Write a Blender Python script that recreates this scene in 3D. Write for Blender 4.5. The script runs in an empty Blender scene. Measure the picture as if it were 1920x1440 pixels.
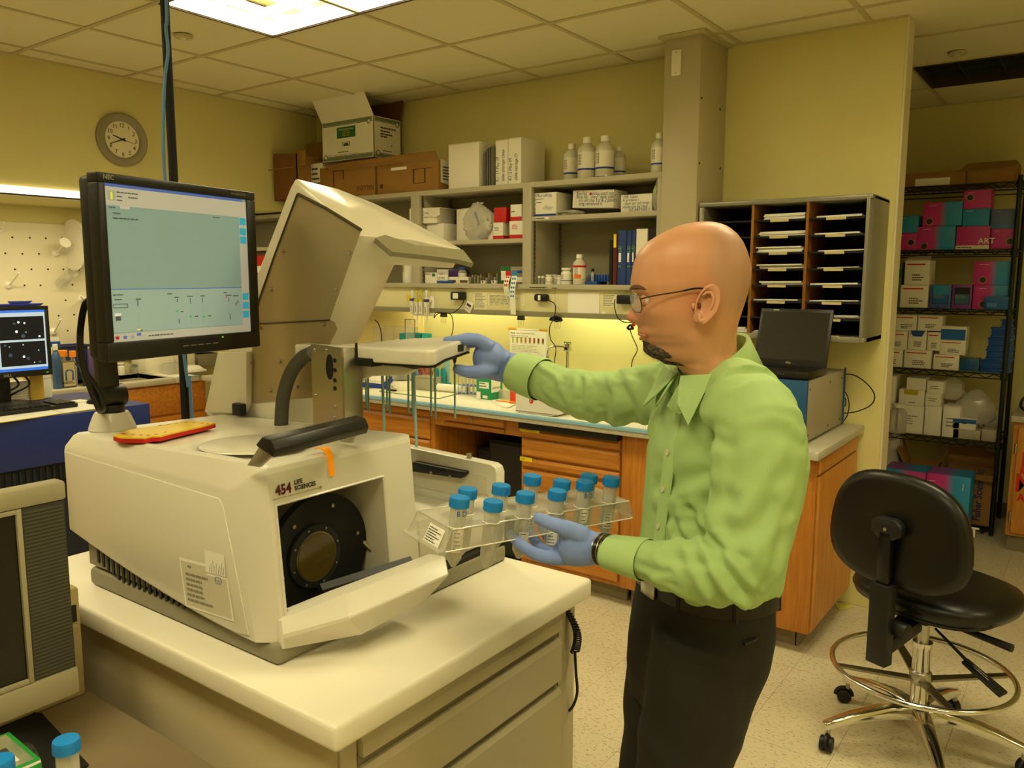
import bpy, bmesh, math, random
from mathutils import Vector as V, Matrix as MX
random.seed(4)
PI=math.pi
SC=bpy.context.scene
COL=SC.collection
# ---------------------------------------------------------------- camera
HC=1.62
F=1512.7; YAW,PITCH,ROLL=0.629,0.1312,0.003
cy_,sy_=math.cos(YAW),math.sin(YAW); cp_,sp_=math.cos(PITCH),math.sin(PITCH)
FWD=V((-sy_*cp_,cy_*cp_,-sp_)); RT=V((cy_,sy_,0)); UP=RT.cross(FWD)
RT,UP=math.cos(ROLL)*RT+math.sin(ROLL)*UP, -math.sin(ROLL)*RT+math.cos(ROLL)*UP
CAM=V((0,0,HC))
cd=bpy.data.cameras.new('camera'); cam=bpy.data.objects.new('camera',cd); COL.objects.link(cam)
cd.sensor_width=36; cd.lens=F/1920*36; cd.clip_start=0.02
cam.matrix_world=MX(((RT.x,UP.x,-FWD.x,0),(RT.y,UP.y,-FWD.y,0),(RT.z,UP.z,-FWD.z,HC),(0,0,0,1)))
SC.camera=cam
# ---------------------------------------------------------------- exposure, world, lamps
vs=SC.view_settings; vs.view_transform='Standard'; vs.look='None'; vs.gamma=1; vs.use_curve_mapping=False
vs.exposure=0.0
w=bpy.data.worlds.new('world'); SC.world=w; w.use_nodes=True
w.node_tree.nodes['Background'].inputs[0].default_value=(1,.8,.45,1)
w.node_tree.nodes['Background'].inputs[1].default_value=.05
LC=(1.0,.90,.56)
def area(name,loc,sx,sy,power,col=LC,rot=(0,0,0),spread=PI):
    l=bpy.data.lights.new(name,'AREA'); l.shape='RECTANGLE'; l.size=sx; l.size_y=sy; l.energy=power; l.color=col; l.spread=spread
    o=bpy.data.objects.new(name,l); COL.objects.link(o); o.location=loc; o.rotation_euler=rot; return o
CEIL=2.79
TX0,TY0,TS=-4.62,2.06,.6096
LIGHTS=[(-3.40,2.06),(-.96,2.06),(1.48,2.06),(-3.40,-.38),(-.96,-.38),(1.48,-.38)]
LPOW=[31,36,26,33,33,33]
for (x,y),p in zip(LIGHTS,LPOW):
    area('ceiling_lamp',(x+TS,y+TS/2,CEIL+.07),1.16,.55,p)
area('shelf_lamp',(-3.35,3.98,1.525),.95,.05,3.0,(1,.90,.46))
area('shelf_lamp',(-2.25,3.98,1.525),.75,.05,3.0,(.94,.96,.50))
area('soffit_lamp',(-5.03,1.9,2.075),.10,2.6,22,(1,.86,.50))
# ---------------------------------------------------------------- helpers
def ray(px,py): return (RT*((px-960)/F)-UP*((py-720)/F)+FWD)
def PX(px,py,X): d=ray(px,py); return CAM+d*(X/d.x)
def PY(px,py,Y): d=ray(px,py); return CAM+d*(Y/d.y)
def PZ(px,py,Z): d=ray(px,py); return CAM+d*((Z-HC)/d.z)
def PD(px,py,D): return CAM+ray(px,py)*D            # point at camera depth D
def PN(px,py,P,N): d=ray(px,py); return CAM+d*((P-CAM).dot(N)/d.dot(N))
def lin(c): return tuple((x/12.92 if x<=.04045 else ((x+.055)/1.055)**2.4) for x in c)
def rgb(s):
    s=s.lstrip('#'); return lin(tuple(int(s[i:i+2],16)/255 for i in (0,2,4)))
MATS={}
def mat(name,hexc,rough=.5,metal=0,var=None,bump=None,trans=0,emit=0,ior=1.45,coat=0,alpha=1,coords='Object',vscale=(1,1,1),ecol=None,spec=None):
    if name in MATS: return MATS[name]
    m=bpy.data.materials.new(name); m.use_nodes=True; nt=m.node_tree; b=nt.nodes['Principled BSDF']
    c=rgb(hexc) if isinstance(hexc,str) else hexc
    b.inputs['Base Color'].default_value=(*c,1); b.inputs['Roughness'].default_value=rough; b.inputs['Metallic'].default_value=metal
    b.inputs['Transmission Weight'].default_value=trans; b.inputs['IOR'].default_value=ior; b.inputs['Coat Weight'].default_value=coat
    b.inputs['Alpha'].default_value=alpha
    if spec is not None: b.inputs['Specular IOR Level'].default_value=spec
    if emit: b.inputs['Emission Color'].default_value=(*(rgb(ecol) if ecol else c),1); b.inputs['Emission Strength'].default_value=emit
    if var or bump:
        tc=nt.nodes.new('ShaderNodeTexCoord'); mp=nt.nodes.new('ShaderNodeMapping'); mp.inputs['Scale'].default_value=vscale
        nt.links.new(tc.outputs[coords],mp.inputs[0])
    if var:
        sc,hex2,amt=var[:3]
        n=nt.nodes.new('ShaderNodeTexNoise'); n.inputs['Scale'].default_value=sc; n.inputs['Detail'].default_value=5
        r=nt.nodes.new('ShaderNodeValToRGB'); r.color_ramp.elements[0].position=.5-amt; r.color_ramp.elements[1].position=.5+amt
        r.color_ramp.elements[0].color=(*c,1); r.color_ramp.elements[1].color=(*rgb(hex2),1)
        nt.links.new(mp.outputs[0],n.inputs['Vector']); nt.links.new(n.outputs['Fac'],r.inputs[0]); nt.links.new(r.outputs[0],b.inputs['Base Color'])
    if bump:
        n2=nt.nodes.new('ShaderNodeTexNoise'); n2.inputs['Scale'].default_value=bump[0]; n2.inputs['Detail'].default_value=3
        bp=nt.nodes.new('ShaderNodeBump'); bp.inputs['Strength'].default_value=bump[1]; bp.inputs['Distance'].default_value=bump[2] if len(bump)>2 else .01
        nt.links.new(mp.outputs[0],n2.inputs['Vector']); nt.links.new(n2.outputs['Fac'],bp.inputs['Height']); nt.links.new(bp.outputs[0],b.inputs['Normal'])
    MATS[name]=m; return m
def wood(name,c1,c2,axis):
    if name in MATS: return MATS[name]
    m=mat(name,c1,.38); nt=m.node_tree; b=nt.nodes['Principled BSDF']
    g=nt.nodes.new('ShaderNodeNewGeometry'); mp=nt.nodes.new('ShaderNodeMapping')
    s=[28,28,28]; s[axis]=1.6; mp.inputs['Scale'].default_value=s
    n=nt.nodes.new('ShaderNodeTexNoise'); n.inputs['Scale'].default_value=2.2; n.inputs['Detail'].default_value=7; n.inputs['Distortion'].default_value=.35
    n2=nt.nodes.new('ShaderNodeTexNoise'); n2.inputs['Scale'].default_value=6; n2.inputs['Detail'].default_value=8
    mp2=nt.nodes.new('ShaderNodeMapping'); s=[60,60,60]; s[axis]=2; mp2.inputs['Scale'].default_value=s
    mx=nt.nodes.new('ShaderNodeMath'); mx.operation='MULTIPLY_ADD'; mx.inputs[1].default_value=.5
    r=nt.nodes.new('ShaderNodeValToRGB'); r.color_ramp.elements[0].position=.45; r.color_ramp.elements[1].position=1.0
    r.color_ramp.elements[0].color=(*rgb(c1),1); r.color_ramp.elements[1].color=(*rgb(c2),1)
    L=nt.links.new
    L(g.outputs['Position'],mp.inputs[0]); L(g.outputs['Position'],mp2.inputs[0]); L(mp.outputs[0],n.inputs['Vector']); L(mp2.outputs[0],n2.inputs['Vector'])
    L(n2.outputs['Fac'],mx.inputs[0]); L(n.outputs['Fac'],mx.inputs[2]); L(mx.outputs[0],r.inputs[0]); L(r.outputs[0],b.inputs['Base Color'])
    return m
def clear(name,hexc,tr,rough=.1,tint='#ffffff'):
    if name in MATS: return MATS[name]
    m=mat(name,hexc,rough); nt=m.node_tree; b=nt.nodes['Principled BSDF']; out=nt.nodes['Material Output']
    t=nt.nodes.new('ShaderNodeBsdfTransparent'); t.inputs[0].default_value=(*rgb(tint),1); mx=nt.nodes.new('ShaderNodeMixShader')
    lw=nt.nodes.new('ShaderNodeLayerWeight'); lw.inputs[0].default_value=.35; mr=nt.nodes.new('ShaderNodeMapRange'); mr.inputs['To Min'].default_value=1-tr; mr.inputs['To Max'].default_value=min(1,1-tr+.45)
    L=nt.links.new; L(lw.outputs['Facing'],mr.inputs[0]); L(mr.outputs[0],mx.inputs[0]); L(t.outputs[0],mx.inputs[1]); L(b.outputs[0],mx.inputs[2]); L(mx.outputs[0],out.inputs[0]); return m
class G:
    def __init__(s): s.v=[]; s.f=[]; s.m=None
    def add(s,vs,fs):
        n=len(s.v)
        s.v+= [(s.m@V(p) if s.m else V(p)) for p in vs]; s.f+=[tuple(n+i for i in f) for f in fs]; return s
    def box(s,x0,x1,y0,y1,z0,z1):
        return s.add([(x0,y0,z0),(x1,y0,z0),(x1,y1,z0),(x0,y1,z0),(x0,y0,z1),(x1,y0,z1),(x1,y1,z1),(x0,y1,z1)],
            [(3,2,1,0),(4,5,6,7),(0,1,5,4),(1,2,6,5),(2,3,7,6),(3,0,4,7)])
    def cb(s,c,d): return s.box(c[0]-d[0]/2,c[0]+d[0]/2,c[1]-d[1]/2,c[1]+d[1]/2,c[2]-d[2]/2,c[2]+d[2]/2)
    def hexa(s,b,t): return s.add(list(b)+list(t),[(3,2,1,0),(4,5,6,7),(0,1,5,4),(1,2,6,5),(2,3,7,6),(3,0,4,7)])
    def quad(s,*p): return s.add(p,[tuple(range(len(p)))])
    def rings(s,rs,c0=True,c1=True,closed=True):
        n=len(rs[0]); vs=[p for r in rs for p in r]; fs=[]
        for i in range(len(rs)-1):
            for j in range(n if closed else n-1):
                k=(j+1)%n; fs.append((i*n+j,i*n+k,(i+1)*n+k,(i+1)*n+j))
        if c0: fs.append(tuple(reversed(range(n))))
        if c1: fs.append(tuple((len(rs)-1)*n+j for j in range(n)))
        return s.add(vs,fs)
    def tube(s,pts,r,n=8,caps=True,rb=None,closed=False):
        pts=[V(p) for p in pts]; N=len(pts); rr=r if isinstance(r,(list,tuple)) else [r]*N
        rs=[]; ref=None
        for i,p in enumerate(pts):
            if closed: t=pts[(i+1)%N]-pts[i-1]
            else: t=pts[min(i+1,N-1)]-pts[max(i-1,0)]
            if t.length<1e-9: t=V((0,0,1))
            t.normalize()
            if ref is None: ref=V((0,0,1)) if abs(t.z)<.9 else V((1,0,0))
            u=(ref-t*ref.dot(t)); u.normalize(); w_=t.cross(u); ref=u
            q=rr[i]; q2=q if rb is None else q*rb
            rs.append([p+u*(q*math.cos(2*PI*j/n))+w_*(q2*math.sin(2*PI*j/n)) for j in range(n)])
        if closed: rs.append(rs[0]); caps=False
        return s.rings(rs,caps,caps)
    def cyl(s,p,q,r,r2=None,n=16): return s.tube([p,q],[r,r if r2 is None else r2],n)
    def lathe(s,prof,c=(0,0,0),n=20,caps=True):
        c=V(c); rs=[[c+V((r*math.cos(2*PI*j/n),r*math.sin(2*PI*j/n),z)) for j in range(n)] for r,z in prof]
        return s.rings(rs,caps,caps)
    def sph(s,c,r,n=12,m=8):
        r=r if isinstance(r,(list,tuple)) else (r,r,r)
        rs=[]
        for i in range(1,m):
            a=-PI/2+PI*i/m; rs.append([(c[0]+r[0]*math.cos(a)*math.cos(2*PI*j/n),c[1]+r[1]*math.cos(a)*math.sin(2*PI*j/n),c[2]+r[2]*math.sin(a)) for j in range(n)])
        return s.rings(rs)
    def prism(s,poly,o,ux,uy,uz):   # polygon in (ux,uy) from o, extruded by vector uz
        o,ux,uy,uz=V(o),V(ux),V(uy),V(uz); n=len(poly)
        a=[o+ux*p[0]+uy*p[1] for p in poly]; b=[p+uz for p in a]
        return s.rings([a,b])
    def obj(s,name,m,par=None,bev=0,sharp=40,local=False,label=None,cat=None,group=None,seg=2,smooth=True,fix=True):
        off=V((0,0,0))
        if par is not None and not local: off=V(par['_o'])
        if par is None and s.v:
            xs=[p.x for p in s.v]; ys=[p.y for p in s.v]; zs=[p.z for p in s.v]
            off=V(((min(xs)+max(xs))/2,(min(ys)+max(ys))/2,min(zs)))
        me=bpy.data.meshes.new(name); me.from_pydata([p-off for p in s.v],[],s.f)
        if bev or fix:
            bm=bmesh.new(); bm.from_mesh(me)
            if fix: bmesh.ops.recalc_face_normals(bm,faces=bm.faces)
            if bev:
                es=[e for e in bm.edges if len(e.link_faces)==2 and e.calc_face_angle(0)>.6]
                bmesh.ops.bevel(bm,geom=es,offset=bev,segments=seg,profile=.5,affect='EDGES',clamp_overlap=True)
            bm.to_mesh(me); bm.free()
        if smooth:
            me.shade_smooth(); me.set_sharp_from_angle(angle=math.radians(sharp))
        if isinstance(m,(list,tuple)): [me.materials.append(k) for k in m]
        else: me.materials.append(m)
        o=bpy.data.objects.new(name,me); COL.objects.link(o)
        o['_o']=list(off)
        if par is not None:
            o.parent=par; o.location=(0,0,0); o['_o']=par['_o'] if not local else [0,0,0]
        else: o.location=off
        if label: o['label']=label
        if cat: o['category']=cat
        if group: o['group']=group
        return o
def thing(name,label,cat,loc=(0,0,0),group=None,rz=0):
    o=bpy.data.objects.new(name,None); COL.objects.link(o); o.location=loc; o.rotation_euler=(0,0,rz); o.empty_display_size=.05
    o['label']=label; o['category']=cat; o['_o']=list(loc)
    if group: o['group']=group
    return o
def struct(o): o['kind']='structure'; return o
def stuff(o): o['kind']='stuff'; return o
def dup(root,loc,rz=0,label=None,group=None):
    def cp(o,p):
        c=o.copy(); COL.objects.link(c)
        if p is not None: c.parent=p
        for ch in list(o.children): cp(ch,c)
        return c
    r=cp(root,None); r.location=loc; r.rotation_euler=(0,0,rz)
    if label: r['label']=label
    if group: r['group']=group
    return r
def text(s,size,o,ux,uy,m,par,name='lettering',align='LEFT',sx=1,bold=0,local=False):
    c=bpy.data.curves.new('t','FONT'); c.body=s; c.size=size; c.align_x=align; c.resolution_u=2; c.offset=bold
    t=bpy.data.objects.new('t',c); COL.objects.link(t)
    bpy.context.view_layer.update()
    me=bpy.data.meshes.new_from_object(t.evaluated_get(bpy.context.evaluated_depsgraph_get()))
    bpy.data.objects.remove(t); bpy.data.curves.remove(c)
    ux=V(ux).normalized(); uy=V(uy).normalized(); o=V(o); uz=ux.cross(uy)
    off=V((0,0,0)) if (par is None or local) else V(par['_o'])
    for v in me.vertices: v.co=o+ux*(v.co.x*sx)+uy*v.co.y+uz*.0006-off
    me.name=name; me.materials.clear(); me.materials.append(m)
    ob=bpy.data.objects.new(name,me); COL.objects.link(ob); ob.parent=par; ob['_o']=par['_o'] if par is not None else [0,0,0]
    return ob
def lines(par,o,ux,uy,w_,h_,n,m,name='printed_lines',fill=.45,seed=1,words=True,local=False):
    rd=random.Random(seed); g=G(); ux=V(ux).normalized(); uy=V(uy).normalized(); o=V(o); uz=ux.cross(uy)*.0006
    for i in range(n):
        y1=h_*(1-(i+.2)/n); y0=y1-h_/n*fill; x=0; xe=w_*rd.uniform(.6,1)
        while x<xe-.002:
            l=w_*rd.uniform(.08,.2) if words else xe
            e=min(x+l,xe); g.quad(o+ux*x+uy*y0+uz,o+ux*e+uy*y0+uz,o+ux*e+uy*y1+uz,o+ux*x+uy*y1+uz); x=e+w_*.025
    return g.obj(name,m,par,fix=False,local=local)
def patch(par,name,m,o,ux,uy,w_,h_,local=False,d=.0005):
    ux=V(ux).normalized(); uy=V(uy).normalized(); o=V(o)+ux.cross(uy)*d
    return G().quad(o,o+ux*w_,o+ux*w_+uy*h_,o+uy*h_).obj(name,m,par,fix=False,local=local)
EX,EY,EZ=V((1,0,0)),V((0,1,0)),V((0,0,1))
def bez(pts,n=8):
    # Catmull-Rom through points
    pts=[V(p) for p in pts]; out=[]
    P=[pts[0]*2-pts[1]]+pts+[pts[-1]*2-pts[-2]]
    for i in range(1,len(P)-2):
        a,b,c,d=P[i-1:i+3]
        for k in range(n):
            t=k/n; out.append(.5*((2*b)+(c-a)*t+(2*a-5*b+4*c-d)*t*t+(3*b-a-3*c+d)*t**3))
    out.append(pts[-1]); return out
# ---------------------------------------------------------------- common materials
wallm=mat('wall_paint','#ded494',.85,var=(3,'#d9cf90',.3),bump=(120,.08,.002))
ceilm=mat('ceiling_tile_white','#e4dcb4',.9,bump=(180,.25,.003),coords='Object')
teem=mat('tee_white','#c5b98a',.6)
greyl=mat('shelf_grey','#b5ae95',.5)
greyd=mat('grey_dark','#6d695c',.55)
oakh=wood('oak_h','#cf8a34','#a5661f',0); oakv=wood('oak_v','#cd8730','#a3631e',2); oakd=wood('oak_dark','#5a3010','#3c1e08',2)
oaky=wood('oak_side','#d8963f','#b3722b',2)
white=mat('white_card','#efeadb',.7); cream=mat('cream_plastic','#e9e3cc',.4); wplas=mat('white_plastic','#f0ecdf',.35)
black=mat('black_plastic','#141414',.45); blackm=mat('black_matt','#0c0c0c',.7); dgrey=mat('charcoal','#2a2a28',.5)
steel=mat('brushed_steel','#b9b5a8',.32,1,bump=(60,.05,.002),vscale=(1,1,14)); chrome=mat('chrome','#d8d6cf',.12,1)
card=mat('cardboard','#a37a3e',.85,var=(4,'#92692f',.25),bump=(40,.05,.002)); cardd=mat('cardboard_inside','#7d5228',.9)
red=mat('red_print','#c8221a',.5); green=mat('green_print','#1d6b3a',.5); blue=mat('blue_plastic','#1f4ea0',.4); ink=mat('ink','#2b2a30',.7)
capb=mat('cap_blue','#1c86d6',.35); clearp=clear('clear_plastic','#dedbcd',.68); glassm=clear('clear_acrylic','#dcd9cc',.86,.04)
yellow=mat('yellow_tape','#efd31c',.5); orange=mat('orange_label','#f07a1a',.5); navy=mat('navy_paint','#20306a',.5)
paper=mat('paper','#f3efe2',.8); cordm=mat('black_cord','#0e0e0e',.5)
# ---------------------------------------------------------------- room shell
floorm=mat('floor_vinyl','#cfc4a4',.32,coords='Object')
nt=floorm.node_tree; b=nt.nodes['Principled BSDF']; L=nt.links.new
g_=nt.nodes.new('ShaderNodeNewGeometry'); mp=nt.nodes.new('ShaderNodeMapping'); mp.inputs['Scale'].default_value=(1,2.4,1); mp.inputs['Rotation'].default_value=(0,0,.5)
n1=nt.nodes.new('ShaderNodeTexNoise'); n1.inputs['Scale'].default_value=55; n1.inputs['Detail'].default_value=4
r1=nt.nodes.new('ShaderNodeValToRGB'); r1.color_ramp.elements[0].position=.34; r1.color_ramp.elements[1].position=.43
r1.color_ramp.elements[0].color=(*rgb('#a39670'),1); r1.color_ramp.elements[1].color=(*rgb('#dcd1b0'),1)
n2=nt.nodes.new('ShaderNodeTexNoise'); n2.inputs['Scale'].default_value=2.0
mxx=nt.nodes.new('ShaderNodeMix'); mxx.data_type='RGBA'; mxx.blend_type='MULTIPLY'; mxx.inputs[0].default_value=.22
L(g_.outputs['Position'],mp.inputs[0]); L(mp.outputs[0],n1.inputs['Vector']); L(g_.outputs['Position'],n2.inputs['Vector']); L(n1.outputs['Fac'],r1.inputs[0])
L(r1.outputs[0],mxx.inputs[6]); L(n2.outputs['Fac'],mxx.inputs[7]); L(mxx.outputs[2],b.inputs['Base Color'])
seam=mat('floor_seam','#9b9070',.7)
fl=struct(G().box(-5.9,3.1,-3.1,6.5,-.06,-.003).obj('floor',seam))
tm=G().box(-.1518,.1518,-.1518,.1518,-.0045,0).obj('floor_tile',floorm,fl,local=True)
tm.location=(-9,-9,0); first=True
XF0,YF0=-2.45,1.15
far=G(); 
for i in range(13):
    for j in range(18):
        x=XF0+(i+.5)*.3048-fl.location.x; y=YF0+(j+.5)*.3048-fl.location.y
        o=tm if first else tm.copy()
        if not first: COL.objects.link(o)
        first=False; o.location=(x,y,-fl.location.z)
X1=XF0+13*.3048; Y1=YF0+18*.3048
for a in ((-5.9,XF0,-3.1,6.5),(X1,3.1,-3.1,6.5),(XF0,X1,-3.1,YF0),(XF0,X1,Y1,6.5)): far.box(a[0],a[1],a[2],a[3],-.0045,0)
far.obj('floor_border',floorm,fl)
BW=4.13
wb=struct(G().box(-5.95,-.81,BW,BW+.13,0,CEIL+.1).obj('wall_back',wallm,bev=.004))
struct(G().box(-5.95,-5.82,-.5,BW,0,CEIL).obj('wall_left',wallm))
struct(G().box(-5.82,-4.8,-.5,BW,2.085,CEIL).obj('trim_1',wallm))           # bulkhead over the sink recess
struct(G().box(-5.95,-4.8,-3.1,-.5,0,CEIL).obj('wall_left_front',wallm))
struct(G().box(3.0,3.1,-3.1,6.5,0,CEIL).obj('wall_right',wallm))
struct(G().box(-4.8,3.0,-3.1,-3.0,0,CEIL).obj('wall_front',wallm))
struct(G().box(-2.0,3.0,6.33,6.45,0,CEIL).obj('wall_alcove_back',wallm))
struct(G().box(-2.1,-1.98,BW+.13,6.33,0,CEIL).obj('wall_alcove_left',wallm))
ceil=struct(G().box(-5.95,3.1,-3.1,6.5,CEIL+.13,CEIL+.2).obj('ceiling',teem))
cz=ceil.location.z
# tiles and grid
holes=set()
for (x,y) in LIGHTS+[(-.96,TY0+5*TS)]:
    for k in (0,1): holes.add((round((x+k*TS-TX0)/TS),round((y-TY0)/TS)))
tile=None
for i in range(-1,13):
    for j in range(-9,8):
        if (i,j) in holes: continue
        x=TX0+i*TS+TS/2; y=TY0+j*TS+TS/2
        if x>3.2 or y>6.6 or x<-5.2: continue
        if tile is None:
            tile=G().box(-TS/2+.006,TS/2-.006,-TS/2+.006,TS/2-.006,0,.016).obj('ceiling_tile',ceilm,ceil,local=True); o=tile
        else: o=tile.copy(); COL.objects.link(o)
        o.location=(x-ceil.location.x,y-ceil.location.y,CEIL+.004-cz)
for i in range(-1,14):
    x=TX0+i*TS
    if -4.85<x<3: G().box(x-.012,x+.012,-3.05,6.4,CEIL-.001,CEIL+.006).obj('grid_bar',teem,ceil)
for j in range(-8,8):
    y=TY0+j*TS
    if -3<y<6.4: G().box(-5,3.05,y-.012,y+.012,CEIL-.0015,CEIL+.006).obj('grid_bar',teem,ceil)
# wall angle moulding
for a in ((-4.8,-.81,BW-.022,BW),(-4.8,-4.778,-3,BW),(-1.98,3,6.308,6.33)): G().box(a[0],a[1],a[2],a[3],CEIL-.003,CEIL+.004).obj('wall_angle',teem,ceil)
# column with blank outlet plate
col=struct(G().box(-1.835,-1.645,3.79,BW,0,CEIL).obj('trim_2',mat('column_metal','#b9ae8e',.45),bev=.004))
G().box(-1.86,-1.62,3.765,BW,CEIL-.012,CEIL+.002).obj('trim_3',teem)['kind']='structure'
pl=G().box(-1.795,-1.745,3.782,3.79,2.60,2.72).obj('blank_plate',cream,col,bev=.002)
for z in (2.612,2.708): G().cyl((-1.77,3.7825,z),(-1.77,3.780,z),.004,n=8).obj('screw',steel,col)
for px_,py_ in ((1311,182),(1307,305),(1350,205),(1350,316)):
    p=PX(px_,py_,-1.645); p.x=-1.645
    G().cyl((p.x-.002,min(max(p.y,3.81),4.1),p.z),(p.x+.003,min(max(p.y,3.81),4.1),p.z),.006,n=8).obj('screw',dgrey,col)
struct(G().box(-.81,-.80,BW+.0,BW+.13,0,CEIL-.001).obj('trim_4',mat('wall_end_bright','#e0d6b4',.5)))  # wall's bright end face; its brightness is put into a paler colour
for nm,a in (('baseboard_back',(-.81-.0,-.795,BW,BW+.14,0,.1)),('baseboard_alcove',(-1.98,3,6.32,6.33,0,.1))):
    struct(G().box(*a).obj(nm,mat('cove_base','#6b624d',.6)))
# troffers
rimm=mat('troffer_rim','#3a2c22',.6); cellm=mat('louvre','#f3eeda',.25,metal=.0)
def troffer(x,y,label,lit=True):
    t=thing('ceiling_light',label,'light',(x+TS,y+TS/2,CEIL),group=None)
    w2,h2=TS-.004,TS/2-.004
    g=G()
    for a in ((-w2,w2,-h2,-h2+.012),(-w2,w2,h2-.012,h2),(-w2,-w2+.012,-h2,h2),(w2-.012,w2,-h2,h2)): g.box(a[0],a[1],a[2],a[3],-.006,.02)
    g.obj('frame',rimm,t,local=True)
    g=G(); W=w2-.012; H=h2-.012
    for a in ((-W,W,-H,-H+.004),(-W,W,H-.004,H),(-W,-W+.004,-H,H),(W-.004,W,-H,H)): g.box(a[0],a[1],a[2],a[3],.0,.12)
    if not lit: g.box(-W,W,-H,H,.115,.12)
    g.obj('housing',white if lit else rimm,t,local=True)
    for k in range(1,6):
        xx=-W+2*W*k/6; G().box(xx-.002,xx+.002,-H+.004,H-.004,.004,.045).obj('louvre_blade',cellm if lit else dgrey,t,local=True)
    for k in range(1,3):
        yy=-H+2*H*k/3; G().box(-W+.004,W-.004,yy-.002,yy+.002,.003,.046).obj('louvre_blade',cellm if lit else dgrey,t,local=True)
    return t
LL=['lit ceiling light with white louvres above the clock wall, the one in the photo','lit ceiling light over the aisle behind the bald man','lit ceiling light over the right end of the room',
 'lit ceiling light near the front left of the room','lit ceiling light straight above the photographer','lit ceiling light in the front right of the room']
for (x,y),l in zip(LIGHTS,LL): troffer(x,y,l)
troffer(-.96,TY0+5*TS,'unlit dark ceiling light panel before the wire shelving alcove',False)
for i,(p,l) in enumerate(((PZ(343,66,CEIL),'round white ceiling disc beside the hanging black cable'),(PZ(1795,98,CEIL),'round white ceiling disc near the alcove'))):
    t=thing('ceiling_disc',l,'sensor',(p.x,p.y,CEIL-.016)); G().lathe([(.030,0),(.042,.003),(.044,.010),(.044,.015)],n=24).obj('cover',teem,t,local=True)
    G().lathe([(.012,-.003),(.014,.001)],n=12).obj('button',cream,t,local=True)
# ================================================================ wall shelving
SF=3.80; SB=BW-.002
sh=thing('wall_shelving','grey laminate wall shelving with three open bays above the back counter','shelf',(-3.2,SF,1.5))
def sp(name,*a,m=greyl,bev=.0015): return G().box(*a).obj(name,m,sh,bev=bev)
sp('top_panel',-4.75,-1.838,SF,SB,2.122,2.150)
sp('bottom_panel',-4.75,-1.838,SF,SB,1.556,1.583)
for a,b_ in ((-4.77,-4.745),(-3.555,-3.485),(-2.695,-2.635),(-1.862,-1.837)): sp('upright',a,b_,SF+.001,SB,1.556,2.122)
sp('mid_shelf',-4.745,-3.555,SF+.004,SB-.012,1.818,1.842)
sp('mid_shelf',-3.485,-2.695,SF+.004,SB-.012,1.818,1.842)
sp('mid_shelf',-2.635,-1.862,SF+.004,SB-.012,1.935,1.960)
sp('back_panel',-4.745,-1.862,SB-.01,SB,1.583,2.122,m=mat('shelf_back','#9d967e',.6))
for xx in (-3.482,-2.632):
    for yy in (SF+.02,SB-.04):
        G().box(xx,xx+.004,yy,yy+.016,1.59,2.115).obj('pilaster_strip',steel,sh)
        g=G(); 
        for k in range(20): g.box(xx+.0035,xx+.0045,yy+.005,yy+.011,1.60+k*.025,1.608+k*.025)
        stuff(g.obj('pilaster_slots',black,sh))
for px0,py0,px1,py1 in ((1003,406,1029,412),(1116,327,1138,333),(992,537,1030,541),(1034,538,1046,542)):
    a=PY(px0,py1,SF-.0005); b2=PY(px1,py0,SF-.0005)
    patch(sh,'shelf_label',paper,a,EX,EZ,b2.x-a.x,abs(b2.z-a.z)*.9,d=-.0012)
    lines(sh,a-EY*.001+EX*.004,EX,EZ,(b2.x-a.x)*.85,abs(b2.z-a.z)*.8,1,ink,seed=int(px0))
sh2=thing('corner_shelving','grey shelving in the recessed corner under the bulkhead, left of the bays','shelf',(-5.2,SF,1.5))
for n_,a in (('top_panel',(-5.81,-4.772,SF,SB,2.045,2.07)),('mid_shelf',(-5.81,-4.79,SF,SB,1.812,1.838)),('bottom_panel',(-5.81,-4.772,SF,SB,1.556,1.583)),('upright',(-4.792,-4.772,SF,SB,1.583,2.045)),('back_panel',(-5.81,-4.792,SB-.01,SB,1.583,2.045))):
    G().box(*a).obj(n_,greyl,sh2,bev=.001)
rb=thing('red_tray','red tray on the corner shelf, just right of the big monitor','tray',(-5.10,3.86,1.583)); G().box(-5.35,-4.95,3.83,4.0,1.583,1.78).obj('body',red,rb,bev=.005); G().box(-5.33,-4.97,3.825,3.832,1.65,1.70).obj('label_strip',paper,rb)
# under-shelf rail
creamp=mat('raceway_cream','#e6dfb0',.45)
va=thing('raceway_panel','cream service panel with a grey rail hanging under the wall shelving','panel',(-3.2,3.83,1.40))
xs=[-4.745,-3.42,-2.49,-1.95,-1.838]
for i in range(4): G().box(xs[i]+.001,xs[i+1]-.001,3.83,3.845,1.427,1.556).obj('cover_panel',creamp,va,bev=.001)
G().box(-4.745,-1.838,3.822,3.86,1.398,1.427).obj('rail',mat('rail_grey','#8c8668',.5),va,bev=.002)
lampg=mat('lamp_tube','#fff3c8',.4,emit=2.2)
for x0,x1 in ((-3.83,-2.86),(-2.65,-1.86)):
    t=thing('under_shelf_light',('left' if x0<-3 else 'right')+' strip light hidden behind the cream panel under the shelving','light',((x0+x1)/2,3.98,1.53))
    G().box(x0,x1,3.94,4.02,1.535,1.555).obj('housing',white,t); 
# back wall yellow splash panel
sp_=thing('splash_panel','pale yellow board against the back wall left of the counter poster','panel',(-4.0,BW-.01,.915)); a=PY(795,640,BW-.008)
G().box(-4.75,a.x,BW-.008,BW-.001,.915,1.54).obj('board',mat('splash_yellow','#f0dd94',.6),sp_,bev=.001); sp_['_x']=1
for xx in (-4.72,a.x-.03): G().cyl((xx,BW-.010,1.5),(xx,BW-.008,1.5),.008,n=10).obj('screw_cap',steel,sp_)
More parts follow.
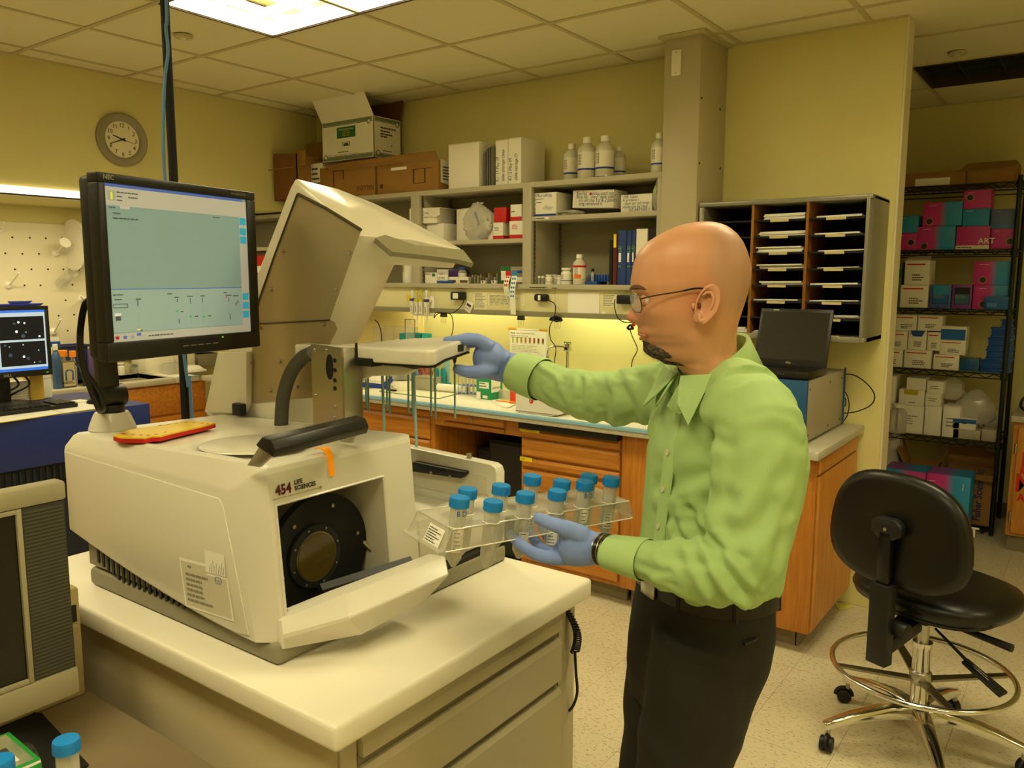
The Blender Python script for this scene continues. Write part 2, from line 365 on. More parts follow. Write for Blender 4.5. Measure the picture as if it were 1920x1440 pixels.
# ================================================================ back counter and base cabinets
CT=.914; CF=3.345; FY=3.42
ctop=mat('counter_grey','#c9c3ae',.4,var=(300,'#b2ab95',.12))
ct=G().box(-5.2,-.885,CF,BW-.001,CT-.036,CT).obj('countertop',ctop,None,bev=.004,label='long speckled grey worktop along the back wall over the oak cabinets',cat='counter')
G().box(-5.2,-.885,BW-.02,BW-.001,CT,CT+.09).obj('backsplash',ctop,ct,bev=.002) if False else None
tk=mat('toe_kick','#8a8064',.7)
def cabinet(label,x0,x1,drawers,name='base_cabinet',carc=True):
    t=thing(name,label,'cabinet',((x0+x1)/2,(FY+BW)/2,0))
    g=G()
    g.box(x0+.001,x0+.02,FY,BW-.01,.1,.878); g.box(x1-.02,x1-.001,FY,BW-.01,.1,.878); g.box(x0+.02,x1-.02,BW-.03,BW-.01,.1,.878)
    g.box(x0+.02,x1-.02,FY,BW-.03,.1,.12)
    # face frame
    g.box(x0+.02,x1-.02,FY,FY+.02,.12,.878)
    g.obj('carcass',oakv,t,bev=.001)
    G().box(x0+.001,x1-.001,FY+.08,FY+.1,0,.1).obj('toe_kick',tk,t)
    for (a,b_,z0,z1) in drawers:
        d=G(); e=.009; yf=FY-.02
        # drawer front with chamfered edge all round
        d.add([(a,FY-.0005,z0),(b_,FY-.0005,z0),(b_,FY-.0005,z1),(a,FY-.0005,z1),(a,yf+.008,z0),(b_,yf+.008,z0),(b_,yf+.008,z1),(a,yf+.008,z1),(a+e,yf,z0+e),(b_-e,yf,z0+e),(b_-e,yf,z1-e*1.6),(a+e,yf,z1-e*1.6)],
          [(0,1,2,3),(0,1,5,4),(1,2,6,5),(2,3,7,6),(3,0,4,7),(4,5,9,8),(5,6,10,9),(6,7,11,10),(7,4,8,11),(8,9,10,11)])
        d.obj('drawer',oakh,t,sharp=20)
    return t
cabinet('oak drawer cabinet at the far left of the back wall, behind the raised lid',-5.18,-4.42,[(-5.14,-4.46,.69,.86),(-5.14,-4.46,.47,.675),(-5.14,-4.46,.14,.455)])
cabinet('oak drawer cabinet seen between the steel bracket and the sipper needles',-4.42,-3.66,[(-4.38,-3.672,.80,.860),(-4.38,-3.672,.60,.795),(-4.38,-3.672,.38,.59),(-4.38,-3.672,.14,.37)])
cabinet('oak drawer cabinet with wide drawers left of the kneehole',-3.66,-3.035,[(-3.653,-3.062,.826,.875),(-3.653,-3.062,.695,.815),(-3.653,-3.062,.45,.688),(-3.653,-3.062,.14,.44)])
cc=cabinet('oak drawer cabinet with yellow labels, beside the kneehole behind the blue caps',-2.425,-1.822,[(-2.415,-1.832,.790,.836),(-2.415,-1.832,.690,.780),(-2.415,-1.832,.632,.678),(-2.415,-1.832,.505,.617),(-2.415,-1.832,.125,.495)])
G().box(-2.408,-1.828,CF+.02,FY,.842,.874).obj('pull_out_board',black,cc,bev=.002)['label']='black pull-out board under the worktop'
for px0,py0,px1,py1,tx in ((975,801,1012,813,'POST LAB PRIVATE'),(975,858,998,867,'UNIT')):
    a=PY(px0,py0,FY-.0205); b2=PY(px1,py1,FY-.0205); h=.026 if tx[0]=='P' else .022
    o=V((a.x,FY-.0205,b2.z)); patch(cc,'yellow_label',yellow,o,EX,EZ,b2.x-a.x,h)
    text(tx,.012,o+V((.006,-.0008,.008)),EX,EZ,ink,cc,sx=.85)
kd=thing('kneehole_drawer','oak apron drawer with a round lock over the dark kneehole','drawer',(-2.73,FY,.78))
G().box(-3.034,-2.426,FY,FY+.02,.785,.877).obj('apron',oakh,kd,bev=.001)
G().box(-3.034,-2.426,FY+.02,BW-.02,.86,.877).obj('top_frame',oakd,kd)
a=G().box(-2.958,-2.528,FY-.02,FY-.0005,.822,.870).obj('drawer',oakh,kd,bev=.007)
G().box(-2.958,-2.528,FY-.018,FY-.0005,.792,.812).obj('finger_rail',oakh,kd,bev=.004)
G().cyl((-2.745,FY-.026,.846),(-2.745,FY-.019,.846),.011,n=16).obj('lock',steel,kd,bev=.002)
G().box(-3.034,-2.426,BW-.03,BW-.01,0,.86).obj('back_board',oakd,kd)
for i,(x0,x1,y0,z1,l) in enumerate(((-2.80,-2.44,3.62,.70,'large black computer case standing in the kneehole'),(-2.97,-2.83,3.72,.62,'narrow dark grey case at the back left of the kneehole'))):
    t=thing('computer_case',l,'computer',((x0+x1)/2,y0,0)); G().box(x0,x1,y0,4.08,.02,z1).obj('shell',black,t,bev=.008)
    G().box(x0+.02,x1-.02,y0-.008,y0,.04,z1-.02).obj('front_panel',dgrey,t,bev=.004)
    for k in (0,1): G().box(x0+.02,x1-.02,y0+.04+k*.3,y0+.07+k*.3,0,.02).obj('foot',black,t)
# end cabinet (plain panel towards the aisle, door on its end)
t=thing('base_cabinet','oak end cabinet with a plain front and a door on its right end','cabinet',(-1.36,3.78,0))
G().box(-1.822,-.915,FY,BW-.01,.1,.878).obj('carcass',oakv,t,bev=.001)
G().box(-1.815,-.905,FY-.018,FY-.001,.105,.872).obj('front_panel',oakv,t,bev=.003)
G().box(-1.80,-.98,FY+.08,FY+.1,0,.1).obj('toe_kick',tk,t); G().box(-.985,-.97,FY+.08,BW-.02,0,.1).obj('toe_kick',tk,t)
def endfront(name,y0,y1,z0,z1):
    e=.01; g=G(); xf=-.895
    g.add([(-.9145,y0,z0),(-.9145,y1,z0),(-.9145,y1,z1),(-.9145,y0,z1),(xf-.006,y0,z0),(xf-.006,y1,z0),(xf-.006,y1,z1),(xf-.006,y0,z1),(xf,y0+e,z0+e),(xf,y1-e,z0+e),(xf,y1-e,z1-e*1.8),(xf,y0+e,z1-e*1.8)],
      [(0,1,2,3),(0,1,5,4),(1,2,6,5),(2,3,7,6),(3,0,4,7),(4,5,9,8),(5,6,10,9),(6,7,11,10),(7,4,8,11),(8,9,10,11)])
    return g.obj(name,oaky,t,sharp=20)
endfront('false_drawer',3.425,4.07,.802,.866); endfront('door',3.425,4.07,.11,.794)
for z in (.70,.2): G().cyl((-.905,4.078,z-.025),(-.905,4.078,z+.025),.006,n=8).obj('hinge',steel,t)
# ================================================================ sink counter in the recess
sc=thing('sink_counter','grey sink counter in the lit recess below the pegboard','counter',(-5.5,2,.86))
g=G(); x0,x1=-5.81,-5.21
sy0,sy1=2.55,3.15
for a in ((x0,x1,-.4,sy0),(x0,x1,sy1,CF-.01),(x1-.09,x1,sy0,sy1),(x0,x0+.12,sy0,sy1)): g.box(a[0],a[1],a[2],a[3],CT-.036,CT)
g.obj('worktop',ctop,sc,bev=.003)
g=G(); g.box(x0+.12,x1-.09,sy0,sy1,.70,.705)
for a in ((x0+.115,x0+.12,sy0,sy1),(x1-.09,x1-.085,sy0,sy1),(x0+.12,x1-.09,sy0-.005,sy0),(x0+.12,x1-.09,sy1,sy1+.005)): g.box(a[0],a[1],a[2],a[3],.70,CT-.003)
g.obj('basin',mat('basin','#b5ad90',.4),sc)
t=thing('sink_cabinet','oak cabinet with long fronts under the sink counter','cabinet',(-5.5,2,0))
G().box(x0+.01,x1-.04,-.4,CF+.05,.1,.69).obj('carcass',oakv,t); G().box(x1-.04,x1-.025,-.4,CF+.05,.1,.877).obj('face_frame',oakh,t)
for y0 in (-.3,.62,1.55,2.47):
    G().box(x1-.026,x1-.008,y0,y0+.9,.665,.865).obj('drawer',oakh,t,bev=.005); G().box(x1-.026,x1-.008,y0,y0+.9,.12,.65).obj('door',oakh,t,bev=.005)
G().box(x0+.01,x1-.1,-.4,CF+.05,0,.1).obj('toe_kick',tk,t)
# pegboard
pegm=mat('pegboard_cream','#e4dcc0',.5)
pg=thing('drying_pegboard','cream drying pegboard with rows of holes and white pegs over the sink','pegboard',(-5.81,2.2,1.0))
ztop=PX(40,398+20,-5.80).z
G().box(-5.82,-5.80,.6,3.6,CT+.09,PX(60,418,-5.80).z).obj('board',pegm,pg,bev=.003)
holes=[(23,445),(56,446),(86,447),(116,446),(10,475),(42,476),(73,476),(132,477),(28,505),(59,505),(90,505),(119,505),(148,506),(46,535),(76,535),(136,534),(164,534),(123,563),(110,592),(139,590),(127,620),(114,648),(143,646),(171,644)]
for q in holes:
    p=PX(*q,-5.7995); G().cyl((-5.8005,p.y,p.z),(-5.7990,p.y,p.z),.0065,n=8).obj('hole',ink,pg)
for (bx,by,tx,ty,disk) in ((0,430,7,417,0),(104,475,122,455,1),(16,535,35,512,0),(100,622,114,599,0),(154,561,150,555,0)):
    p=PX(bx,by,-5.80); q=PX(tx,ty,-5.66)
    k=G().lathe([(.026,0),(.022,.012),(.010,.02)],n=14); k.v=[V((-5.80+v.z,p.y+v.x,p.z+v.y)) for v in k.v]
    k.obj('peg_base',wplas,pg)
    k=G().cyl((-5.785,p.y,p.z),q,.006,.005,8); 
    if disk: k.cyl(q,q+(q-V((-5.785,p.y,p.z))).normalized()*.006,.038,.036,18)
    k.obj('peg',wplas,pg)
# funnel (white cone) on pegboard and clear beaker
t=thing('funnel','large white plastic funnel hanging on the pegboard beside the big monitor','funnel',(-5.7,0,0)); p=PX(131,460,-5.74); q=PX(190,448,-5.62)
t.location=(-5.74,p.y,p.z); t['_o']=[-5.74,p.y,p.z]
u=(PX(175,492,-5.70)-p).normalized()
G().tube([p+V((0.02,.27,-.02)),p+V((.03,.20,-.01)),p+V((.04,.02,.0)),p+V((.04,0,0))],[.012,.03,.17,.175],24,True).obj('cone',wplas,t)
G().tube([p+V((0.02,.40,-.03)),p+V((0.02,.27,-.02))],[.009,.012],12,True).obj('spout',wplas,t)
t=thing('beaker','small clear beaker hanging on a pegboard peg','beaker'); p=PX(112,533,-5.79); t.location=p; t['_o']=list(p)
q=V((.12,.03,.08)); k=G().tube([p,p+q*.1,p+q],[.03,.034,.036],16,False); k.obj('cup',clearp,t); G().tube([p+q+V((0,.036*math.cos(a*PI/8),.036*math.sin(a*PI/8))) for a in range(17)],.003,6).obj('rim',clearp,t)
# light strip below the bulkhead
t=thing('soffit_light','long fluorescent strip light mounted under the bulkhead above the pegboard','light',(-4.9,1.9,2.05))
G().box(-5.10,-4.83,.55,3.3,2.078,2.085).obj('housing',white,t)
ye=PX(160,375,-4.795).y; G().box(-4.80,-4.785,.3,ye,2.062,2.102).obj('diffuser',mat('lamp_strip','#fff0c4',.4,emit=2.6),t,bev=.004); G().box(-4.80,-4.783,.3,ye+.02,2.054,2.062).obj('trim_strip',dgrey,t)
# bulkhead shadow line + clock
ck=thing('wall_clock','round grey rimmed wall clock with black numerals','clock',(-4.8,2.636,2.427))
c=PX(228,262,-4.795); R_=.155
def ring(par,name,m,rings,n=40):
    g=G(); rs=[[(-4.80+d,c.y+r*math.cos(2*PI*j/n),c.z+r*math.sin(2*PI*j/n)) for j in range(n)] for r,d in rings]; g.rings(rs,False,False); return g.obj(name,m,par)
ring(ck,'rim',mat('clock_rim','#9a9078',.4),[(R_,0.0),(R_,.02),(R_-.012,.034),(R_-.032,.032),(R_-.047,.022),(R_-.05,.012)])
g=G(); n=40; g.rings([[(-4.80+d,c.y+r*math.cos(2*PI*j/n),c.z+r*math.sin(2*PI*j/n)) for j in range(n)] for r,d in ((R_-.02,0),(R_-.045,.012))],True,True); g.obj('face',mat('clock_face','#efe6c8',.6),ck)
for h in range(1,13):
    a=PI/2-h*PI/6; text(str(h),.034,(-4.786,c.y-0+.083*math.cos(a),c.z+.083*math.sin(a)-.012),EY,EZ,ink,ck,'numeral','CENTER')
def hand(name,ang,l,w_):
    a=PI/2-ang; u=V((0,math.cos(a),math.sin(a))); s=V((0,-u.z,u.y)); o=V((-4.785,c.y,c.z)); G().hexa([o-u*.02+s*w_,o+u*l+s*w_*.5,o+u*l-s*w_*.5,o-u*.02-s*w_],[p+EX*.001 for p in (o-u*.02+s*w_,o+u*l+s*w_*.5,o+u*l-s*w_*.5,o-u*.02-s*w_)]).obj(name,ink,ck)
hand('hour_hand',math.radians(289),.06,.005); hand('minute_hand',math.radians(247),.085,.004); hand('second_hand',math.radians(102),.08,.0012)
G().cyl((-4.786,c.y,c.z),(-4.782,c.y,c.z),.006,n=12).obj('hub',ink,ck)
# ================================================================ bench with drawers
BT=.914
benchm=mat('bench_top_cream','#efe8d4',.35); bodym=mat('bench_metal','#b5aa8a',.5); sidem=mat('bench_side','#c2b48f',.55)
bn=thing('lab_bench','cream topped bench with metal drawers carrying the big white sequencer','bench',(-1.5,1.2,0))
G().box(-2.08,-.925,.80,1.598,BT-.047,BT).obj('bench_top',benchm,bn,bev=.009,seg=3)
G().box(-2.05,-.962,.835,1.57,.06,BT-.047).obj('cabinet_body',sidem,bn,bev=.002)
G().box(-.962,-.955,.835,.872,.06,BT-.052).obj('stile',bodym,bn,bev=.002); G().box(-.962,-.955,1.50,1.57,.06,BT-.052).obj('stile',bodym,bn,bev=.002)
G().box(-2.0,-1.0,.87,1.54,0,.06).obj('plinth',dgrey,bn)
zs=[(BT-.06,PX(1038,1184,-.955).z),(PX(1038,1200,-.955).z,PX(1035,1279,-.955).z),(PX(1033,1296,-.955).z,.42),(.39,.10)]
for z1,z0 in zs:
    g=G(); y0,y1=.876,1.497
    # drawer front with a rolled top lip
    g.prism([(0,z0),(.018,z0),(.018,z1-.012),(.012,z1),(0.004,z1),(0.0,z1-.02)],(-.962,y0,0),EX,EZ,(0,y1-y0,0))
    g.obj('drawer',bodym,bn,sharp=25)
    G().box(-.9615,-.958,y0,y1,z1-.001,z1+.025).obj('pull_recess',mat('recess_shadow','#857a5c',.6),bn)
# coiled black cord hanging at the back corner
cpts=[]; a=PX(1057,1135,-.965); b_=PX(1078,1222,-.94); 
g=G(); N=150; cr=[]
for i in range(N+1):
    t_=i/N; p=a.lerp(b_,t_)+V((.02*math.sin(t_*PI),0,0)); ph=i*2*PI/8; r=.006+.004*t_
    cr.append(p+V((r*math.cos(ph),r*math.sin(ph),0)))
g.tube(cr,.0022,5)
g.tube(bez([b_,PX(1080,1262,-.93),PX(1082,1300,-.93),PX(1070,1330,-.95),PX(1050,1334,-.985)],8),.0035,8)
g.obj('coiled_cord',cordm,None,label='black coiled cord hanging from the back right corner of the bench',cat='cord')
# ================================================================ sequencer
seqw=mat('instrument_white','#dfdac9',.22,bump=(3,.03,.002)); seqg=mat('instrument_grey','#8e8871',.5); seqin=mat('instrument_inner','#d8d2bd',.4)
sq=thing('gene_sequencer','big white benchtop sequencer with open front door, raised lid and black round stage','instrument',(-1.5,1.2,BT))
def xf(z): return -1.165-(z-.955)*.085
def xs(z): z=min(z,1.28); return -1.205-(z-.955)*.235
ZB,ZS,ZT=.955,1.236,1.288
def ztop(x): return 1.262+.026*(x+1.89)/.69
def zb(x):
    t_=(x+1.21)/(-1.89+1.21); return ZB+.085*max(0,t_)**1.6 if t_>0 else ZB
def poly(zl,zf,il=0,if_=0,bottom=False):
    f=xf(zf)-if_; sx=xs(zl)-if_*.8; l=.86+il
    P=[(sx,l,zl),(f,.888+il*.7,zf),(f,1.262,zf),(f-.018,1.28,zf),(-1.89,1.28,zf),(-1.89,l,zl)]
    for k in range(1,12): P.append((-1.89+(sx+1.89)*k/12,l,zl))
    return [(x,y,(zb(x) if bottom else (ztop(x) if z==8 else (ztop(x)-.005 if z==9 else (min(z,ztop(x)-.010) if z>1.25 else z))))) for x,y,z in P]
g=G(); R0=[poly(ZB,ZB,bottom=True),poly(1.06,1.06),poly(ZS-.010,ZS+.030),poly(ZS,ZS+.040,.003,.002),poly(9,ZT-.006,.022,.012),poly(8,ZT,.034,.024)]
n=len(R0[0]); vs_=[p for r in R0 for p in r]; fs=[]
for i in range(len(R0)-1):
    for j in range(n):
        if j==1 and i<2: continue
        k=(j+1)%n; fs.append((i*n+j,i*n+k,(i+1)*n+k,(i+1)*n+j))
fs.append(tuple((len(R0)-1)*n+j for j in range(n))); g.add(vs_,fs)
# front face with opening
OY0,OY1,OZ0,OZ1=.900,1.172,.958,1.208
def fp(y,z): return (xf(z),y,z)
Y0,Y1=.888,1.262; ft=ZS+.030
for (a,b2,c0,c1) in ((Y0,OY0,ZB,ft),(OY1,Y1,ZB,ft),(OY0,OY1,OZ1,ft)):
    g.quad(fp(a,c0),fp(b2,c0),fp(b2,c1),fp(a,c1))
pass
g.obj('housing',seqw,sq,sharp=28)
g=G(); xb=-1.40
g.quad(fp(OY0,OZ0),fp(OY0,OZ1),(xb,OY0,OZ1),(xb,OY0,OZ0)); g.quad(fp(OY1,OZ0),fp(OY1,OZ1),(xb,OY1,OZ1),(xb,OY1,OZ0))
g.quad(fp(OY0,OZ1),fp(OY1,OZ1),(xb,OY1,OZ1),(xb,OY0,OZ1)); g.quad(fp(OY0,OZ0),fp(OY1,OZ0),(xb,OY1,OZ0),(xb,OY0,OZ0)); g.quad((xb,OY0,OZ0),(xb,OY1,OZ0),(xb,OY1,OZ1),(xb,OY0,OZ1))
g.obj('door_bay',seqin,sq,smooth=False)
# opening lip
g=G()
lp=[fp(OY0,OZ0),fp(OY0,OZ1),fp(OY1,OZ1),fp(OY1,OZ0)]
g.tube([V(p)+EX*.001 for p in lp],.0035,6); g.obj('opening_lip',seqw,sq)
G().prism([(.0,.0),(.0,.001)],(0,0,0),EX,EY,EZ) 
# side panel proud of the left face
pp=[(-1.885,zb(-1.885)+.004)]+[(-1.885+(.625)*k/10,zb(-1.885+.625*k/10)+.004) for k in range(1,11)]
pp=[(x,z) for x,z in pp if x<-1.222]+[(-1.222,ZB+.01),(-1.284,1.200),(-1.296,1.212),(-1.885,1.224)]
G().prism(pp,(0,.8605,0),EX,EZ,(0,-.004,0)).obj('side_panel',seqw,sq,bev=.0025,sharp=30)
# grey base
G().box(-1.84,-1.160,.872,1.575,BT+.0005,BT+.043).obj('base',seqg,sq,bev=.012,seg=4)
G().prism([(-1.84,BT+.05),(-1.3,BT+.05),(-1.5,.985),(-1.84,1.04)],(0,.876,0),EX,EZ,(0,.4,0)).obj('base_side',seqg,sq)
pass
x0=-1.80
for k in range(17):
    xx=x0+k*.021; z1=min(zb(xx)-.002,1.04); z0=.945+.03*max(0,1-k/6)
    if z1-z0>.008: G().box(xx,xx+.009,.8735,.8765,z0,z1).obj('vent_slot',black,sq)
# stage: black round plate with window
cxs=-1.235
def disc(name,m,cx,cy,cz,r,th,n=48,bev=.001,clip=None):
    pts=[(r*math.cos(2*PI*j/n),r*math.sin(2*PI*j/n)) for j in range(n)]
    if clip: pts=[(max(a,clip[0]),max(b3,clip[1])) for a,b3 in pts]
    return G().prism(pts,(cx,cy,cz),EY,EZ,(th,0,0)).obj(name,m,sq,bev=bev)
c=PX(603,1040,cxs); w_=PX(593,1043,cxs+.012)
disc('stage_plate',blackm,cxs-.02,c.y,c.z,.124,.02,clip=(-.098,-.2))
disc('window_ring',black,cxs,w_.y,w_.z,.064,.012,32)
disc('ring_rim',mat('rim_steel','#9a9270',.3,1),cxs+.012,w_.y,w_.z,.050,.002,32,0)
disc('window',mat('window_glass','#4a3e12',.12,spec=.6),cxs+.0125,w_.y,w_.z,.0475,.003,32,0)
for k in range(8):
    a=k*PI/4+.3; G().cyl((cxs+.011,w_.y+.058*math.cos(a),w_.z+.058*math.sin(a)),(cxs+.0135,w_.y+.058*math.cos(a),w_.z+.058*math.sin(a)),.0022,n=8).obj('screw',steel,sq)
for k in range(6):
    a=k*PI/3+.2; G().cyl((cxs-.001,c.y+.100*math.cos(a),c.z+.1*math.sin(a)),(cxs+.002,c.y+.100*math.cos(a),c.z+.1*math.sin(a)),.004,n=10).obj('bolt',steel,sq)
# levers at the stage
q=[PX(678,1010,-1.25),PX(700,1040,-1.24),PX(706,1065,-1.23)]
G().tube([V(p) for p in bez(q,5)],.008,8).obj('lever',black,sq)
G().tube([PX(680,1015,-1.24),PX(706,1042,-1.22)],[.006,.004],8).obj('spring',steel,sq)
G().tube(bez([PX(524,1098,-1.2),PX(528,1120,-1.19),PX(533,1145,-1.18),PX(550,1155,-1.18),PX(585,1135,-1.2)],5),.007,8).obj('latch',chrome,sq)
# open front door
TL,TR,MR,BR,BL,ML=PX(524,1163,-1.166),PX(836,1042,-1.05),PX(843,1078,-1.02),PX(799,1126,-1.07),PX(530,1219,-1.158),PX(527,1195,-1.160)
TM,MM,BM=PX(648,1113,-1.10),PX(655,1160,-1.06),PX(680,1190,-1.08)
BL.z=max(BL.z,BT+.004); 
g=G(); d=V((-.045,0,-.004))
rowT=[TL,TM,TR]; rowM=[ML,MM,MR]; rowB=[BL,BM,BR]
vs_=rowT+rowM+rowB+[p+d for p in rowT]+[p+d*1.2 for p in rowB]
F_=[]
for k in (0,1): F_+= [(k,k+1,k+4,k+3),(k+3,k+4,k+7,k+6),(9+k,9+k+1,k+1,k),(k+6,k+7,12+k+1,12+k),(12+k,13+k,10+k,9+k)]
F_+=[(0,3,6,12,9),(2,11,14,8,5)]
g.add(vs_,F_); g.obj('front_door',seqw,sq,bev=.004,sharp=18)
a,b2=PX(600,1104,-1.17),PX(770,1052,-1.13)
G().tube([a,b2],[.010,.011],4).obj('door_gasket',black,sq)
a,b2=PX(655,1083,-1.16),PX(712,1064,-1.15); G().tube([a,b2],.003,6).obj('door_hinge_pin',white,sq)
G().box(-1.40,-1.18,.90,1.16,.957,.966).obj('bay_floor',black,sq)
# black foot bar under the right end
G().box(-1.30,-1.165,1.16,1.572,BT+.001,BT+.05).obj('foot_bar',black,sq,bev=.002)
# right module: fluidics bay (open box)
g=G()
g.box(-1.24,-1.185,1.282,1.565,BT+.05,1.085); g.box(-1.85,-1.24,1.282,1.535,BT+.05,1.05); 
g.obj('fluidics_bay',seqw,sq,bev=.008)
wy=1.54
x1=PY(931,875,wy).x; z1=PY(925,872,wy).z
pts=[(-1.86,BT+.05),(x1,BT+.05),(x1,z1-.02),(x1-.006,z1-.006),(x1-.02,z1),(-1.86,z1+.02)]
G().prism(pts,(0,wy,0),EX,EZ,(0,.035,0)).obj('bay_side_wall',seqw,sq,bev=.004)
pts=[(-1.8,1.07),(x1-.032,1.07),(x1-.032,z1-.035),(-1.8,z1-.015)]
G().prism(pts,(0,wy-.002,0),EX,EZ,(0,.004,0)).obj('bay_wall_inset',seqin,sq)
a=PY(795,880,wy-.01); b2=PY(876,888,wy-.01)
G().prism([(a.x-.03,a.z-.008),(b2.x-.012,b2.z-.012),(b2.x,b2.z+.0),(b2.x,b2.z+.006),(a.x-.03,a.z+.018)],(0,wy-.022,0),EX,EZ,(0,.02,0)).obj('bay_handle',black,sq,bev=.001)
for q in ((809,886),(845,893)):
    p=PY(*q,wy-.022); G().cyl((p.x,wy-.025,p.z),(p.x,wy-.0205,p.z),.004,n=8).obj('screw',steel,sq)
p=PY(879,862,wy+.015); G().cyl((p.x,wy+.017,z1-.005),(p.x,wy+.017,z1+.014),.007,n=10).obj('wall_stud',steel,sq)
# top: oval bezel, handle
g=G(); o=PZ(478,836,1.278); rs=[]
for r,z in ((1,-.001),(.985,.0016),(.95,.0022)): rs.append([(o.x+.125*r*math.cos(2*PI*j/40),o.y+.10*r*math.sin(2*PI*j/40),ztop(min(-1.215,o.x+.125*r*math.cos(2*PI*j/40)))+z) for j in range(40)])
rs=[[ (min(x,-1.215),y,z) for x,y,z in r] for r in rs]
g.rings(rs,False,True).obj('oval_cover',seqw,sq,sharp=60)
L0,R0_=PZ(480,874,ZT-.002),PZ(652,829,ZT-.002)
La,Ra=PZ(500,836,1.337),PZ(674,794,1.337)
ax=(Ra-La).normalized(); sd=V((ax.y,-ax.x,0))
for nm,b0,t0 in (('handle_bracket',L0,La+ax*.006),('handle_bracket',R0_,Ra-ax*.024)):
    G().hexa([b0-sd*.018-ax*.004,b0+sd*.012-ax*.004,b0+sd*.012+ax*.004,b0-sd*.018+ax*.004],[t0-sd*.014-ax*.004+EZ*.004,t0+sd*.014-ax*.004-EZ*.012,t0+sd*.014+ax*.004-EZ*.012,t0-sd*.014+ax*.004+EZ*.004]).obj(nm,mat('bracket_grey','#a39c86',.35,.3),sq,bev=.001)
G().prism([(-.022,.0),(-.006,.016),(.016,.012),(.024,-.004),(.018,-.018),(.01,-.014),(-.016,-.004)],La-ax*.004,sd,EZ,(Ra-La)+ax*.004).obj('handle_bar',mat('handle_black','#1d1c1a',.35),sq,bev=.002)
# orange tab
ot=mat('orange_tab','#ff9a10',.3,emit=.25)
a=PX(619,862,xf(1.27)); zt=ZS+.004
g=G(); y0,y1=a.y-.012,a.y+.006
yb_=PX(621,893,xf(1.24)).y; zz=[(xf(1.236)+.0035,1.236),(xf(1.262)+.0035,1.262),(xf(1.278)+.0025,1.280),(xf(1.285)-.006,1.2915),(xf(1.29)-.02,ZT+.0025)]
wv=[(-.005,.006),(-.006,.006),(-.007,.006),(-.012,.004),(-.020,.0)]
rr_=[[(x,yb_+a_,z),(x,yb_+b_,z),(x-.004,yb_+b_,z-.002),(x-.004,yb_+a_,z-.002)] for (x,z),(a_,b_) in zip(zz,wv)]
g.rings(rr_)
g.obj('orange_tab',ot,sq)
# logo on the front band
uz=V((-.085,0,1)).normalized(); mar=mat('logo_maroon','#5a1620',.5); gold=mat('logo_gold','#a8945a',.4)
p=V(fp(0,1.213)); o=PX(517,930,xf(1.21)); o.x=xf(o.z)+.001
text('454',.026,o,EY,uz,mar,sq,sx=.92,bold=.0008)
o2=o+EY*.043+uz*.012
text('LIFE',.0115,o2,EY,uz,ink,sq,bold=.0004); text('SCIENCES',.0115,o2-uz*.011,EY,uz,ink,sq,bold=.0004)
a=o-EY*.008-uz*.0065; patch(sq,'logo_line',gold,a,EY,uz,.112,.0012); disc('logo_dot',gold,a.x-.0005,a.y+.112,a.z+.001,.003,.0012,12,0)
# labels on the side
sy=.8555; lab=mat('label_clear','#d2cbb4',.5)
A,B=PY(336,1047,sy),PY(440,1168,sy)
pts=[PY(336,1044,sy),PY(390,1058,sy),PY(390,1074,sy),PY(427,1084,sy),PY(440,1166,sy),PY(348,1136,sy)]
G().quad(*[p-EY*.0005 for p in pts]).obj('serial_label',paper,sq,fix=False)
pts=[PY(339,1050,sy),PY(388,1063,sy),PY(388,1078,sy),PY(425,1087,sy),PY(436,1161,sy),PY(351,1133,sy)]
G().quad(*[p-EY*.0009 for p in pts]).obj('serial_label',lab,sq,fix=False)
bl=PY(353,1128,sy-.001); tr=PY(424,1090,sy-.001); ux=(PY(432,1155,sy)-PY(353,1130,sy)).normalized(); uyv=V((-ux.z,0,ux.x))*1
lines(sq,bl,ux,uyv if uyv.z>0 else -uyv,.088,.062,6,mat('faint_ink','#8d8878',.7),seed=5)
text('454',.008,PY(352,1064,sy-.001),ux,EZ,ink,sq)
h=PY(409,1089,sy-.001); hx=[(.012,0),(.008,.0065),(-.008,.0065),(-.012,0),(-.008,-.0065),(.008,-.0065)]
g=G()
for i in range(6):
    a,b2=hx[i],hx[(i+1)%6]; g.quad(h+ux*a[0]+EZ*a[1],h+ux*b2[0]+EZ*b2[1],h+ux*b2[0]*.85+EZ*b2[1]*.85,h+ux*a[0]*.85+EZ*a[1]*.85)
g.obj('hexagon_logo',blue,sq,fix=False); text('Roche',.006,h-ux*.0085-EZ*.002-EY*.0002,ux,EZ,blue,sq)
pts=[PY(384,1030,sy),PY(421,1040,sy),PY(424,1082,sy),PY(387,1072,sy)]; G().quad(*[p-EY*.0012 for p in pts]).obj('barcode_label',paper,sq,fix=False)
g=G(); 
for k in range(9):
    p=PY(393+k*3.3,1073+k*.8,sy-.0014); g.quad(p,p+ux*.0009,p+ux*.0009+EZ*(.012+.012*((k*7)%5)/4),p+EZ*(.012+.012*((k*7)%5)/4))
g.obj('barcode',ink,sq,fix=False)
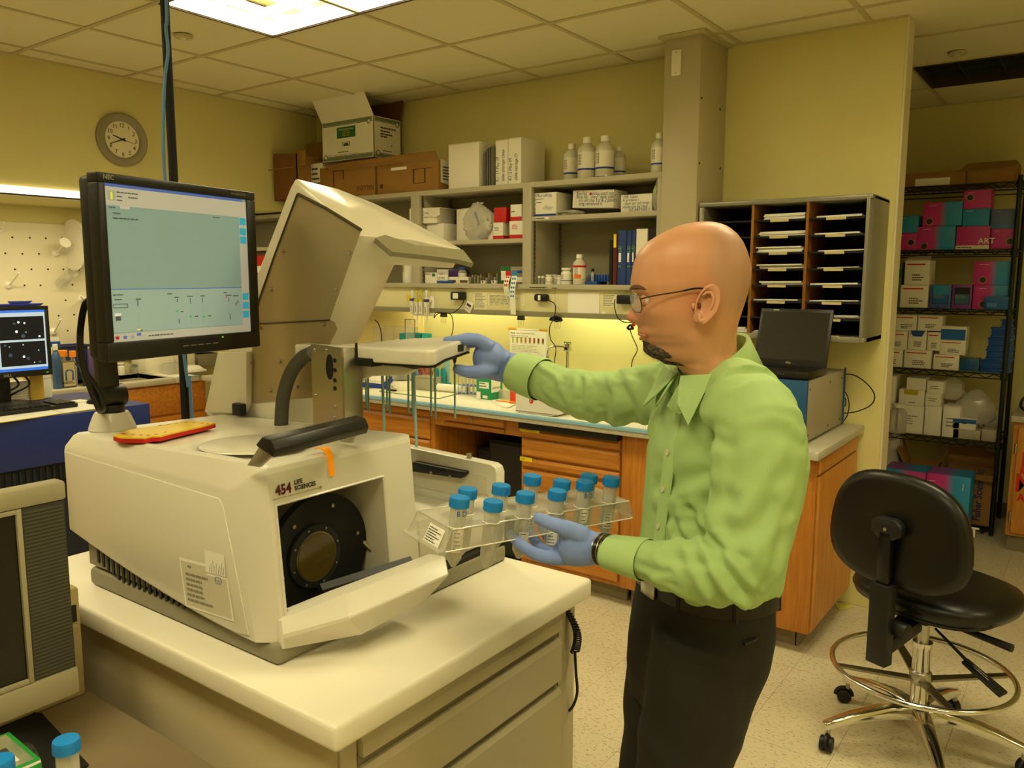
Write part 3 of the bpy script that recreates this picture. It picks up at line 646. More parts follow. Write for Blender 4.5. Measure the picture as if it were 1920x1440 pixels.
# raised lid
YL=1.292; Hh=PY(383,772,YL); lt_=PY(551,331,YL)-Hh; Lu=lt_.length; lu=lt_.normalized(); lw=V((-lu.z,0,lu.x)); lv=EY
def LP(u,v,w): return Hh+lu*u+lv*v+lw*w
lidw=mat('lid_white','#dcd6c0',.18)
def cs(px,py,u): p=PN(px,py,LP(u,0,0),lu)-Hh; return (p.dot(lv),p.dot(lw))
top=[cs(*q,Lu) for q in ((551,331),(630,350),(700,378),(760,408),(820,440),(866,466))]
btm=[cs(*q,Lu) for q in ((702,443),(725,436),(780,458))]
tv=[(max(0,a),b3) for a,b3 in top]; tv[0]=(0,0)
wB=btm[0][1]; far=tv[-1]
sec=tv+[(far[0]-.01,far[1]-.012),(far[0]*.55,wB-.005),(.03,wB),(0,wB)]
cen=LP(Lu*.5,.1,-.12)
def ringat(u,s,dv=0): return [LP(u,max(0,a*(s if a>0.02 else 1)),b3) for a,b3 in sec]
vS=(PN(758,475,LP(0,0,wB),lw)-Hh).dot(lv)
def ringb(u):
    k=len(sec); out=[]
    for i,(a,b3) in enumerate(sec):
        t=i/5 if i<=5 else None
        if t is not None: out.append(LP(u,vS*t,wB*.75*t**1.6))
        else: out.append(LP(u,{6:vS*1.0,7:vS*.6,8:.03,9:0}[i],{6:wB*.96,7:wB,8:wB,9:wB}[i]))
    return out
R_=[ringb(0),ringb(.3),ringb(Lu-.085),ringat(Lu-.055,1.0),ringat(Lu-.03,1.0)]
end=[LP(Lu,a,b3-.006 if b3>-.1 else b3) for a,b3 in sec]
R_.append(end)
g=G().rings(R_,True,True); g.obj('lid',lidw,sq,bev=.006,sharp=30)
# end face bulge
# metal sheet on the near face
ms=mat('lid_steel','#a18f66',.45,.35,bump=(40,.05,.002),vscale=(1,1,8))
def NP(px,py,dy=-.004): return PY(px,py,YL+dy)
g=G().quad(NP(557,362),NP(678,430),NP(618,601),NP(470,607)); g.obj('lid_sheet',ms,sq,fix=False)
g=G(); g.tube([NP(559,364,-.006),NP(612,391,-.006),NP(677,431,-.006)],.004,5); g.tube([NP(557,364,-.006),NP(512,485,-.006),NP(470,607,-.006),NP(618,600,-.006)],.002,5); g.obj('lid_seam',mat('seam_brown','#4a3f28',.6),sq)
g=G().quad(NP(470,608),NP(618,599),NP(628,604),NP(633,617),NP(620,642),NP(600,745),NP(461,755),NP(463,680),NP(473,655)); g.obj('lid_lower_sheet',ms,sq,fix=False)
for q in ((532,470),(654,474),(508,542),(629,542),(608,607),(488,615),(473,681),(525,677),(507,732),(557,725)):
    p=NP(*q,-.006); G().cyl(p,p-EY*.004,.0045,.0035,10).obj('screw',steel,sq)
# visor under the lid tip
v0=[PN(*q,LP(Lu+.005,0,0),lu) for q in ((704,446),(735,472),(800,479),(862,487),(888,494),(868,468),(780,460),(722,440))]
g=G(); g.rings([v0,[p-lu*.012 for p in v0]]); g.obj('visor',mat('visor_grey','#8b8569',.3),sq)
p=PN(747,481,LP(Lu-.05,0,wB),lw); 
# lid foot: white plate and hinge
pts=[PY(*q,YL-.022) for q in ((383,773),(408,660),(462,660),(461,755),(455,775))]
G().prism([(0,0),(1,0)],(0,0,0),EX,EY,EZ)
g=G().rings([[p for p in pts],[p+EY*.02 for p in pts]]); g.obj('lid_side_plate',lidw,sq,bev=.002)
p=PY(448,766,YL-.03); G().box(p.x-.018,p.x+.02,YL-.04,YL-.02,p.z-.018,p.z+.014).obj('hinge_block',black,sq,bev=.004)
# rear tray surface behind
G().box(-1.885,-1.62,1.282,1.535,1.05,1.22).obj('rear_cover',seqw,sq,bev=.01)
# sipper bracket, hose, arm
by=1.19; 
a,b2=PY(583,645,by),PY(640,652,by); xL,xR=a.x,b2.x; zT=a.z
G().prism([(xL,ZT-.01),(xR,ZT-.01),(xR,zT-.004),(xL,zT)],(0,by,0),EX,EZ,(0,.006,0)).obj('bracket_plate',steel,sq)
G().box(xR-.004,xR,by+.006,by+.06,ZT-.01,zT-.005).obj('bracket_flange',steel,sq,bev=.001)
p=PY(618,688,by-.0005); pts=[(.012*math.cos(t2)*(1.0),.028*math.sin(t2)) for t2 in [PI*2*k/20 for k in range(20)]]
G().prism([(min(a_,.010),b_) for a_,b_ in pts],(p.x,by-.001,p.z),EX,EZ,(0,.002,0)).obj('bracket_hole',blackm,sq)
for q in ((628,676),(628,694),(628,713),(628,728)): 
    p=PY(*q,by); G().cyl((p.x,by-.0012,p.z),(p.x,by+.001,p.z),.005,n=10).obj('hole',black,sq)
for q in ((588,656),(610,657),(590,741),(627,762),(626,783)):
    p=PY(*q,by); G().cyl((p.x,by-.003,p.z),(p.x,by,p.z),.0045,n=10).obj('screw',steel,sq)
hs=bez([PY(586,661,1.225),PY(566,672,1.225),PY(545,700,1.225),PY(531,745,1.225),PY(527,800,1.225)],7)
G().tube(hs,.0165,12).obj('hose',mat('hose_grey','#4a463c',.6),sq)
# arm tray
ny=1.235; fy=1.545
nl,nr=PY(551,640,ny),PY(800,657,ny); nlb,nrb=PY(549,664,ny),PY(800,687,ny)
nl.z=PY(640,652,ny).z; nlb.z=nl.z-.034
el=PY(806,669,ny)
def tx_(px,Y): return PY(px,668,Y).x
cx_=[(nl.x,ny,nl.z),(nr.x,ny,nr.z),(tx_(817,ny+.02),ny+.02,nr.z),(tx_(826,ny+.06),ny+.06,nr.z+.001),(tx_(834,ny+.11),ny+.11,nr.z+.001),(tx_(856,ny+.19),ny+.19,nr.z+.002),(tx_(881,fy-.03),fy-.03,nr.z+.004),(tx_(877,fy),fy,nr.z+.004),(-1.44,fy,nl.z),(-1.44,1.280,nl.z),(nl.x,1.280,nl.z)]
bz=nrb.z-nr.z
g=G(); ti=[(x,y,z) for x,y,z in cx_]; lo=[(x,y,z+bz) for x,y,z in cx_]
g.rings([lo,ti]); g.obj('arm_tray',seqw,sq,bev=.006,seg=3)
g=G(); lo2=[(x-.002,y+.002,z+bz-.004) for x,y,z in cx_]; g.rings([lo2,[(x,y,z+.003) for x,y,z in lo2]]); g.obj('tray_gasket',black,sq)
a=PY(660,678,ny-.004); G().box(a.x,a.x+.062,ny-.005,ny+.03,a.z-.008,a.z+.010).obj('tray_latch',black,sq,bev=.002)
p=PY(667,653,ny-.002); G().box(p.x,p.x+.004,ny-.004,ny,p.z-.02,p.z+.012).obj('tray_slit',black,sq)
a=tx_(861,ny+.21); G().box(a-.01,a+.006,ny+.19,ny+.22,nr.z-.022,nr.z-.006).obj('tray_catch',dgrey,sq,bev=.001)
# arm housing under the tray
hz=nrb.z-.003
pts=[PY(*q,1.262) for q in ((649,664),(780,692),(757,704),(690,706),(672,716),(660,742),(641,748))]
g=G().rings([pts,[p+EY*.02 for p in pts]]); g.obj('arm_housing',seqin,sq,bev=.006)
# needles
nb=mat('needle_blue','#8fb8bd',.35); pur=mat('hub_purple','#2c1f56',.5)
for (xa,ya,xb,yb,yy,hub) in ((651,735,651,766,1.46,0),(659,726,660,786,1.36,0),(686,704,687,766,1.42,0),(690,704,691,771,1.40,0),(716,690,721,822,1.34,0),(725,690,726,770,1.46,1),(730,690,731,775,1.43,1),(765.5,692,766,775,1.46,1),(773,692,774,781,1.43,1),(775,690,781,838,1.34,0),(808,690,808.5,780,1.48,1),(816,690,816.5,786,1.45,1),(852.5,690,853,785,1.52,1)):
    p=PY(xa,ya,yy); q=PY(xb,yb,yy); p.z=hz if ya<703 else p.z
    G().cyl(p,q,.0026 if not (yb>800) else .0034,n=6).obj('sipper_needle',nb,sq)
    if hub: G().tube([p+EZ*.001,p-EZ*.012,p-EZ*.024],[.0062,.0058,.003],8).obj('needle_hub',pur,sq)
# ================================================================ yellow card on top
zt=ZT+.0055
pl=[(210,818),(248,806),(300,795),(335,786),(375,786),(404,794),(404,799),(330,818),(290,823),(283,823),(268,826),(212,822)]
pl=[(212,815),(240,804),(330,790),(345,787),(375,788),(404,793),(380,800),(330,812),(300,820),(285,820),(270,823),(225,820)]
P_=[PZ(*q,1.272+.011) for q in pl]
for p in P_: p.z=ztop(p.x)+.0125
kt=thing('loading_tray','yellow loading tray with red edge and red marks lying on the sequencer','tray',(P_[0].x,P_[0].y,1.268))
g=G().rings([[p-EZ*.0118 for p in P_],[p-EZ*.003 for p in P_]]); g.obj('base',red,kt)
cen=sum(P_,V())/len(P_)
g=G().rings([[p-EZ*.003 for p in P_],[p.copy() for p in P_]]); g.obj('cover',mat('tray_yellow','#e8c51c',.3),kt)
for (qx,qy) in ((229,813),(246,815),(262,817),(276,818),(292,816),(310,812),(300,795),(316,793),(332,791),(350,790),(366,791),(382,793),(392,795),(226,812)):
    p=PZ(qx,qy,1.2835); p.z=ztop(p.x)+.0129; d=V((cen.x-p.x,cen.y-p.y,0)).normalized()*.008; s=V((-d.y,d.x,0))*.45
    G().quad(p-s,p+s,p+s+d,p-s+d).obj('red_mark',red,kt,fix=False)
# ================================================================ NEC monitor on post
xa,xb=-1.55,-1.632
mTL,mBL,mTR,mBR=PX(181,321,xa),PX(197,683,xa),PX(478,361,xb),PX(487,648,xb)
mx_=(mTR-mTL); mx_.z=0; MW=mx_.length; mux=mx_.normalized(); mn=mux.cross(EZ)     # facing +X
zc1=(mTL.z+mTR.z)/2; zc0=(mBL.z+mBR.z)/2; MH=zc1-zc0
mo=V((mTL.x,mTL.y,zc0))
mon=thing('computer_monitor','big black flat monitor with a pale blue control screen on a post over the sequencer','monitor',(mo.x,mo.y,mo.z))
mbl=mat('monitor_black','#1c1b17',.4)
def MP(x,y,d=0): return mo+mux*x+EZ*y+mn*d
def mbox(x0,x1,y0,y1,d0,d1): return G().hexa([MP(x0,y0,d0),MP(x1,y0,d0),MP(x1,y0,d1),MP(x0,y0,d1)],[MP(x0,y1,d0),MP(x1,y1,d0),MP(x1,y1,d1),MP(x0,y1,d1)])
# screen rectangle from the photo
sTL=PN(198,344,mo,mn)-mo; sBR=PN(472,620,mo,mn)-mo; sBL=PN(215,644,mo,mn)-mo; sTR=PN(463,373,mo,mn)-mo
sx0=(sTL.dot(mux)+sBL.dot(mux))/2; sx1=(sBR.dot(mux)+sTR.dot(mux))/2; sy1=(sTL.z+sTR.z)/2; sy0=(sBR.z+sBL.z)/2
for a in ((0,MW,0,sy0),(0,MW,sy1,MH),(0,sx0,sy0,sy1),(sx1,MW,sy0,sy1)): mbox(a[0],a[1],a[2],a[3],-.03,0).obj('bezel',mbl,mon,bev=.003)
mbox(.004,MW-.004,.004,MH-.004,-.062,-.025).obj('back_shell',mbl,mon,bev=.01)
sw,shh=sx1-sx0,sy1-sy0
mbox(sx0,sx1,sy0,sy1,-.02,-.004).obj('screen',mat('screen_blue','#86a3a8',.35,emit=.16,ecol='#9fbfc0'),mon)
def sr(name,m,u0,u1,v0,v1,d=-.0036,par=None):
    return G().quad(MP(sx0+u0*sw,sy1-v1*shh,d),MP(sx0+u1*sw,sy1-v1*shh,d),MP(sx0+u1*sw,sy1-v0*shh,d),MP(sx0+u0*sw,sy1-v0*shh,d)).obj(name,m,mon,fix=False)
wsc=mat('screen_white','#b3b4b0',.4,emit=.24,ecol='#c4c3ba'); bsc=mat('screen_bar','#4a62a8',.4,emit=.5); dsc=mat('screen_ink','#4f5660',.5,emit=.15); tsc=mat('screen_teal','#2f9fc0',.4,emit=.4); lsc=mat('screen_lower','#96b0b2',.4,emit=.2,ecol='#a8c4c4')
sr('title_bar',bsc,0,.965,0,.020); sr('header_area',wsc,0,1,.020,.135); sr('side_column',wsc,.935,1,.135,.945); sr('task_bar',wsc,0,1,.945,1)
sr('screen_pane',lsc,0,.935,.665,.94); sr('divider',bsc,0,.935,.66,.665,-.0033)
sr('app_icon',mat('icon_grey','#98a0a0',.5,emit=.3),.015,.062,.045,.105,-.0033); sr('icon_mark',mat('icon_yellow','#c9c91e',.4,emit=.6),.033,.046,.052,.1,-.003)
for k,(u,v,w2) in enumerate(((.07,.042,.14),(.07,.068,.05),(.14,.068,.06),(.07,.092,.05),(.02,.14,.06),(.04,.175,.06),(.04,.205,.17),(.72,.145,.08),(.01,.69,.10),(.02,.72,.06),(.36,.69,.04),(.15,.72,.05),(.41,.715,.04),(.5,.71,.06),(.6,.71,.06),(.78,.69,.03),(.80,.71,.06),(.86,.715,.06),(.45,.815,.03),(.55,.853,.03),(.65,.855,.03),(.17,.927,.03),(.22,.965,.17))):
    o=MP(sx0+u*sw,sy1-(v+.014)*shh,-.0036); lines(mon,o,mux,EZ,w2*sw,.012*shh,1,dsc,'screen_text',seed=k,fill=.6)
sr('tab',mat('tab_grey','#b5b2b0',.4,emit=.4),.085,.145,.133,.152,-.003)
for v in (.14,.215,.278,.705,.772,.84): sr('side_button',tsc,.938,.99,v,v+.052,-.003)
for u,v in ((.415,.815),(.51,.855),(.61,.862)): sr('green_marker',mat('mk_green','#2fb52f',.4,emit=.5),u,u+.016,v,v+.009,-.003)
sr('red_marker',mat('mk_red','#c8321f',.4,emit=.5),.795,.808,.727,.736,-.003); sr('yellow_marker',mat('mk_yellow','#d3c52a',.4,emit=.6),.15,.168,.922,.932,-.003)
for u,v,h2 in ((.16,.735,.04),(.425,.735,.02),(.52,.73,.04),(.61,.73,.035),(.82,.735,.03),(.432,.875,.03),(.825,.855,.045)): sr('gauge_tick',dsc,u,u+.005,v,v+h2,-.0031)
for u in (.162,.427,.522,.612,.822): sr('gauge_line',lsc if False else mat('gauge_line','#8aa5a8',.5,emit=.3),u,u+.0025,.74,.92,-.0032)
for a in ((.01,.1,.755,.759),(.01,.1,.778,.782),(.01,.013,.755,.782),(.097,.1,.755,.782)): sr('entry_box',dsc,*a,-.003)
sr('device_icon',dsc,.02,.052,.835,.862,-.003); sr('device_icon',mat('icon_pale','#d5d5d0',.5,emit=.4),.015,.055,.815,.832,-.003)
g=G().hexa(*[[MP(sx0+u*sw,sy1-v*shh,d) for u,v,d in q] for q in ([(.875,.80,-.0034),(.905,.775,-.0034),(.905,.775,-.003),(.875,.80,-.003)],[(.875,.775,-.0034),(.905,.75,-.0034),(.905,.75,-.003),(.875,.775,-.003)])]); g.obj('device_icon',mat('icon_mid','#8b9090',.5,emit=.2),mon)
for u,mm in ((.012,red),(.06,bsc),(.105,mat('icon_dim','#9a9a96',.5,emit=.3))): sr('task_icon',mm,u,u+.022,.963,.982,-.003)
sr('task_icon',bsc,.145,.172,.95,.968,-.003)
tl=mat('bezel_print','#8f8c80',.5)
text('NEC',.0125,MP(.012,MH-.0125,.0005),mux,EZ,tl,mon,bold=.0003); text('AccuSync LCD',.0075,MP(MW-.078,MH-.011,.0005),mux,EZ,tl,mon)
mbox(MW*.42,MW*.70,.028,.031,0,.001).obj('button_groove',black,mon); mbox(MW*.705,MW*.715,.0295,.0325,0,.0015).obj('power_led',mat('led_green','#5f9c1c',.4,emit=1.2),mon)
for k in range(5): mbox(MW*(.44+.05*k),MW*(.475+.05*k),.018,.0195,0,.0008).obj('button_mark',tl,mon)
# post and dome
db=PZ(211,800,1.268); ZD=1.264
G().lathe([(.052,ZD),(.050,ZD+.008),(.040,ZD+.034),(.036,ZD+.040),(.0,ZD+.041)],(db.x,db.y,0),28,False).obj('dome_base',seqw,mon)
G().cyl((db.x,db.y,ZD+.04),(db.x,db.y,ZD+.058),.030,n=24).obj('swivel',mbl,mon,bev=.002)
G().tube([(db.x,db.y-.03,ZD+.078),(db.x,db.y+.03,ZD+.078)],.027,20).obj('joint',mbl,mon,bev=.002)
mc=MP(MW*.5,MH*.45,-.07)
tp=V((db.x,db.y-.005,ZD+.085)); tq=PX(205,640,db.x); tq=V((db.x,db.y-.012,zc0+.10))
G().hexa([tp+V(p) for p in ((-.014,-.022,0),(.014,-.022,0),(.014,.022,0),(-.014,.022,0))],[tq+V(p) for p in ((-.014,-.022,0),(.014,-.022,0),(.014,.022,0),(-.014,.022,0))]).obj('post',mbl,mon,bev=.003)
G().tube([tq-EZ*.02,mc+mn*.01],[.018,.02],10).obj('arm',mbl,mon)
for k,off in enumerate((0,.014)):
    G().tube(bez([MP(.02,MH*.34,-.06),PX(158,575,-1.64),PX(150,635,-1.66),PX(157,690,-1.68),PX(172,735,-1.70)+EY*off,PX(186,768,-1.71)+EY*off*.5,V((db.x,db.y-.028,ZD+.05))],6),.0065,8).obj('cable',cordm,mon)
# hanging cable pole
pX=-2.06; a=PX(345,720,pX)
pc=thing('service_pole','thin black pole from the ceiling to the floor behind the sequencer','pole',(pX,a.y,0))
G().cyl((pX,a.y,0),(pX,a.y,CEIL),.0115,n=12).obj('pole',blackm,pc)
G().lathe([(.03,0),(.03,.01),(.014,.02)],(pX,a.y,0),16).obj('foot_plate',black,pc); G().lathe([(.03,CEIL-.001),(.03,CEIL-.01),(.014,CEIL-.02)],(pX,a.y,0),16).obj('ceiling_plate',black,pc)
pb=[PX(312,5,pX+.02),PX(311,50,pX+.02),PX(315,95,pX+.02),PX(309,150,pX+.02),PX(306,230,pX+.02),PX(309,330,pX+.02),PX(330,520,pX+.02),PX(345,665,pX+.02),PX(353,725,pX+.02),PX(360,778,pX+.02)]
bc=bez([V((pX+.02,pb[0].y,CEIL))]+pb+[V((pX+.02,pb[-1].y+.01,.02))],6)
G().tube(bc,.0045,8).obj('data_cable',mat('cable_blue','#5a86b8',.5),None,label='light blue data cable running down the black pole',cat='cable')
# ================================================================ items on the wall shelving
def rotbox(t,name,m,w_,d_,h_,bev=.002,z0=0,x0=0,y0=0): # local box, front at -Y, centred in x, base z0
    return G().box(x0-w_/2,x0+w_/2,y0,y0+d_,z0,z0+h_).obj(name,m,t,bev=bev,local=True)
def carton(label,l,t,r,b,Y,dep,z0,m=white,yaw=0,name='carton',cat='box',group=None,flap=True,tiltz=0,xr=None):
    ym=(t+b)/2
    A=PY(l,ym,Y); B=PY(r,ym,Y); zt=PY((l+r)/2,t,Y).z; W_=max(.01,B.x-A.x); H_=max(.01,zt-z0)
    o=thing(name,label,cat,((A.x+B.x)/2,Y,z0),group,yaw); o['w']=W_; o['h']=H_; o['d']=dep
    rotbox(o,'body',m,W_,dep,H_)
    if flap:
        G().box(-W_/2+.002,W_/2-.002,dep*.49,dep*.51,H_-.0005,H_+.0006).obj('top_seam',cardd if m in (card,) else mat('seam','#a8a08a',.8),o,local=True)
        G().box(-W_/2-.0006,W_/2+.0006,-.0006,dep*.0+.0006,H_*.98,H_*.985).obj('lid_edge',mat('seam','#a8a08a',.8),o,local=True)
    return o
def fpatch(o,name,m,u0,u1,v0,v1,d=.0006):   # on front face, fractions
    W_,H_=o['w'],o['h']; return patch(o,name,m,(-W_/2+u0*W_,-.0002,v0*H_),EX,EZ,(u1-u0)*W_,(v1-v0)*H_,local=True,d=d)
def spatch(o,name,m,u0,u1,v0,v1,d=.0006):   # right side face
    W_,H_,D_=o['w'],o['h'],o['d']; return patch(o,name,m,(W_/2+.0002,u0*D_,v0*H_),EY,EZ,(u1-u0)*D_,(v1-v0)*H_,local=True,d=d)
def flines(o,u0,u1,v0,v1,n,m=ink,seed=1,fill=.4,d=0,name='printed_lines'):
    W_,H_=o['w'],o['h']; return lines(o,V((-W_/2+u0*W_,-.0004-d,v0*H_)),EX,EZ,(u1-u0)*W_,(v1-v0)*H_,n,m,name,fill,seed,local=True)
def ftext(o,s,u,v,size,m=ink,sx=1,d=.0006,align='LEFT'):
    W_,H_=o['w'],o['h']; return text(s,size,(-W_/2+u*W_,-d,v*H_),EX,EZ,m,o,sx=sx,local=True,align=align)
ZT1=2.150
# brown cartons on top
bz=PY(606,306,3.83).z
c1=carton('brown cardboard carton with the upside down printed word, under the open white carton',600,310,703,356,3.82,.26,ZT1,card,name='cardboard_box',flap=False); 
H=c1['h']=bz-ZT1
ink2=mat('carton_print','#4a3016',.8)
text('NALGENE',.046,(c1['w']/2-.012,-.0008,.068),-EX,-EZ,ink2,c1,sx=.8,local=True)
for a in ((.25,.27,.3,.75),(.25,.45,.73,.75),(.43,.45,.5,.75),(.12,.16,.8,.82)): fpatch(c1,'printed_mark',ink2,*a)
c2=carton('brown cardboard carton with a long torn flap, beside the plain white box',707,306,822,352,3.82,.24,ZT1,card,name='cardboard_box',flap=False)
for a in ((.60,.80,.28,.30),(.60,.62,.28,.78),(.78,.80,.28,.78),(.60,.9,.76,.78),(.05,.3,.93,.935),(.05,.1,.22,.36)): fpatch(c2,'printed_mark',ink2,*a)
W2=c2['w']; H2=c2['h']
G().hexa([(-W2/2-.42,-.004,H2+.002),(W2/2,-.004,H2+.002),(W2/2,.0,H2+.004),(-W2/2-.42,.0,H2+.004)],[(-W2/2-.42,-.085,H2+.028),(W2/2+.02,-.06,H2+.045),(W2/2+.02,-.056,H2+.048),(-W2/2-.42,-.081,H2+.031)]).obj('flap',card,c2,local=True)
fpatch(c2,'torn_patch',paper,.24,.50,.80,.90)
p=G().quad((W2/2+.001,.02,.05),(W2/2+.001,.16,.03),(W2/2+.001,.16,.17),(W2/2+.001,.02,.19)).obj('shipping_label',paper,c2,local=True,fix=False)
lines(c2,(W2/2+.0015,.04,.06),EY,EZ,.1,.09,5,ink,local=True)
c3=carton('small printed white carton at the left end of the brown cartons',583,306,604,340,3.83,.14,ZT1,white,name='carton'); flines(c3,.1,.9,.1,.9,6,seed=3); 
# open white carton
A,B=PY(604,268,3.835),PY(701,254,3.835); W_=B.x-A.x; zt=PY(701,216,3.835).z; 
oc=thing('carton','open white printed carton with green bands standing on the brown cartons','box',((A.x+B.x)/2,3.835,bz+.0008)); H_=zt-bz; D_=.25; oc['w']=W_; oc['h']=H_; oc['d']=D_
g=G()
for a in ((-W_/2,W_/2,0,.004),(-W_/2,W_/2,D_-.004,D_),): g.box(a[0],a[1],a[2],a[3],0,H_)
for a in ((-W_/2,-W_/2+.004),(W_/2-.004,W_/2)): g.box(a[0],a[1],0,D_,0,H_)
g.box(-W_/2,W_/2,0,D_,0,.004); g.obj('body',white,oc,local=True)
fl=PY(594,188,3.80).z-zt
def slab(pts,d,name,m,o): d=V(d); return G().rings([[V(p) for p in pts],[V(p)+d for p in pts]]).obj(name,m,o,local=True)
slab([(-W_/2,0,H_),(W_/2,0,H_),(W_/2-.012,-.075,H_+.145),(-W_/2-.02,-.075,H_+.165)],(0,.003,0.002),'front_flap',white,oc)
slab([(-W_/2,D_,H_),(W_/2,D_,H_),(W_/2+.01,D_+.02,H_+.15),(-W_/2,D_+.02,H_+.15)],(0,.003,0),'back_flap',cardd,oc)
slab([(W_/2,.0,H_),(W_/2,D_,H_),(W_/2+.06,D_,H_-.1),(W_/2+.06,.03,H_-.1)],(.003,0,0),'side_flap',white,oc) if False else None
gb=mat('band_green','#7d8a72',.7); gl=mat('line_green','#1e4030',.6)
for v0,v1,lv,cu in ((.90,.985,.885,.91),(.03,.11,.125,.07)):
    fpatch(oc,'green_band',gb,.02,.97,v0,v1); fpatch(oc,'band_line',gl,.02,.98,lv-.008,lv+.006); spatch(oc,'green_band',gb,.04,.97,v0,v1); spatch(oc,'band_line',gl,.03,.98,lv-.008,lv+.006)
    for f_,u in ((0,cu),(1,.86 if v0>.5 else .14)):
        for r,mm,dd in ((.017,gl,.0008),(.012,white,.001)):
            g=G(); cx,cz=(-W_/2+u*W_,lv*H_); pts=[(r*math.cos(k*PI/10),r*math.sin(k*PI/10)) for k in range(20)]
            if f_==0: g.quad(*[(cx+a,-dd,cz+b3) for a,b3 in pts])
            else: g.quad(*[(W_/2+dd,u*D_+a,cz+b3) for a,b3 in pts])
            g.obj('circle_mark',mm,oc,local=True,fix=False)
fpatch(oc,'green_label',green,.30,.66,.56,.83); ftext(oc,'Sterile Isolation Gowns',.48,.755,.017,white,.85,.0012,'CENTER')
for k in range(3): ftext(oc,('50 pcs, 20 pkts','Lot No. 715-509','Made in U.S.A.')[k],.48,.705-.05*k,.013,yellow,.85,.0012,'CENTER')
fpatch(oc,'barcode_box',gl,.40,.55,.36,.46); fpatch(oc,'barcode_box',white,.41,.54,.37,.45,.0009); flines(oc,.43,.52,.375,.445,1,gl,2,.9,.0006)
flines(oc,.32,.62,.19,.24,1); flines(oc,.12,.9,.145,.165,1,seed=4)
for k,(a,b2) in enumerate(((.70,.78),(.62,.68),(.55,.60),(.49,.54))): lines(oc,(W_/2+.0005,.06,a*H_),EY,EZ,.15-.02*k,.02,1,ink,seed=k,local=True)
spatch(oc,'square_mark',ink,.62,.66,.33,.36); lines(oc,(W_/2+.0005,.08,.17*H_),EY,EZ,.12,.012,1,ink,local=True)
# dark cardboard at the far left
p=PX(514,373,-4.775)
db_=thing('cardboard_box','dark brown open cardboard box in the corner below the clock wall','box',(-4.77,3.80,ZT1))
zt=PX(514,289,-4.775).z; y1=p.y
fx=PY(557,330,y1).x
zlow=ZT1+.001
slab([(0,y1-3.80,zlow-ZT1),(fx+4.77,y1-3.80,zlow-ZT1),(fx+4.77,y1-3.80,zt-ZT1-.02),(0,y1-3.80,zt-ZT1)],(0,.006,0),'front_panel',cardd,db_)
slab([(fx+4.77,y1-3.80,0),(fx+4.77,.28,0),(fx+4.77,.28,zt-ZT1-.03),(fx+4.77,y1-3.80,zt-ZT1-.02)],(-.006,0,0),'side_panel',card,db_)
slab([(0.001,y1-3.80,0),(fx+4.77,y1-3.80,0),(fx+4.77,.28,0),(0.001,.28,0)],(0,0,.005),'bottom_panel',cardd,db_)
q1,q2=PY(556,281,y1+.02),PY(573,335,y1+.02)
slab([(q1.x+4.77,y1-3.78,zt-ZT1-.1),(q2.x+4.77,y1-3.78,zt-ZT1-.1),(q2.x+4.77,y1-3.78,q1.z-ZT1-.01),(q1.x+4.77,y1-3.78,q1.z-ZT1)],(0,.005,0),'flap',card,db_)
a,b2=PY(489,321,y1-.03),PY(551,313,y1-.03)
a.x=max(a.x,-4.79); G().cyl(a,b2,.003,n=6).obj('stick',card,None,label='thin wooden stick poking out in front of the dark cardboard box',cat='stick')
fbx=thing('cardboard_sheet','tall tan cardboard sheet standing behind the small printed carton','board',(-4.3,3.99,ZT1)); a,b2=PY(574,270,3.99),PY(606,300,3.99)
fbx.location.x=(a.x+b2.x)/2; fbx['_o']=[fbx.location.x,3.99,ZT1]; G().box(a.x,b2.x,3.99,3.996,ZT1,a.z).obj('sheet',card,fbx); G().box(a.x+.01,b2.x-.01,3.996,4.05,ZT1,ZT1+.006).obj('fold',cardd,fbx)
# white boxes and folders on top
carton('plain white square box on the shelf top beside the grey folders',841,268,898,347,3.83,.22,ZT1)
def folder(l,r,t,label,m,lean=0):
    A,B=PY(l,310,3.85),PY(r,310,3.85); zt=PY(l,t,3.85).z
    o=thing('folder',label,'folder',((A.x+B.x)/2,3.85,ZT1)); w2=B.x-A.x
    G().box(-w2/2,-w2/2+.002,0,.22,0,zt-ZT1).obj('cover',m,o,local=True); G().box(w2/2-.002,w2/2,0,.22,0,zt-ZT1).obj('cover',m,o,local=True)
    G().box(-w2/2+.002,w2/2-.002,.004,.215,.004,zt-ZT1-.008).obj('sheets',paper,o,local=True); G().box(-w2/2,w2/2,0,.002,0,zt-ZT1).obj('spine',m,o,local=True)
for k,(l,r,t) in enumerate(((907,911,284),(911.5,915.5,280),(916,920,277),(920.5,928,275))): folder(l,r,t,('leftmost thin grey folder of the four beside the white square box','second grey folder from the white square box','third grey folder from the white square box','thickest grey folder, touching the tall white boxes')[k],mat('folder_grey','#6f6d63',.6))
for k,(l,r,t) in enumerate(((929,952,262),(953,977,258))):
    o=carton(('tall slim white box with handwriting, the left one of two','tall slim white box with handwriting, the right one beside the bottles')[k],l,t,r,342,3.82,.24,ZT1)
    hw=mat('handwriting','#35353d',.8)
    for j in (0,1): text(('R.I  17 May 09','slide storage clean','R.I. 2 May 09','slide storage O')[2*k+j],.03,(-o['w']/2+.025+.04*j,-.0008,.02),EZ,-EX,hw,o,sx=.8,local=True)
    if k: G().box(.0,.04,.10,.11,o['h'],o['h']+.001).obj('slot',black,o,local=True)
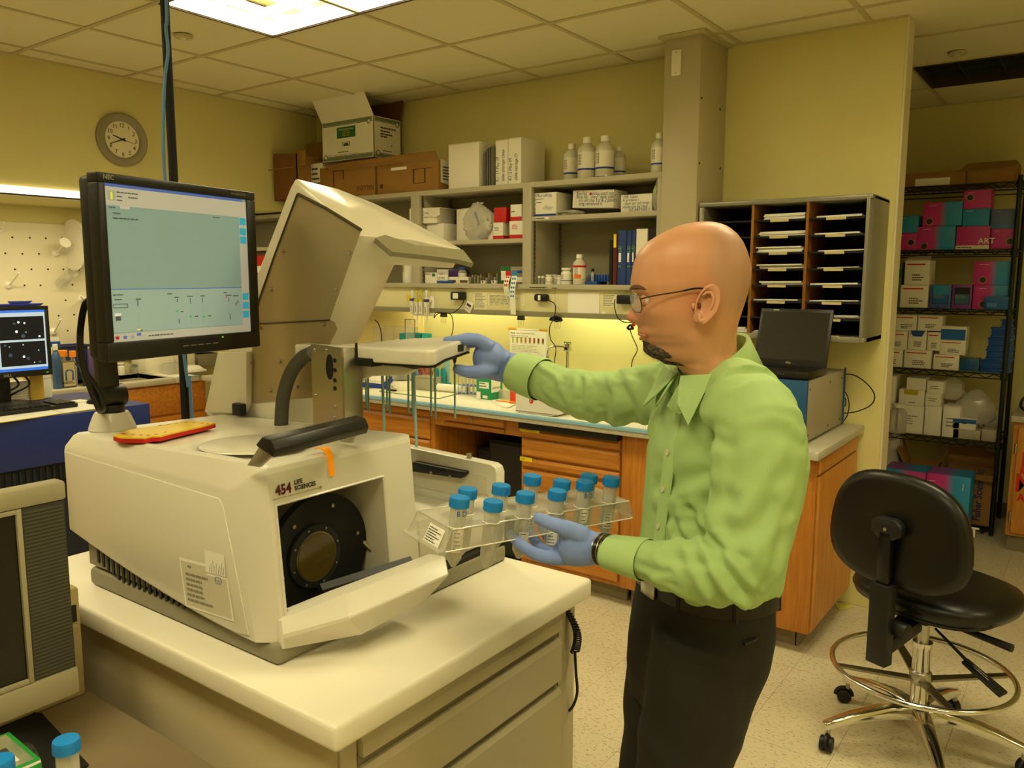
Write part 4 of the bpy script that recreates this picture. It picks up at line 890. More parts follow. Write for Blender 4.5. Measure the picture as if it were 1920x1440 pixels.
# reagent bottles
bot=mat('bottle_frosted','#cfc9b4',.3); labw=mat('label_white','#e8e2d0',.6)
def bottle(label,r,h,neck=.35,capm=None,body=None,labm=None,band=None,group=None,loc=(0,0,0),n=18,lab=True,rz=0):
    o=thing('bottle',label,'bottle',loc,group,rz); rn=r*neck*1.2; capm=capm or wplas
    G().lathe([(r*.94,0),(r,.005),(r,h*.66),(r*.93,h*.73),(r*.6,h*.81),(rn,h*.84),(rn,h*.87)],n=n).obj('body',body or bot,o,local=True,sharp=50)
    G().lathe([(rn*1.15,h*.865),(rn*1.18,h*.875),(rn*1.18,h*.985),(rn*1.08,h)],n=n).obj('cap',capm,o,local=True,sharp=50)
    if lab:
        g=G(); g.lathe([(r*1.006,h*.20),(r*1.006,h*.63)],n=n,caps=False); g.obj('label',labm or labw,o,local=True,fix=False)
        if band: G().lathe([(r*1.012,h*.20),(r*1.012,h*.245)],n=n,caps=False).obj('label_band',band,o,local=True,fix=False)
        g=G()
        for k,aa in enumerate((-.25,-.05,.15)):
            a=-PI/2+aa-.35
            for j in range(4):
                z=h*(.33+.065*j); p=V((r*1.015*math.cos(a),r*1.015*math.sin(a),z)); q=V((r*1.015*math.cos(a+.08),r*1.015*math.sin(a+.08),z))
                g.quad(p,q,q+EZ*h*.05,p+EZ*h*.05)
        g.obj('label_text',ink,o,local=True,fix=False)
    return o
bb=mat('band_blue','#1c3a9c',.5)
for k,(cx,w2,t,l,Y) in enumerate(((1072,26,270,'leftmost clear bottle on the shelf top, half behind the next',3.95),(1101,32,258,'second bottle from the left on the shelf top',3.87),(1134,32,255,'third bottle on the shelf top, right of the middle pair',3.87),(1160,24,275,'short rear bottle on the shelf top with a red mark',3.97),(1236,29,250,'single bottle on the shelf top beside the column',3.86))):
    p=PY(cx,300,Y); r=abs(PY(cx+w2/2,300,Y).x-p.x)*.98; zt=PY(cx,t,Y).z
    bottle(l,r,zt-ZT1,.33,band=bb,loc=(p.x,Y,ZT1),group=None)
# -------- middle bay, upper shelf
Z2=1.8425
lo=carton('low white carton under the tilted open carton in the middle bay',800,419,832,446,3.86,.16,Z2); 
o=carton('flat open white carton with handwriting, in the middle bay',770,391,817,414,3.83,.20,Z2+lo['h']+.001,yaw=.12,flap=False)
ftext(o,'A3 2 mu',.36,.62,.022,hw); ftext(o,'Production Carrier',.36,.35,.018,hw,.9)
G().rings([[V((o['w']*.5-.075,-.001,o['h'])),V((o['w']*.5,-.001,o['h'])),V((o['w']*.5,-.001,o['h']*.45)),V((o['w']*.5-.03,-.001,o['h']*.35)),V((o['w']*.5-.06,-.001,o['h']*.5))],[V((o['w']*.5-.075,-.004,o['h'])),V((o['w']*.5+.04,-.03,o['h'])),V((o['w']*.5+.04,-.03,o['h']*.5)),V((o['w']*.5-.0,-.02,o['h']*.38)),V((o['w']*.5-.05,-.006,o['h']*.52))]]).obj('lid_flap',white,o,local=True)
G().box(-o['w']/2,o['w']/2+.03,0,.2,o['h'],o['h']+.003).obj('lid',white,o,local=True)
o=carton('tall white box behind the plastic bag in the middle bay',851,391,886,446,3.90,.12,Z2,yaw=-.3)
bagm=clear('bag_clear','#d5d1c2',.45,.15)
def bag(label,c,r,m=bagm,seed=1,name='plastic_bag',tape=None,sub=(44,30),floor=None):
    from mathutils import noise as nz
    o=thing(name,label,'bag',(c[0],c[1],c[2]-r[2])); n,mm=sub; rs=[]
    for i in range(mm+1):
        v=i/mm; z=-r[2]+2*r[2]*v; s=max(.10,(1-abs(2*v-.8)**2.4*.62)); rr=[]
        for j in range(n):
            a=2*PI*j/n; q=V((math.cos(a)*1.6+seed*3.1,math.sin(a)*1.6,v*3.2)); k=.80+.30*nz.noise(q)+.16*abs(nz.noise(q*2.7))+.07*nz.noise(q*6); k=min(k,1.1)
            sq_=max(abs(math.cos(a)),abs(math.sin(a)))**-.35
            rr.append((c[0]+r[0]*s*k*sq_*math.cos(a),c[1]+r[1]*s*k*math.sin(a),c[2]+z*(1+.10*nz.noise(V((a*1.3,seed,2)))*(v>.7))))
        rs.append(rr)
    G().rings(rs).obj('film',m,o,sharp=35)
    if tape:
        i=int(mm*.5); G().rings([[V(p) for p in rs[i]],[V(p)*1 for p in rs[i+4]]],False,False).obj('tape',tape,o)
    else: G().tube([(c[0]-r[0]*.3,c[1],c[2]+r[2]*.93),(c[0]+r[0]*.3,c[1],c[2]+r[2]*.96)],r[2]*.05,5).obj('seal',m,o)
    return o
p=PY(896,422,3.86); o=bag('crumpled clear plastic bag with blue print in the middle bay',(p.x,3.86,Z2+.112),(.135,.045,.11)); 
text('appera',.03,(p.x+.01,3.812,Z2+.16),V((.35,0,-.94)),V((.94,0,.35)),blue,o); G().box(p.x+.01,p.x+.05,3.84,3.86,Z2+.004,Z2+.03).obj('blue_tip',blue,o)
carton('small plain white box between the plastic bag and the red box stack',915,427,924,446,3.86,.1,Z2)
a1=carton('white box with a red base band, lower left of the four by the upright',924.5,417,943,445,3.84,.10,Z2); fpatch(a1,'red_band',red,0,1,0,.22); spatch(a1,'red_band',red,0,1,0,.22); flines(a1,.15,.7,.5,.75,3)
a2=carton('bright red box on top of the lower left white box by the upright',926,389,949,416,3.845,.08,Z2+a1['h']+.001,red)
a3=carton('white box with a red base band, lower right of the four by the upright',955,414,980,444,3.83,.05,Z2); fpatch(a3,'red_band',red,0,1,0,.22); flines(a3,.2,.75,.5,.8,3,red)
a4=carton('white box with a red base band, upper right of the four by the upright',957,383,978,413,3.832,.06,Z2+a3['h']+.001); fpatch(a4,'red_band',red,0,1,0,.24); flines(a4,.1,.55,.45,.62,1)
# -------- middle bay, bottom
Z3=1.5835
b=bottle('white plastic bottle with a dark cap and label, left of the first upright',.045,.21,.35,dgrey,wplas,labw,loc=(PY(768,500,3.86).x,3.86,Z3))
o=carton('small white carton with a green mark at the left of the middle bay',797,511,818.5,533,3.83,.06,Z3); ftext(o,'NIPRO',.03,.76,.018,ink); fpatch(o,'green_mark',green,.62,.88,.62,.92)
o=carton('white and purple carton behind the blue tray in the middle bay',819,505,839,530,3.93,.1,Z3); fpatch(o,'purple_mark',mat('purple','#4a2a6e',.5),0,.9,.45,.62)
o=carton('dark purple carton behind the stacked white trays',839,506,861,528,3.94,.1,Z3,mat('purple','#4a2a6e',.5)); 
o=carton('blue tray with a white number card in the middle bay',817,526,848,533.5,3.835,.12,Z3,blue,name='tray',cat='tray',flap=False); h0=o['h']; 
G().box(-o['w']*.42,o['w']*.2,.004,.008,h0,h0+.036).obj('number_card',paper,o,local=True); text('L0192',.025,(-o['w']*.40,.0035,h0+.006),EX,EZ,ink,o,sx=.95,local=True)
for k,(l,r,t,Y,lb) in enumerate(((838,858,519,3.85,'small white tray right of the number card'),(859,880,519,3.855,'small white tray next to the blue capped jar'))):
    o=carton(lb,l,t,r,533,Y,.08,Z3,name='tray',cat='tray'); fpatch(o,'recess',mat('tray_brown','#5a4a34',.6),.15,.85,.1,.5)
o=bottle('clear jar with a blue lid in the middle bay',.027,.10,.7,blue,clearp,labw,loc=(PY(867,510,3.92).x,3.92,Z3)); 
brass=mat('vial_brass','#b09a50',.35,1); vg=mat('vial_glass','#8b8672',.15)
rd=random.Random(3)
for k in range(11):
    x=881+k*5.2; Y=3.85+.035*(k%3); p=PY(x,525,Y); o=thing('vial','small metal topped vials in the cluttered middle of the bay','vial',(p.x,Y,Z3),'small vials in the middle bay'); h=.030+.02*rd.random()
    G().lathe([(.008,0),(.0085,h),(.005,h+.004),(.005,h+.007)],n=10).obj('body',vg,o,local=True); G().lathe([(.0075,h+.007),(.0075,h+.015)],n=10).obj('cap',brass if k%3 else dgrey,o,local=True)
for k,(l,r,lb) in enumerate(((901,909,'small white clip block, left of the two before the vials'),(921,929,'small white clip block, right of the two before the vials'))):
    o=carton(lb,l,526,r,533.5,3.82,.02,Z3,wplas,name='clip_block',cat='block',flap=False); fpatch(o,'notch',mat('tray_brown','#5a4a34',.6),.3,.7,.3,.9)
o=carton('green box with a white label at the right end of the middle bay',938,500,955,535,3.86,.10,Z3,green); fpatch(o,'label',paper,.1,.95,.2,.75)
o=carton('grey clear tray stack behind the label rolls',956,500,982,534,3.87,.10,Z3,mat('tray_grey','#9a9680',.3)); fpatch(o,'label',paper,.3,.9,.1,.4); fpatch(o,'print_mark',blue,.3,.9,.62,.78)
def roll(label,l,r,t,zt,ms,ptsz,cut):
    A,B=PY(l,t,SF-.01),PY(r,t,SF-.01); w2=B.x-A.x
    o=thing('label_roll',label,'labels',((A.x+B.x)/2,SF-.01,1.56))
    top=PY(l,t,SF-.01).z; tm_=PY(l,t+9,SF-.01).z; bot_=PY(l,cut,SF-.02).z
    G().box(A.x,B.x,SF-.012,SF-.009,tm_,top).obj('header',ms,o); 
    g=G(); N=10; ps=[]
    for i in range(N+1):
        f_=i/N; z=tm_+(bot_-tm_)*f_; y=SF-.0105-.018*math.sin(f_*PI*1.2); x=A.x-.016*f_*f_; ps.append((x,y,z))
    for i in range(N): g.quad(ps[i],(ps[i][0]+w2,ps[i][1],ps[i][2]),(ps[i+1][0]+w2,ps[i+1][1],ps[i+1][2]),ps[i+1])
    g.obj('strip',paper,o,fix=False)
    for k in range(ptsz):
        f_=.08+.55*k/ptsz
        for j in (0,1):
            z=tm_+(bot_-tm_)*f_; y=SF-.0115-.018*math.sin(f_*PI*1.2); x=A.x-.016*f_*f_+w2*(.3+.4*j)
            pts=[(x+.006*math.cos(q*PI/5),y-.0005,z+.007*math.sin(q*PI/5)) for q in range(10)]; G().quad(*pts).obj('sticker_dot',ms,o,fix=False)
roll('strip of red round stickers hanging over the shelf edge',948.5,958,508,0,red,3,556); roll('strip of blue round stickers hanging over the shelf edge',960,970,508,0,mat('sticker_blue','#2f7fc0',.5),5,590)
# -------- right bay, upper shelf
Z4=1.9605
o=carton('white box with a blue base band at the left of the right bay',1003,361,1043,404,3.83,.16,Z4); fpatch(o,'blue_band',bb,0,1,0,.10); ftext(o,'MicroAmp',.06,.82,.026,bb,.95); flines(o,.06,.6,.70,.76,1); flines(o,.08,.45,.55,.62,1)
W_,H_=o['w'],o['h']; G().quad((-W_*.15,-.001,H_*.32),(W_*.25,-.001,H_*.25),(W_*.38,-.001,H_*.36),(0,-.001,H_*.45)).obj('picture',mat('print_pale','#c9c4b4',.6),o,local=True,fix=False); fpatch(o,'logo_mark',blue,.35,.48,.015,.06,.001)
bag('flat clear plastic bag squashed under the white handwritten box',(PY(1072,398,3.88).x,3.88,Z4+.017),(.09,.06,.016),seed=5)
A=PY(1072,390,3.84); o=carton('wide white tilted box with blue handwriting and a red dot in the right bay',1072,356,1151,396,3.87,.14,Z4+.036,yaw=-.04); o.rotation_euler=(0,.045,-.04)
hb=mat('hand_blue','#34406e',.8)
for k,s in enumerate(('Red lid    slides used out','Blue lid   used "dark side"','on old top 1st & 2 plates','orig removed it')): ftext(o,s,.10+.06*(k>1),.72-.19*k,.026,hb,.92)
pts=[(.008*math.cos(q*PI/6)-o['w']*.06,-.001,o['h']*.78+.008*math.sin(q*PI/6)) for q in range(12)]; G().quad(*pts).obj('red_dot',red,o,local=True,fix=False)
o=carton('white box covered in handwriting beside the bag with green tape',1164,364,1222,400,3.85,.14,Z4)
for k,s in enumerate(('USB  make','A product /','- start qtr old trust -','mode use be read','OZ ARTVISE //')): ftext(o,s,.06+.2*(k==4),.80-.185*k,.021,hb,.95)
bag('clear bag banded with bright green tape at the right end of the bay',(PY(1235,370,3.86).x,3.87,Z4+.088),(.037,.04,.087),seed=8,tape=mat('tape_green','#4fc02a',.4))
# -------- right bay, bottom
for k,x in enumerate((1011,1018)):
    p=PY(x,525,3.86); o=thing('vial',('left of the two tiny clear vials in the right bay','right of the two tiny clear vials in the right bay')[k],'vial',(p.x,3.86,Z3)); G().lathe([(.009,0),(.009,.034)],n=12).obj('body',clearp,o,local=True); G().lathe([(.0095,.034),(.0095,.046)],n=12).obj('cap',wplas,o,local=True)
for k,(cx,w2,t,Y,lb,bd) in enumerate(((1029.5,12,515,3.83,'small squat white jar, leftmost of three, with a blue band',bb),(1041,12,515,3.88,'small squat white jar, middle of three',None),(1050,11,516,3.86,'small squat white jar, right of three',None),(1063,19,502,3.85,'medium white jar with a white lid beside the orange labelled bottle',bb))):
    p=PY(cx,520,Y); r=abs(PY(cx+w2/2,520,Y).x-p.x); bottle(lb,r,PY(cx,t,Y).z-Z3,.66,wplas,wplas,labw,bd,loc=(p.x,Y,Z3))
p=PY(1086.5,510,3.84); hB=PY(1086,477,3.84).z-Z3; o=bottle('tall white bottle with a red band and an orange label patch',.036,hB,.36,wplas,bot,labw,None,loc=(p.x,3.84,Z3),rz=.35)
h=hB; G().lathe([(.0368,h*.565),(.0368,h*.635)],n=24,caps=False).obj('red_band',red,o,local=True,fix=False)
g=G(); 
for k in range(6):
    a=-PI/2-.75+k*.2; r=.0369; g.quad((r*math.cos(a),r*math.sin(a),h*.20),(r*math.cos(a+.19),r*math.sin(a+.19),h*.20),(r*math.cos(a+.19),r*math.sin(a+.19),h*.335),(r*math.cos(a),r*math.sin(a),h*.335))
g.obj('orange_patch',orange,o,local=True,fix=False)
p=PY(1105,522,3.93); o=thing('pot','white round pot behind the orange labelled bottle','pot',(p.x,3.93,Z3)); G().lathe([(.03,0),(.033,.05)],n=20).obj('body',wplas,o,local=True); G().lathe([(.034,.05),(.034,.062)],n=20).obj('lid',wplas,o,local=True)
A,B=PY(1103,520,3.86),PY(1141,520,3.86); zt=PY(1120,515,3.86).z
o=thing('tube_rack','bright blue plastic tube rack beside the binders','rack',((A.x+B.x)/2,3.86,Z3)); w2=B.x-A.x
G().box(-w2/2-.01,w2/2-.06,-.02,.09,0,.016).obj('base',blue,o,local=True,bev=.002)
for k in range(7): G().box(-w2/2+.004+k*w2/7,-w2/2+.004+k*w2/7+w2/9,0,.08,.016,zt-Z3).obj('rib',blue,o,local=True,bev=.002)
G().box(-w2/2,w2/2,.01,.07,.016,(zt-Z3)*.8).obj('body',blue,o,local=True)
p=PY(1119,515,3.89); o=thing('vial','small clear vial with a black cap standing in the blue rack','vial',(p.x,3.845,Z3+.018)); G().lathe([(.008,0),(.008,.052)],n=12).obj('body',clearp,o,local=True); G().lathe([(.009,.052),(.009,.068)],n=12).obj('cap',black,o,local=True)
def binder(l,r,t,m,label,Y=3.83,kind=0):
    A,B=PY(l,490,Y),PY(r,490,Y); zt=PY((l+r)/2,t,Y).z; w2=B.x-A.x-.001; h=zt-Z3
    o=thing('binder',label,'binder',((A.x+B.x)/2,Y,Z3)); 
    g=G(); pts=[(-w2/2,.004),(-w2/2+.003,0),(w2/2-.003,0),(w2/2,.004)]
    G().prism([(-w2/2,.26),(-w2/2,.003),(-w2/2+.002,0),(w2/2-.002,0),(w2/2,.003),(w2/2,.26),(w2/2-.003,.26),(w2/2-.003,.004),(-w2/2+.003,.004),(-w2/2+.003,.26)],(0,0,0),EX,EY,(0,0,h)).obj('cover',m,o,local=True)
    G().box(-w2/2+.0035,w2/2-.0035,.006,.25,.004,h-.006).obj('pages',paper,o,local=True)
    if kind==1:
        gr=mat('binder_green','#7fc23a',.5)
        text('S',.024,(-.004 if w2>.03 else w2*.25,-.0006,h*.32),EZ,-EX,gr,o,local=True); text('LiD',.024,(-.004 if w2>.03 else w2*.25,-.0006,h*.60),EZ,-EX,gr,o,local=True)
        patch(o,'spine_label',paper,(-w2*.36,0,h*.42),EX,EZ,min(w2*.4,.014),h*.17,local=True)
    if kind==2: patch(o,'yellow_label',yellow,(-w2*.35,0,h*.72),EX,EZ,w2*.6,h*.26,local=True)
    return o
nb_=mat('binder_blue','#27407f',.45); maro=mat('binder_maroon','#5a1f18',.5)
binder(1141.5,1148,450,black,'thin black binder at the left end of the binder row'); binder(1148.5,1157,437,maro,'maroon binder with a yellow spine label',kind=2)
binder(1157.5,1174,432,nb_,'wide blue binder, leftmost of three blue ones',kind=1); binder(1174.5,1183.5,432,nb_,'narrow blue binder, middle of three blue ones',kind=1); binder(1184,1191,431,nb_,'narrow blue binder touching the white binder',kind=1)
binder(1191.5,1213,429,white,'white binder right of the blue binders, behind the man'); binder(1214,1243,427,black,'wide black binder at the right end of the row beside the column')
# ================================================================ things fixed to the raceway panel
VF=3.8295
o=thing('pipette_stand','white wall holder carrying four pipettes under the shelving','stand',(PY(795,570,VF).x,VF,1.45)); A,B=PY(775,560,VF),PY(812,560,VF)
G().box(A.x,B.x+.012,VF-.006,VF,PY(790,592,VF).z,PY(790,555,VF).z).obj('back_plate',wplas,o,bev=.002); G().box(A.x,B.x,VF-.03,VF-.006,PY(790,566,VF).z,PY(790,561,VF).z).obj('rail',cream,o,bev=.002)
pcol=[mat('pip_purple','#4a3a72',.5),mat('pip_yellow','#d8c828',.5),mat('pip_yellow2','#c9bd2c',.5),mat('pip_violet','#3c3566',.5)]
for k,(x,b) in enumerate(((773.5,600),(782,604),(790.5,603),(800,607))):
    Y=3.79; zt=PY(x,544,Y).z; z0=PY(x,b+8,Y).z; L_=zt-z0; p=PY(x,570,Y)
    o=thing('pipette',('leftmost pipette on the wall holder','second pipette from the left with a yellow mark','third pipette from the left with a yellow mark','rightmost, thickest pipette on the wall holder')[k],'pipette',(p.x,Y,z0))
    G().lathe([(.0025,0),(.0035,L_*.18),(.005,L_*.20),(.006,L_*.33)],n=10).obj('shaft',wplas if k<3 else cream,o,local=True)
    G().box(-.0125,.0125,-.014,.012,L_*.33,L_*.76).obj('handle',mat('pip_body','#e4dfcf',.35),o,local=True,bev=.003); patch(o,'scale_window',ink,(-.002,-.0142,L_*.40),EX,EZ,.004,L_*.16,local=True)
    G().box(-.0127,.0127,-.0144,.012,L_*.68,L_*.76).obj('colour_band',pcol[k],o,local=True,bev=.002)
    G().lathe([(.006,L_*.76),(.006,L_*.92),(.009,L_*.93),(.009,L_)],n=12).obj('plunger',wplas if k in (0,3) else pcol[k],o,local=True)
def vnote(label,l,t,r,b,m=paper,n=0,name='note',th=.0012,curl=0):
    A,B=PY(l,b,VF),PY(r,t,VF); w2=abs(B.x-A.x); h=abs(PY(l,t,VF).z-A.z)
    o=thing(name,label,'note',(A.x+w2/2,VF-.0015,A.z)); G().box(-w2/2,w2/2,-th/2,th/2,0,h).obj('sheet',m,o,local=True)
    if n: lines(o,(-w2*.45,-th/2,.05*h),EX,EZ,w2*.9,h*.9,n,mat('grey_ink','#8a8672',.7),seed=int(l),local=True)
    return o
vnote('small yellow sticky note left of the pipettes',763,553,769,565,yellow)
vnote('printed table taped to the panel left of the red stickers',890,548,914,580,mat('paper_cream','#ece6bf',.7),11); vnote('wide printed sheet taped behind the hanging sticker strips',915,552,985,572,mat('paper_cream','#ece6bf',.7),8)
vnote('blank white sheet taped over the panel right of the second black adapter',1065,547,1124,591,paper); vnote('printed card beside the rightmost black adapter',1130,551,1160,575,mat('paper_cream','#ece6bf',.7),7)
o=vnote('small white tag with a grey mark near the bottom of the panel',1128,584,1136,590,paper)
def adapter(label,l,t,r,b,lab=True,rnd=0):
    A,B=PY(l,b,VF-.045),PY(r,t,VF-.045); w2=B.x-A.x; h=PY(l,t,VF-.045).z-A.z
    o=thing('power_adapter',label,'adapter',(A.x+w2/2,VF-.001,A.z)); 
    G().box(-w2/2,w2/2,-.044,-.004,0,h).obj('body',black,o,local=True,bev=min(h*.3,.006+rnd))
    if lab: patch(o,'rating_label',paper,(-w2*.28+rnd,-.044,h*.15),EX,EZ,w2*.42 if not rnd else w2*.2,h*.68,local=True)
    G().box(-.008,.008,-.004,.0,h*.3,h*.7).obj('plug',dgrey,o,local=True); return o
adapter('square black power adapter with a white label right of the pipettes',844,547,867,562); adapter('rounded black power adapter below the small jars',1000,551,1024,565,rnd=.012); adapter('black power adapter in front of the bald man nose',1155,553,1187,570,False)
def cord(label,pts,r=.0028,m=None): return G().tube(bez(pts,6),r,6).obj('power_cord',m or cordm,None,label=label,cat='cord')
def vp(px,py,Y=3.80): return PY(px,py,Y)
cord('thin black cord looping from the square adapter past the binder clip',[vp(868,556),vp(869,565),vp(862,577),vp(848,587),vp(832,587),vp(818,586),vp(814,596),vp(822,588),vp(842,588),vp(849,600),vp(849,620),vp(843,640),vp(843,665)])
cord('thin black cord from the rounded adapter down past the poster',[vp(1026,562),vp(1040,570),vp(1041,585),vp(1037,600),vp(1031,612),vp(1032,635),vp(1042,652),vp(1040,675),vp(1037,700)])
cord('thin black cord from the right adapter hanging before the lit wall',[vp(1153,561),vp(1152,575),vp(1158,595),vp(1170,604),vp(1187,606),vp(1182,618),vp(1186,632),vp(1195,655),vp(1186,675),vp(1183,696)])
def cable_knot(label,cx,cy,w2):
    p=vp(cx,cy,3.80); rd=random.Random(cx); pts=[]
    for k in range(26): a=k*1.9; pts.append(p+V((w2*(.9*math.cos(a)+.15*rd.uniform(-1,1)),.012*math.sin(a*1.3),.013*math.sin(a)+.004*rd.uniform(-1,1))))
    return G().tube(bez(pts,3),.0026,5).obj('cable_bundle',cordm,None,label=label,cat='cord')
cable_knot('bundled black cable tied up under the rail above the poster',1042,598,.045); cable_knot('small knot of black cable with a red clip near the man nose',1182,614,.018)
p=vp(1188,609,3.795); o=thing('cable_clip','red cable clip on the small cable knot near the man nose','clip',p); G().box(-.008,.008,-.006,.006,-.008,.008).obj('clip',red,o,local=True,bev=.002); G().cyl((0,-.007,0),(0,-.0055,0),.003,n=8).obj('rivet',dgrey,o,local=True)
def bclip(label,px_,py_):
    p=PY(px_,py_,3.815); o=thing('binder_clip',label,'clip',(p.x,3.815,1.380)); w2=.022
    G().prism([(-.010,-.004),(-.004,.022),(.004,.022),(.010,-.004)],(-w2,0,0),EY,EZ,(2*w2,0,0)).obj('jaw',black,o,local=True)
    for s in (-1,1): G().tube([(s*.012-.006,-.002,0),(s*.012-.008,-.004,-.035),(s*.012,-.004,-.042),(s*.012+.008,-.004,-.035),(s*.012+.006,-.002,0)],.0012,5).obj('wire_handle',steel,o,local=True)
bclip('black binder clip on the rail below the square adapter',832,586); bclip('black binder clip on the rail left of the poster',977,592); bclip('black binder clip on the rail holding the cable bundle',1046,600)
p=PY(879,575,3.82); o=thing('lab_timer','tilted white digital timer stuck to the panel','timer',(p.x,3.828,p.z)); o.rotation_euler=(0,.5,0)
G().box(-.027,.027,-.014,0,-.033,.033).obj('case',wplas,o,local=True,bev=.009); G().box(-.018,.018,-.0148,-.013,.002,.018).obj('display',mat('lcd_dark','#3b3a30',.3),o,local=True,bev=.001)
for k in range(3): G().cyl((-.014+.014*k,-.0155,-.014),(-.014+.014*k,-.0135,-.014),.004,n=10).obj('button',mat('btn_grey','#8a8a86',.5),o,local=True)
# ================================================================ back counter items
Z=CT
def zthing(name,label,cat,px_,py_,z=None,group=None,rz=0):
    p=PZ(px_,py_,CT if z is None else z); return thing(name,label,cat,(p.x,p.y,(CT if z is None else z)+.0006),group,rz)
liner=mat('liner_white','#ece8d6',.8); lblue=mat('liner_blue','#86b6d0',.6)
o=thing('bench_liner','white absorbent bench liner with a pale blue edge along the counter front','liner',(-2.7,3.5,CT))
G().box(-3.72,-1.45,CF+.004,3.78,CT+.0005,CT+.0022).obj('sheet',liner,o); G().box(-3.72,-1.45,CF-.0035,CF+.03,CT+.0022,CT+.0035).obj('blue_edge',lblue,o); G().box(-3.72,-1.45,CF-.005,CF-.0035,CT-.010,CT+.0035).obj('blue_hem',lblue,o)
LZ=CT+.0036
P_=[PZ(*q,LZ) for q in ((711,734),(771,720),(819,727),(878,734),(822,748))]; c0=sum(P_,V())/5
o=thing('bench_mat','pale mat with a thin green rim lying under the paper roll','mat',c0); G().rings([P_,[p+EZ*.002 for p in P_]]).obj('sheet',mat('mat_pale','#e6e3c8',.7),o); G().tube([p+EZ*.0022 for p in P_],.002,5,closed=True).obj('green_rim',mat('rim_green','#6f8a2c',.6),o)
A,B=PZ(822,734,LZ),PZ(877,739,LZ); o=thing('paper_roll','rolled white paper tube lying on the green rimmed mat','roll',(A.x,A.y,LZ)); r=.024
g=G().tube([A+EZ*(r+.003),B+EZ*(r+.003)],r,20,False); g.tube([A+EZ*(r+.003),B+EZ*(r+.003)],r*.8,20,False); g.obj('roll',paper,o,fix=False); G().rings([[p+EZ*(r+.003) for p in [B+V((0,rr*math.cos(k*PI/10),rr*math.sin(k*PI/10))) for k in range(20)]] for rr in (r,r*.8)],False,False).obj('end',paper,o)
# blue and white device
A,B=PZ(660,726,CT),PZ(719,716,CT)
o=thing('balance','low white and dark blue bench device left of the mini centrifuge','device',(A.x,A.y,CT)); yf=3.62
x0,x1=PY(655,720,yf).x,PY(722,715,yf).x
G().prism([(0,0),(.26,0),(.26,.11),(.12,.085),(0,.025)],(x0,yf,CT+.001),EY,EZ,(x1-x0,0,0)).obj('base',mat('dev_blue','#22389a',.4),o,bev=.003)
G().prism([(0,.03),(.12,.089),(.26,.114),(.26,.14),(.10,.115),(0,.055)],(x0+.002,yf,CT+.001),EY,EZ,(x1-x0-.03,0,0)).obj('top_cover',wplas,o,bev=.003)
patch(o,'logo_mark',mat('dev_blue','#22389a',.4),(x0+.05,yf-.001,CT+.038),EX,EZ,.06,.008)
p=PZ(741,728,CT); p=PY(741,722,3.60); o=thing('mini_centrifuge','cream mini centrifuge with a black rotor knob and clear lid','centrifuge',(p.x,3.66,LZ))
G().lathe([(.075,0),(.078,.008),(.066,.045),(.05,.062),(.0,.064)],n=24,caps=False).obj('body',cream,o,local=True); G().lathe([(.045,.064),(.05,.072),(.03,.09),(.012,.1)],n=20).obj('rotor',black,o,local=True); G().lathe([(.06,.068),(.062,.10),(.045,.135),(.01,.15)],n=24).obj('lid',clearp,o,local=True); text('u',.03,(-.02,-.073,.02),EX,EZ,ink,o,local=True)
G().box(-.03,.03,-.10,-.075,0,.012).obj('switch',black,o,local=True,bev=.004)
o=zthing('gel_box','grey translucent acrylic box behind the needles','box',795,727); o.location=(PY(795,722,3.72).x,3.72,LZ); 
g=G(); g.box(-.085,.085,0,.004,0,.08); g.box(-.085,.085,.096,.1,0,.08); g.box(-.085,-.081,0,.1,0,.08); g.box(.081,.085,0,.1,0,.08); g.box(-.085,.085,0,.1,0,.004); g.obj('walls',mat('acrylic_grey','#b9b69c',.15,alpha=.8),o,local=True)
G().box(-.09,.09,-.004,.104,.08,.085).obj('lid',mat('acrylic_grey','#b9b69c',.15,alpha=.8),o,local=True)
teal=mat('teal_plastic','#0f8f9c',.35)
p=PY(826,712,3.80); o=thing('tube_holder','teal blue plastic tube holder behind the paper roll','rack',(p.x,3.80,CT+.001)); 
G().box(-.04,.04,-.02,.06,0,.05).obj('base',teal,o,local=True,bev=.004)
for k in range(3): G().lathe([(.011,.05),(.013,.12),(.008,.14)],(-.026+.026*k,.0+.02*(k%2),0),10).obj('finger',teal,o,local=True)
G().box(-.004,.05,.03,.036,.05,.19).obj('backing',mat('teal_pale','#9cc6c4',.3),o,local=True)
p=PY(877,718,3.72); rackm=mat('rack_blue','#4a74b4',.4); o=thing('tube_rack','blue wire rack of empty glass tubes left of the green wipes box','rack',(p.x,3.72,CT+.001)); w2=PY(895,718,3.72).x-p.x
g=G()
for z in (.012,.06,.115):
    for y in (0,.035,.07): g.tube([(-w2,y,z),(w2,y,z)],.0018,5)
    for k in range(6): g.tube([(-w2+2*w2*k/5,0,z),(-w2+2*w2*k/5,.07,z)],.0018,5)
for x in (-w2,w2):
    for y in (0,.07): g.tube([(x,y,0),(x,y,.12)],.0022,5)
g.obj('wire_frame',rackm,o,local=True)
for k in range(5):
    for j in (0,1):
        t=thing('test_tube','clear test tubes standing in the blue wire rack','tube',(p.x-w2+w2*2*(k+.5)/5,3.737+.035*j,CT+.004),'test tubes in the blue rack'); G().lathe([(.002,0),(.0065,.006),(.0068,.135),(.0075,.137)],n=10,caps=False).obj('glass',clearp,t,local=True,fix=False)
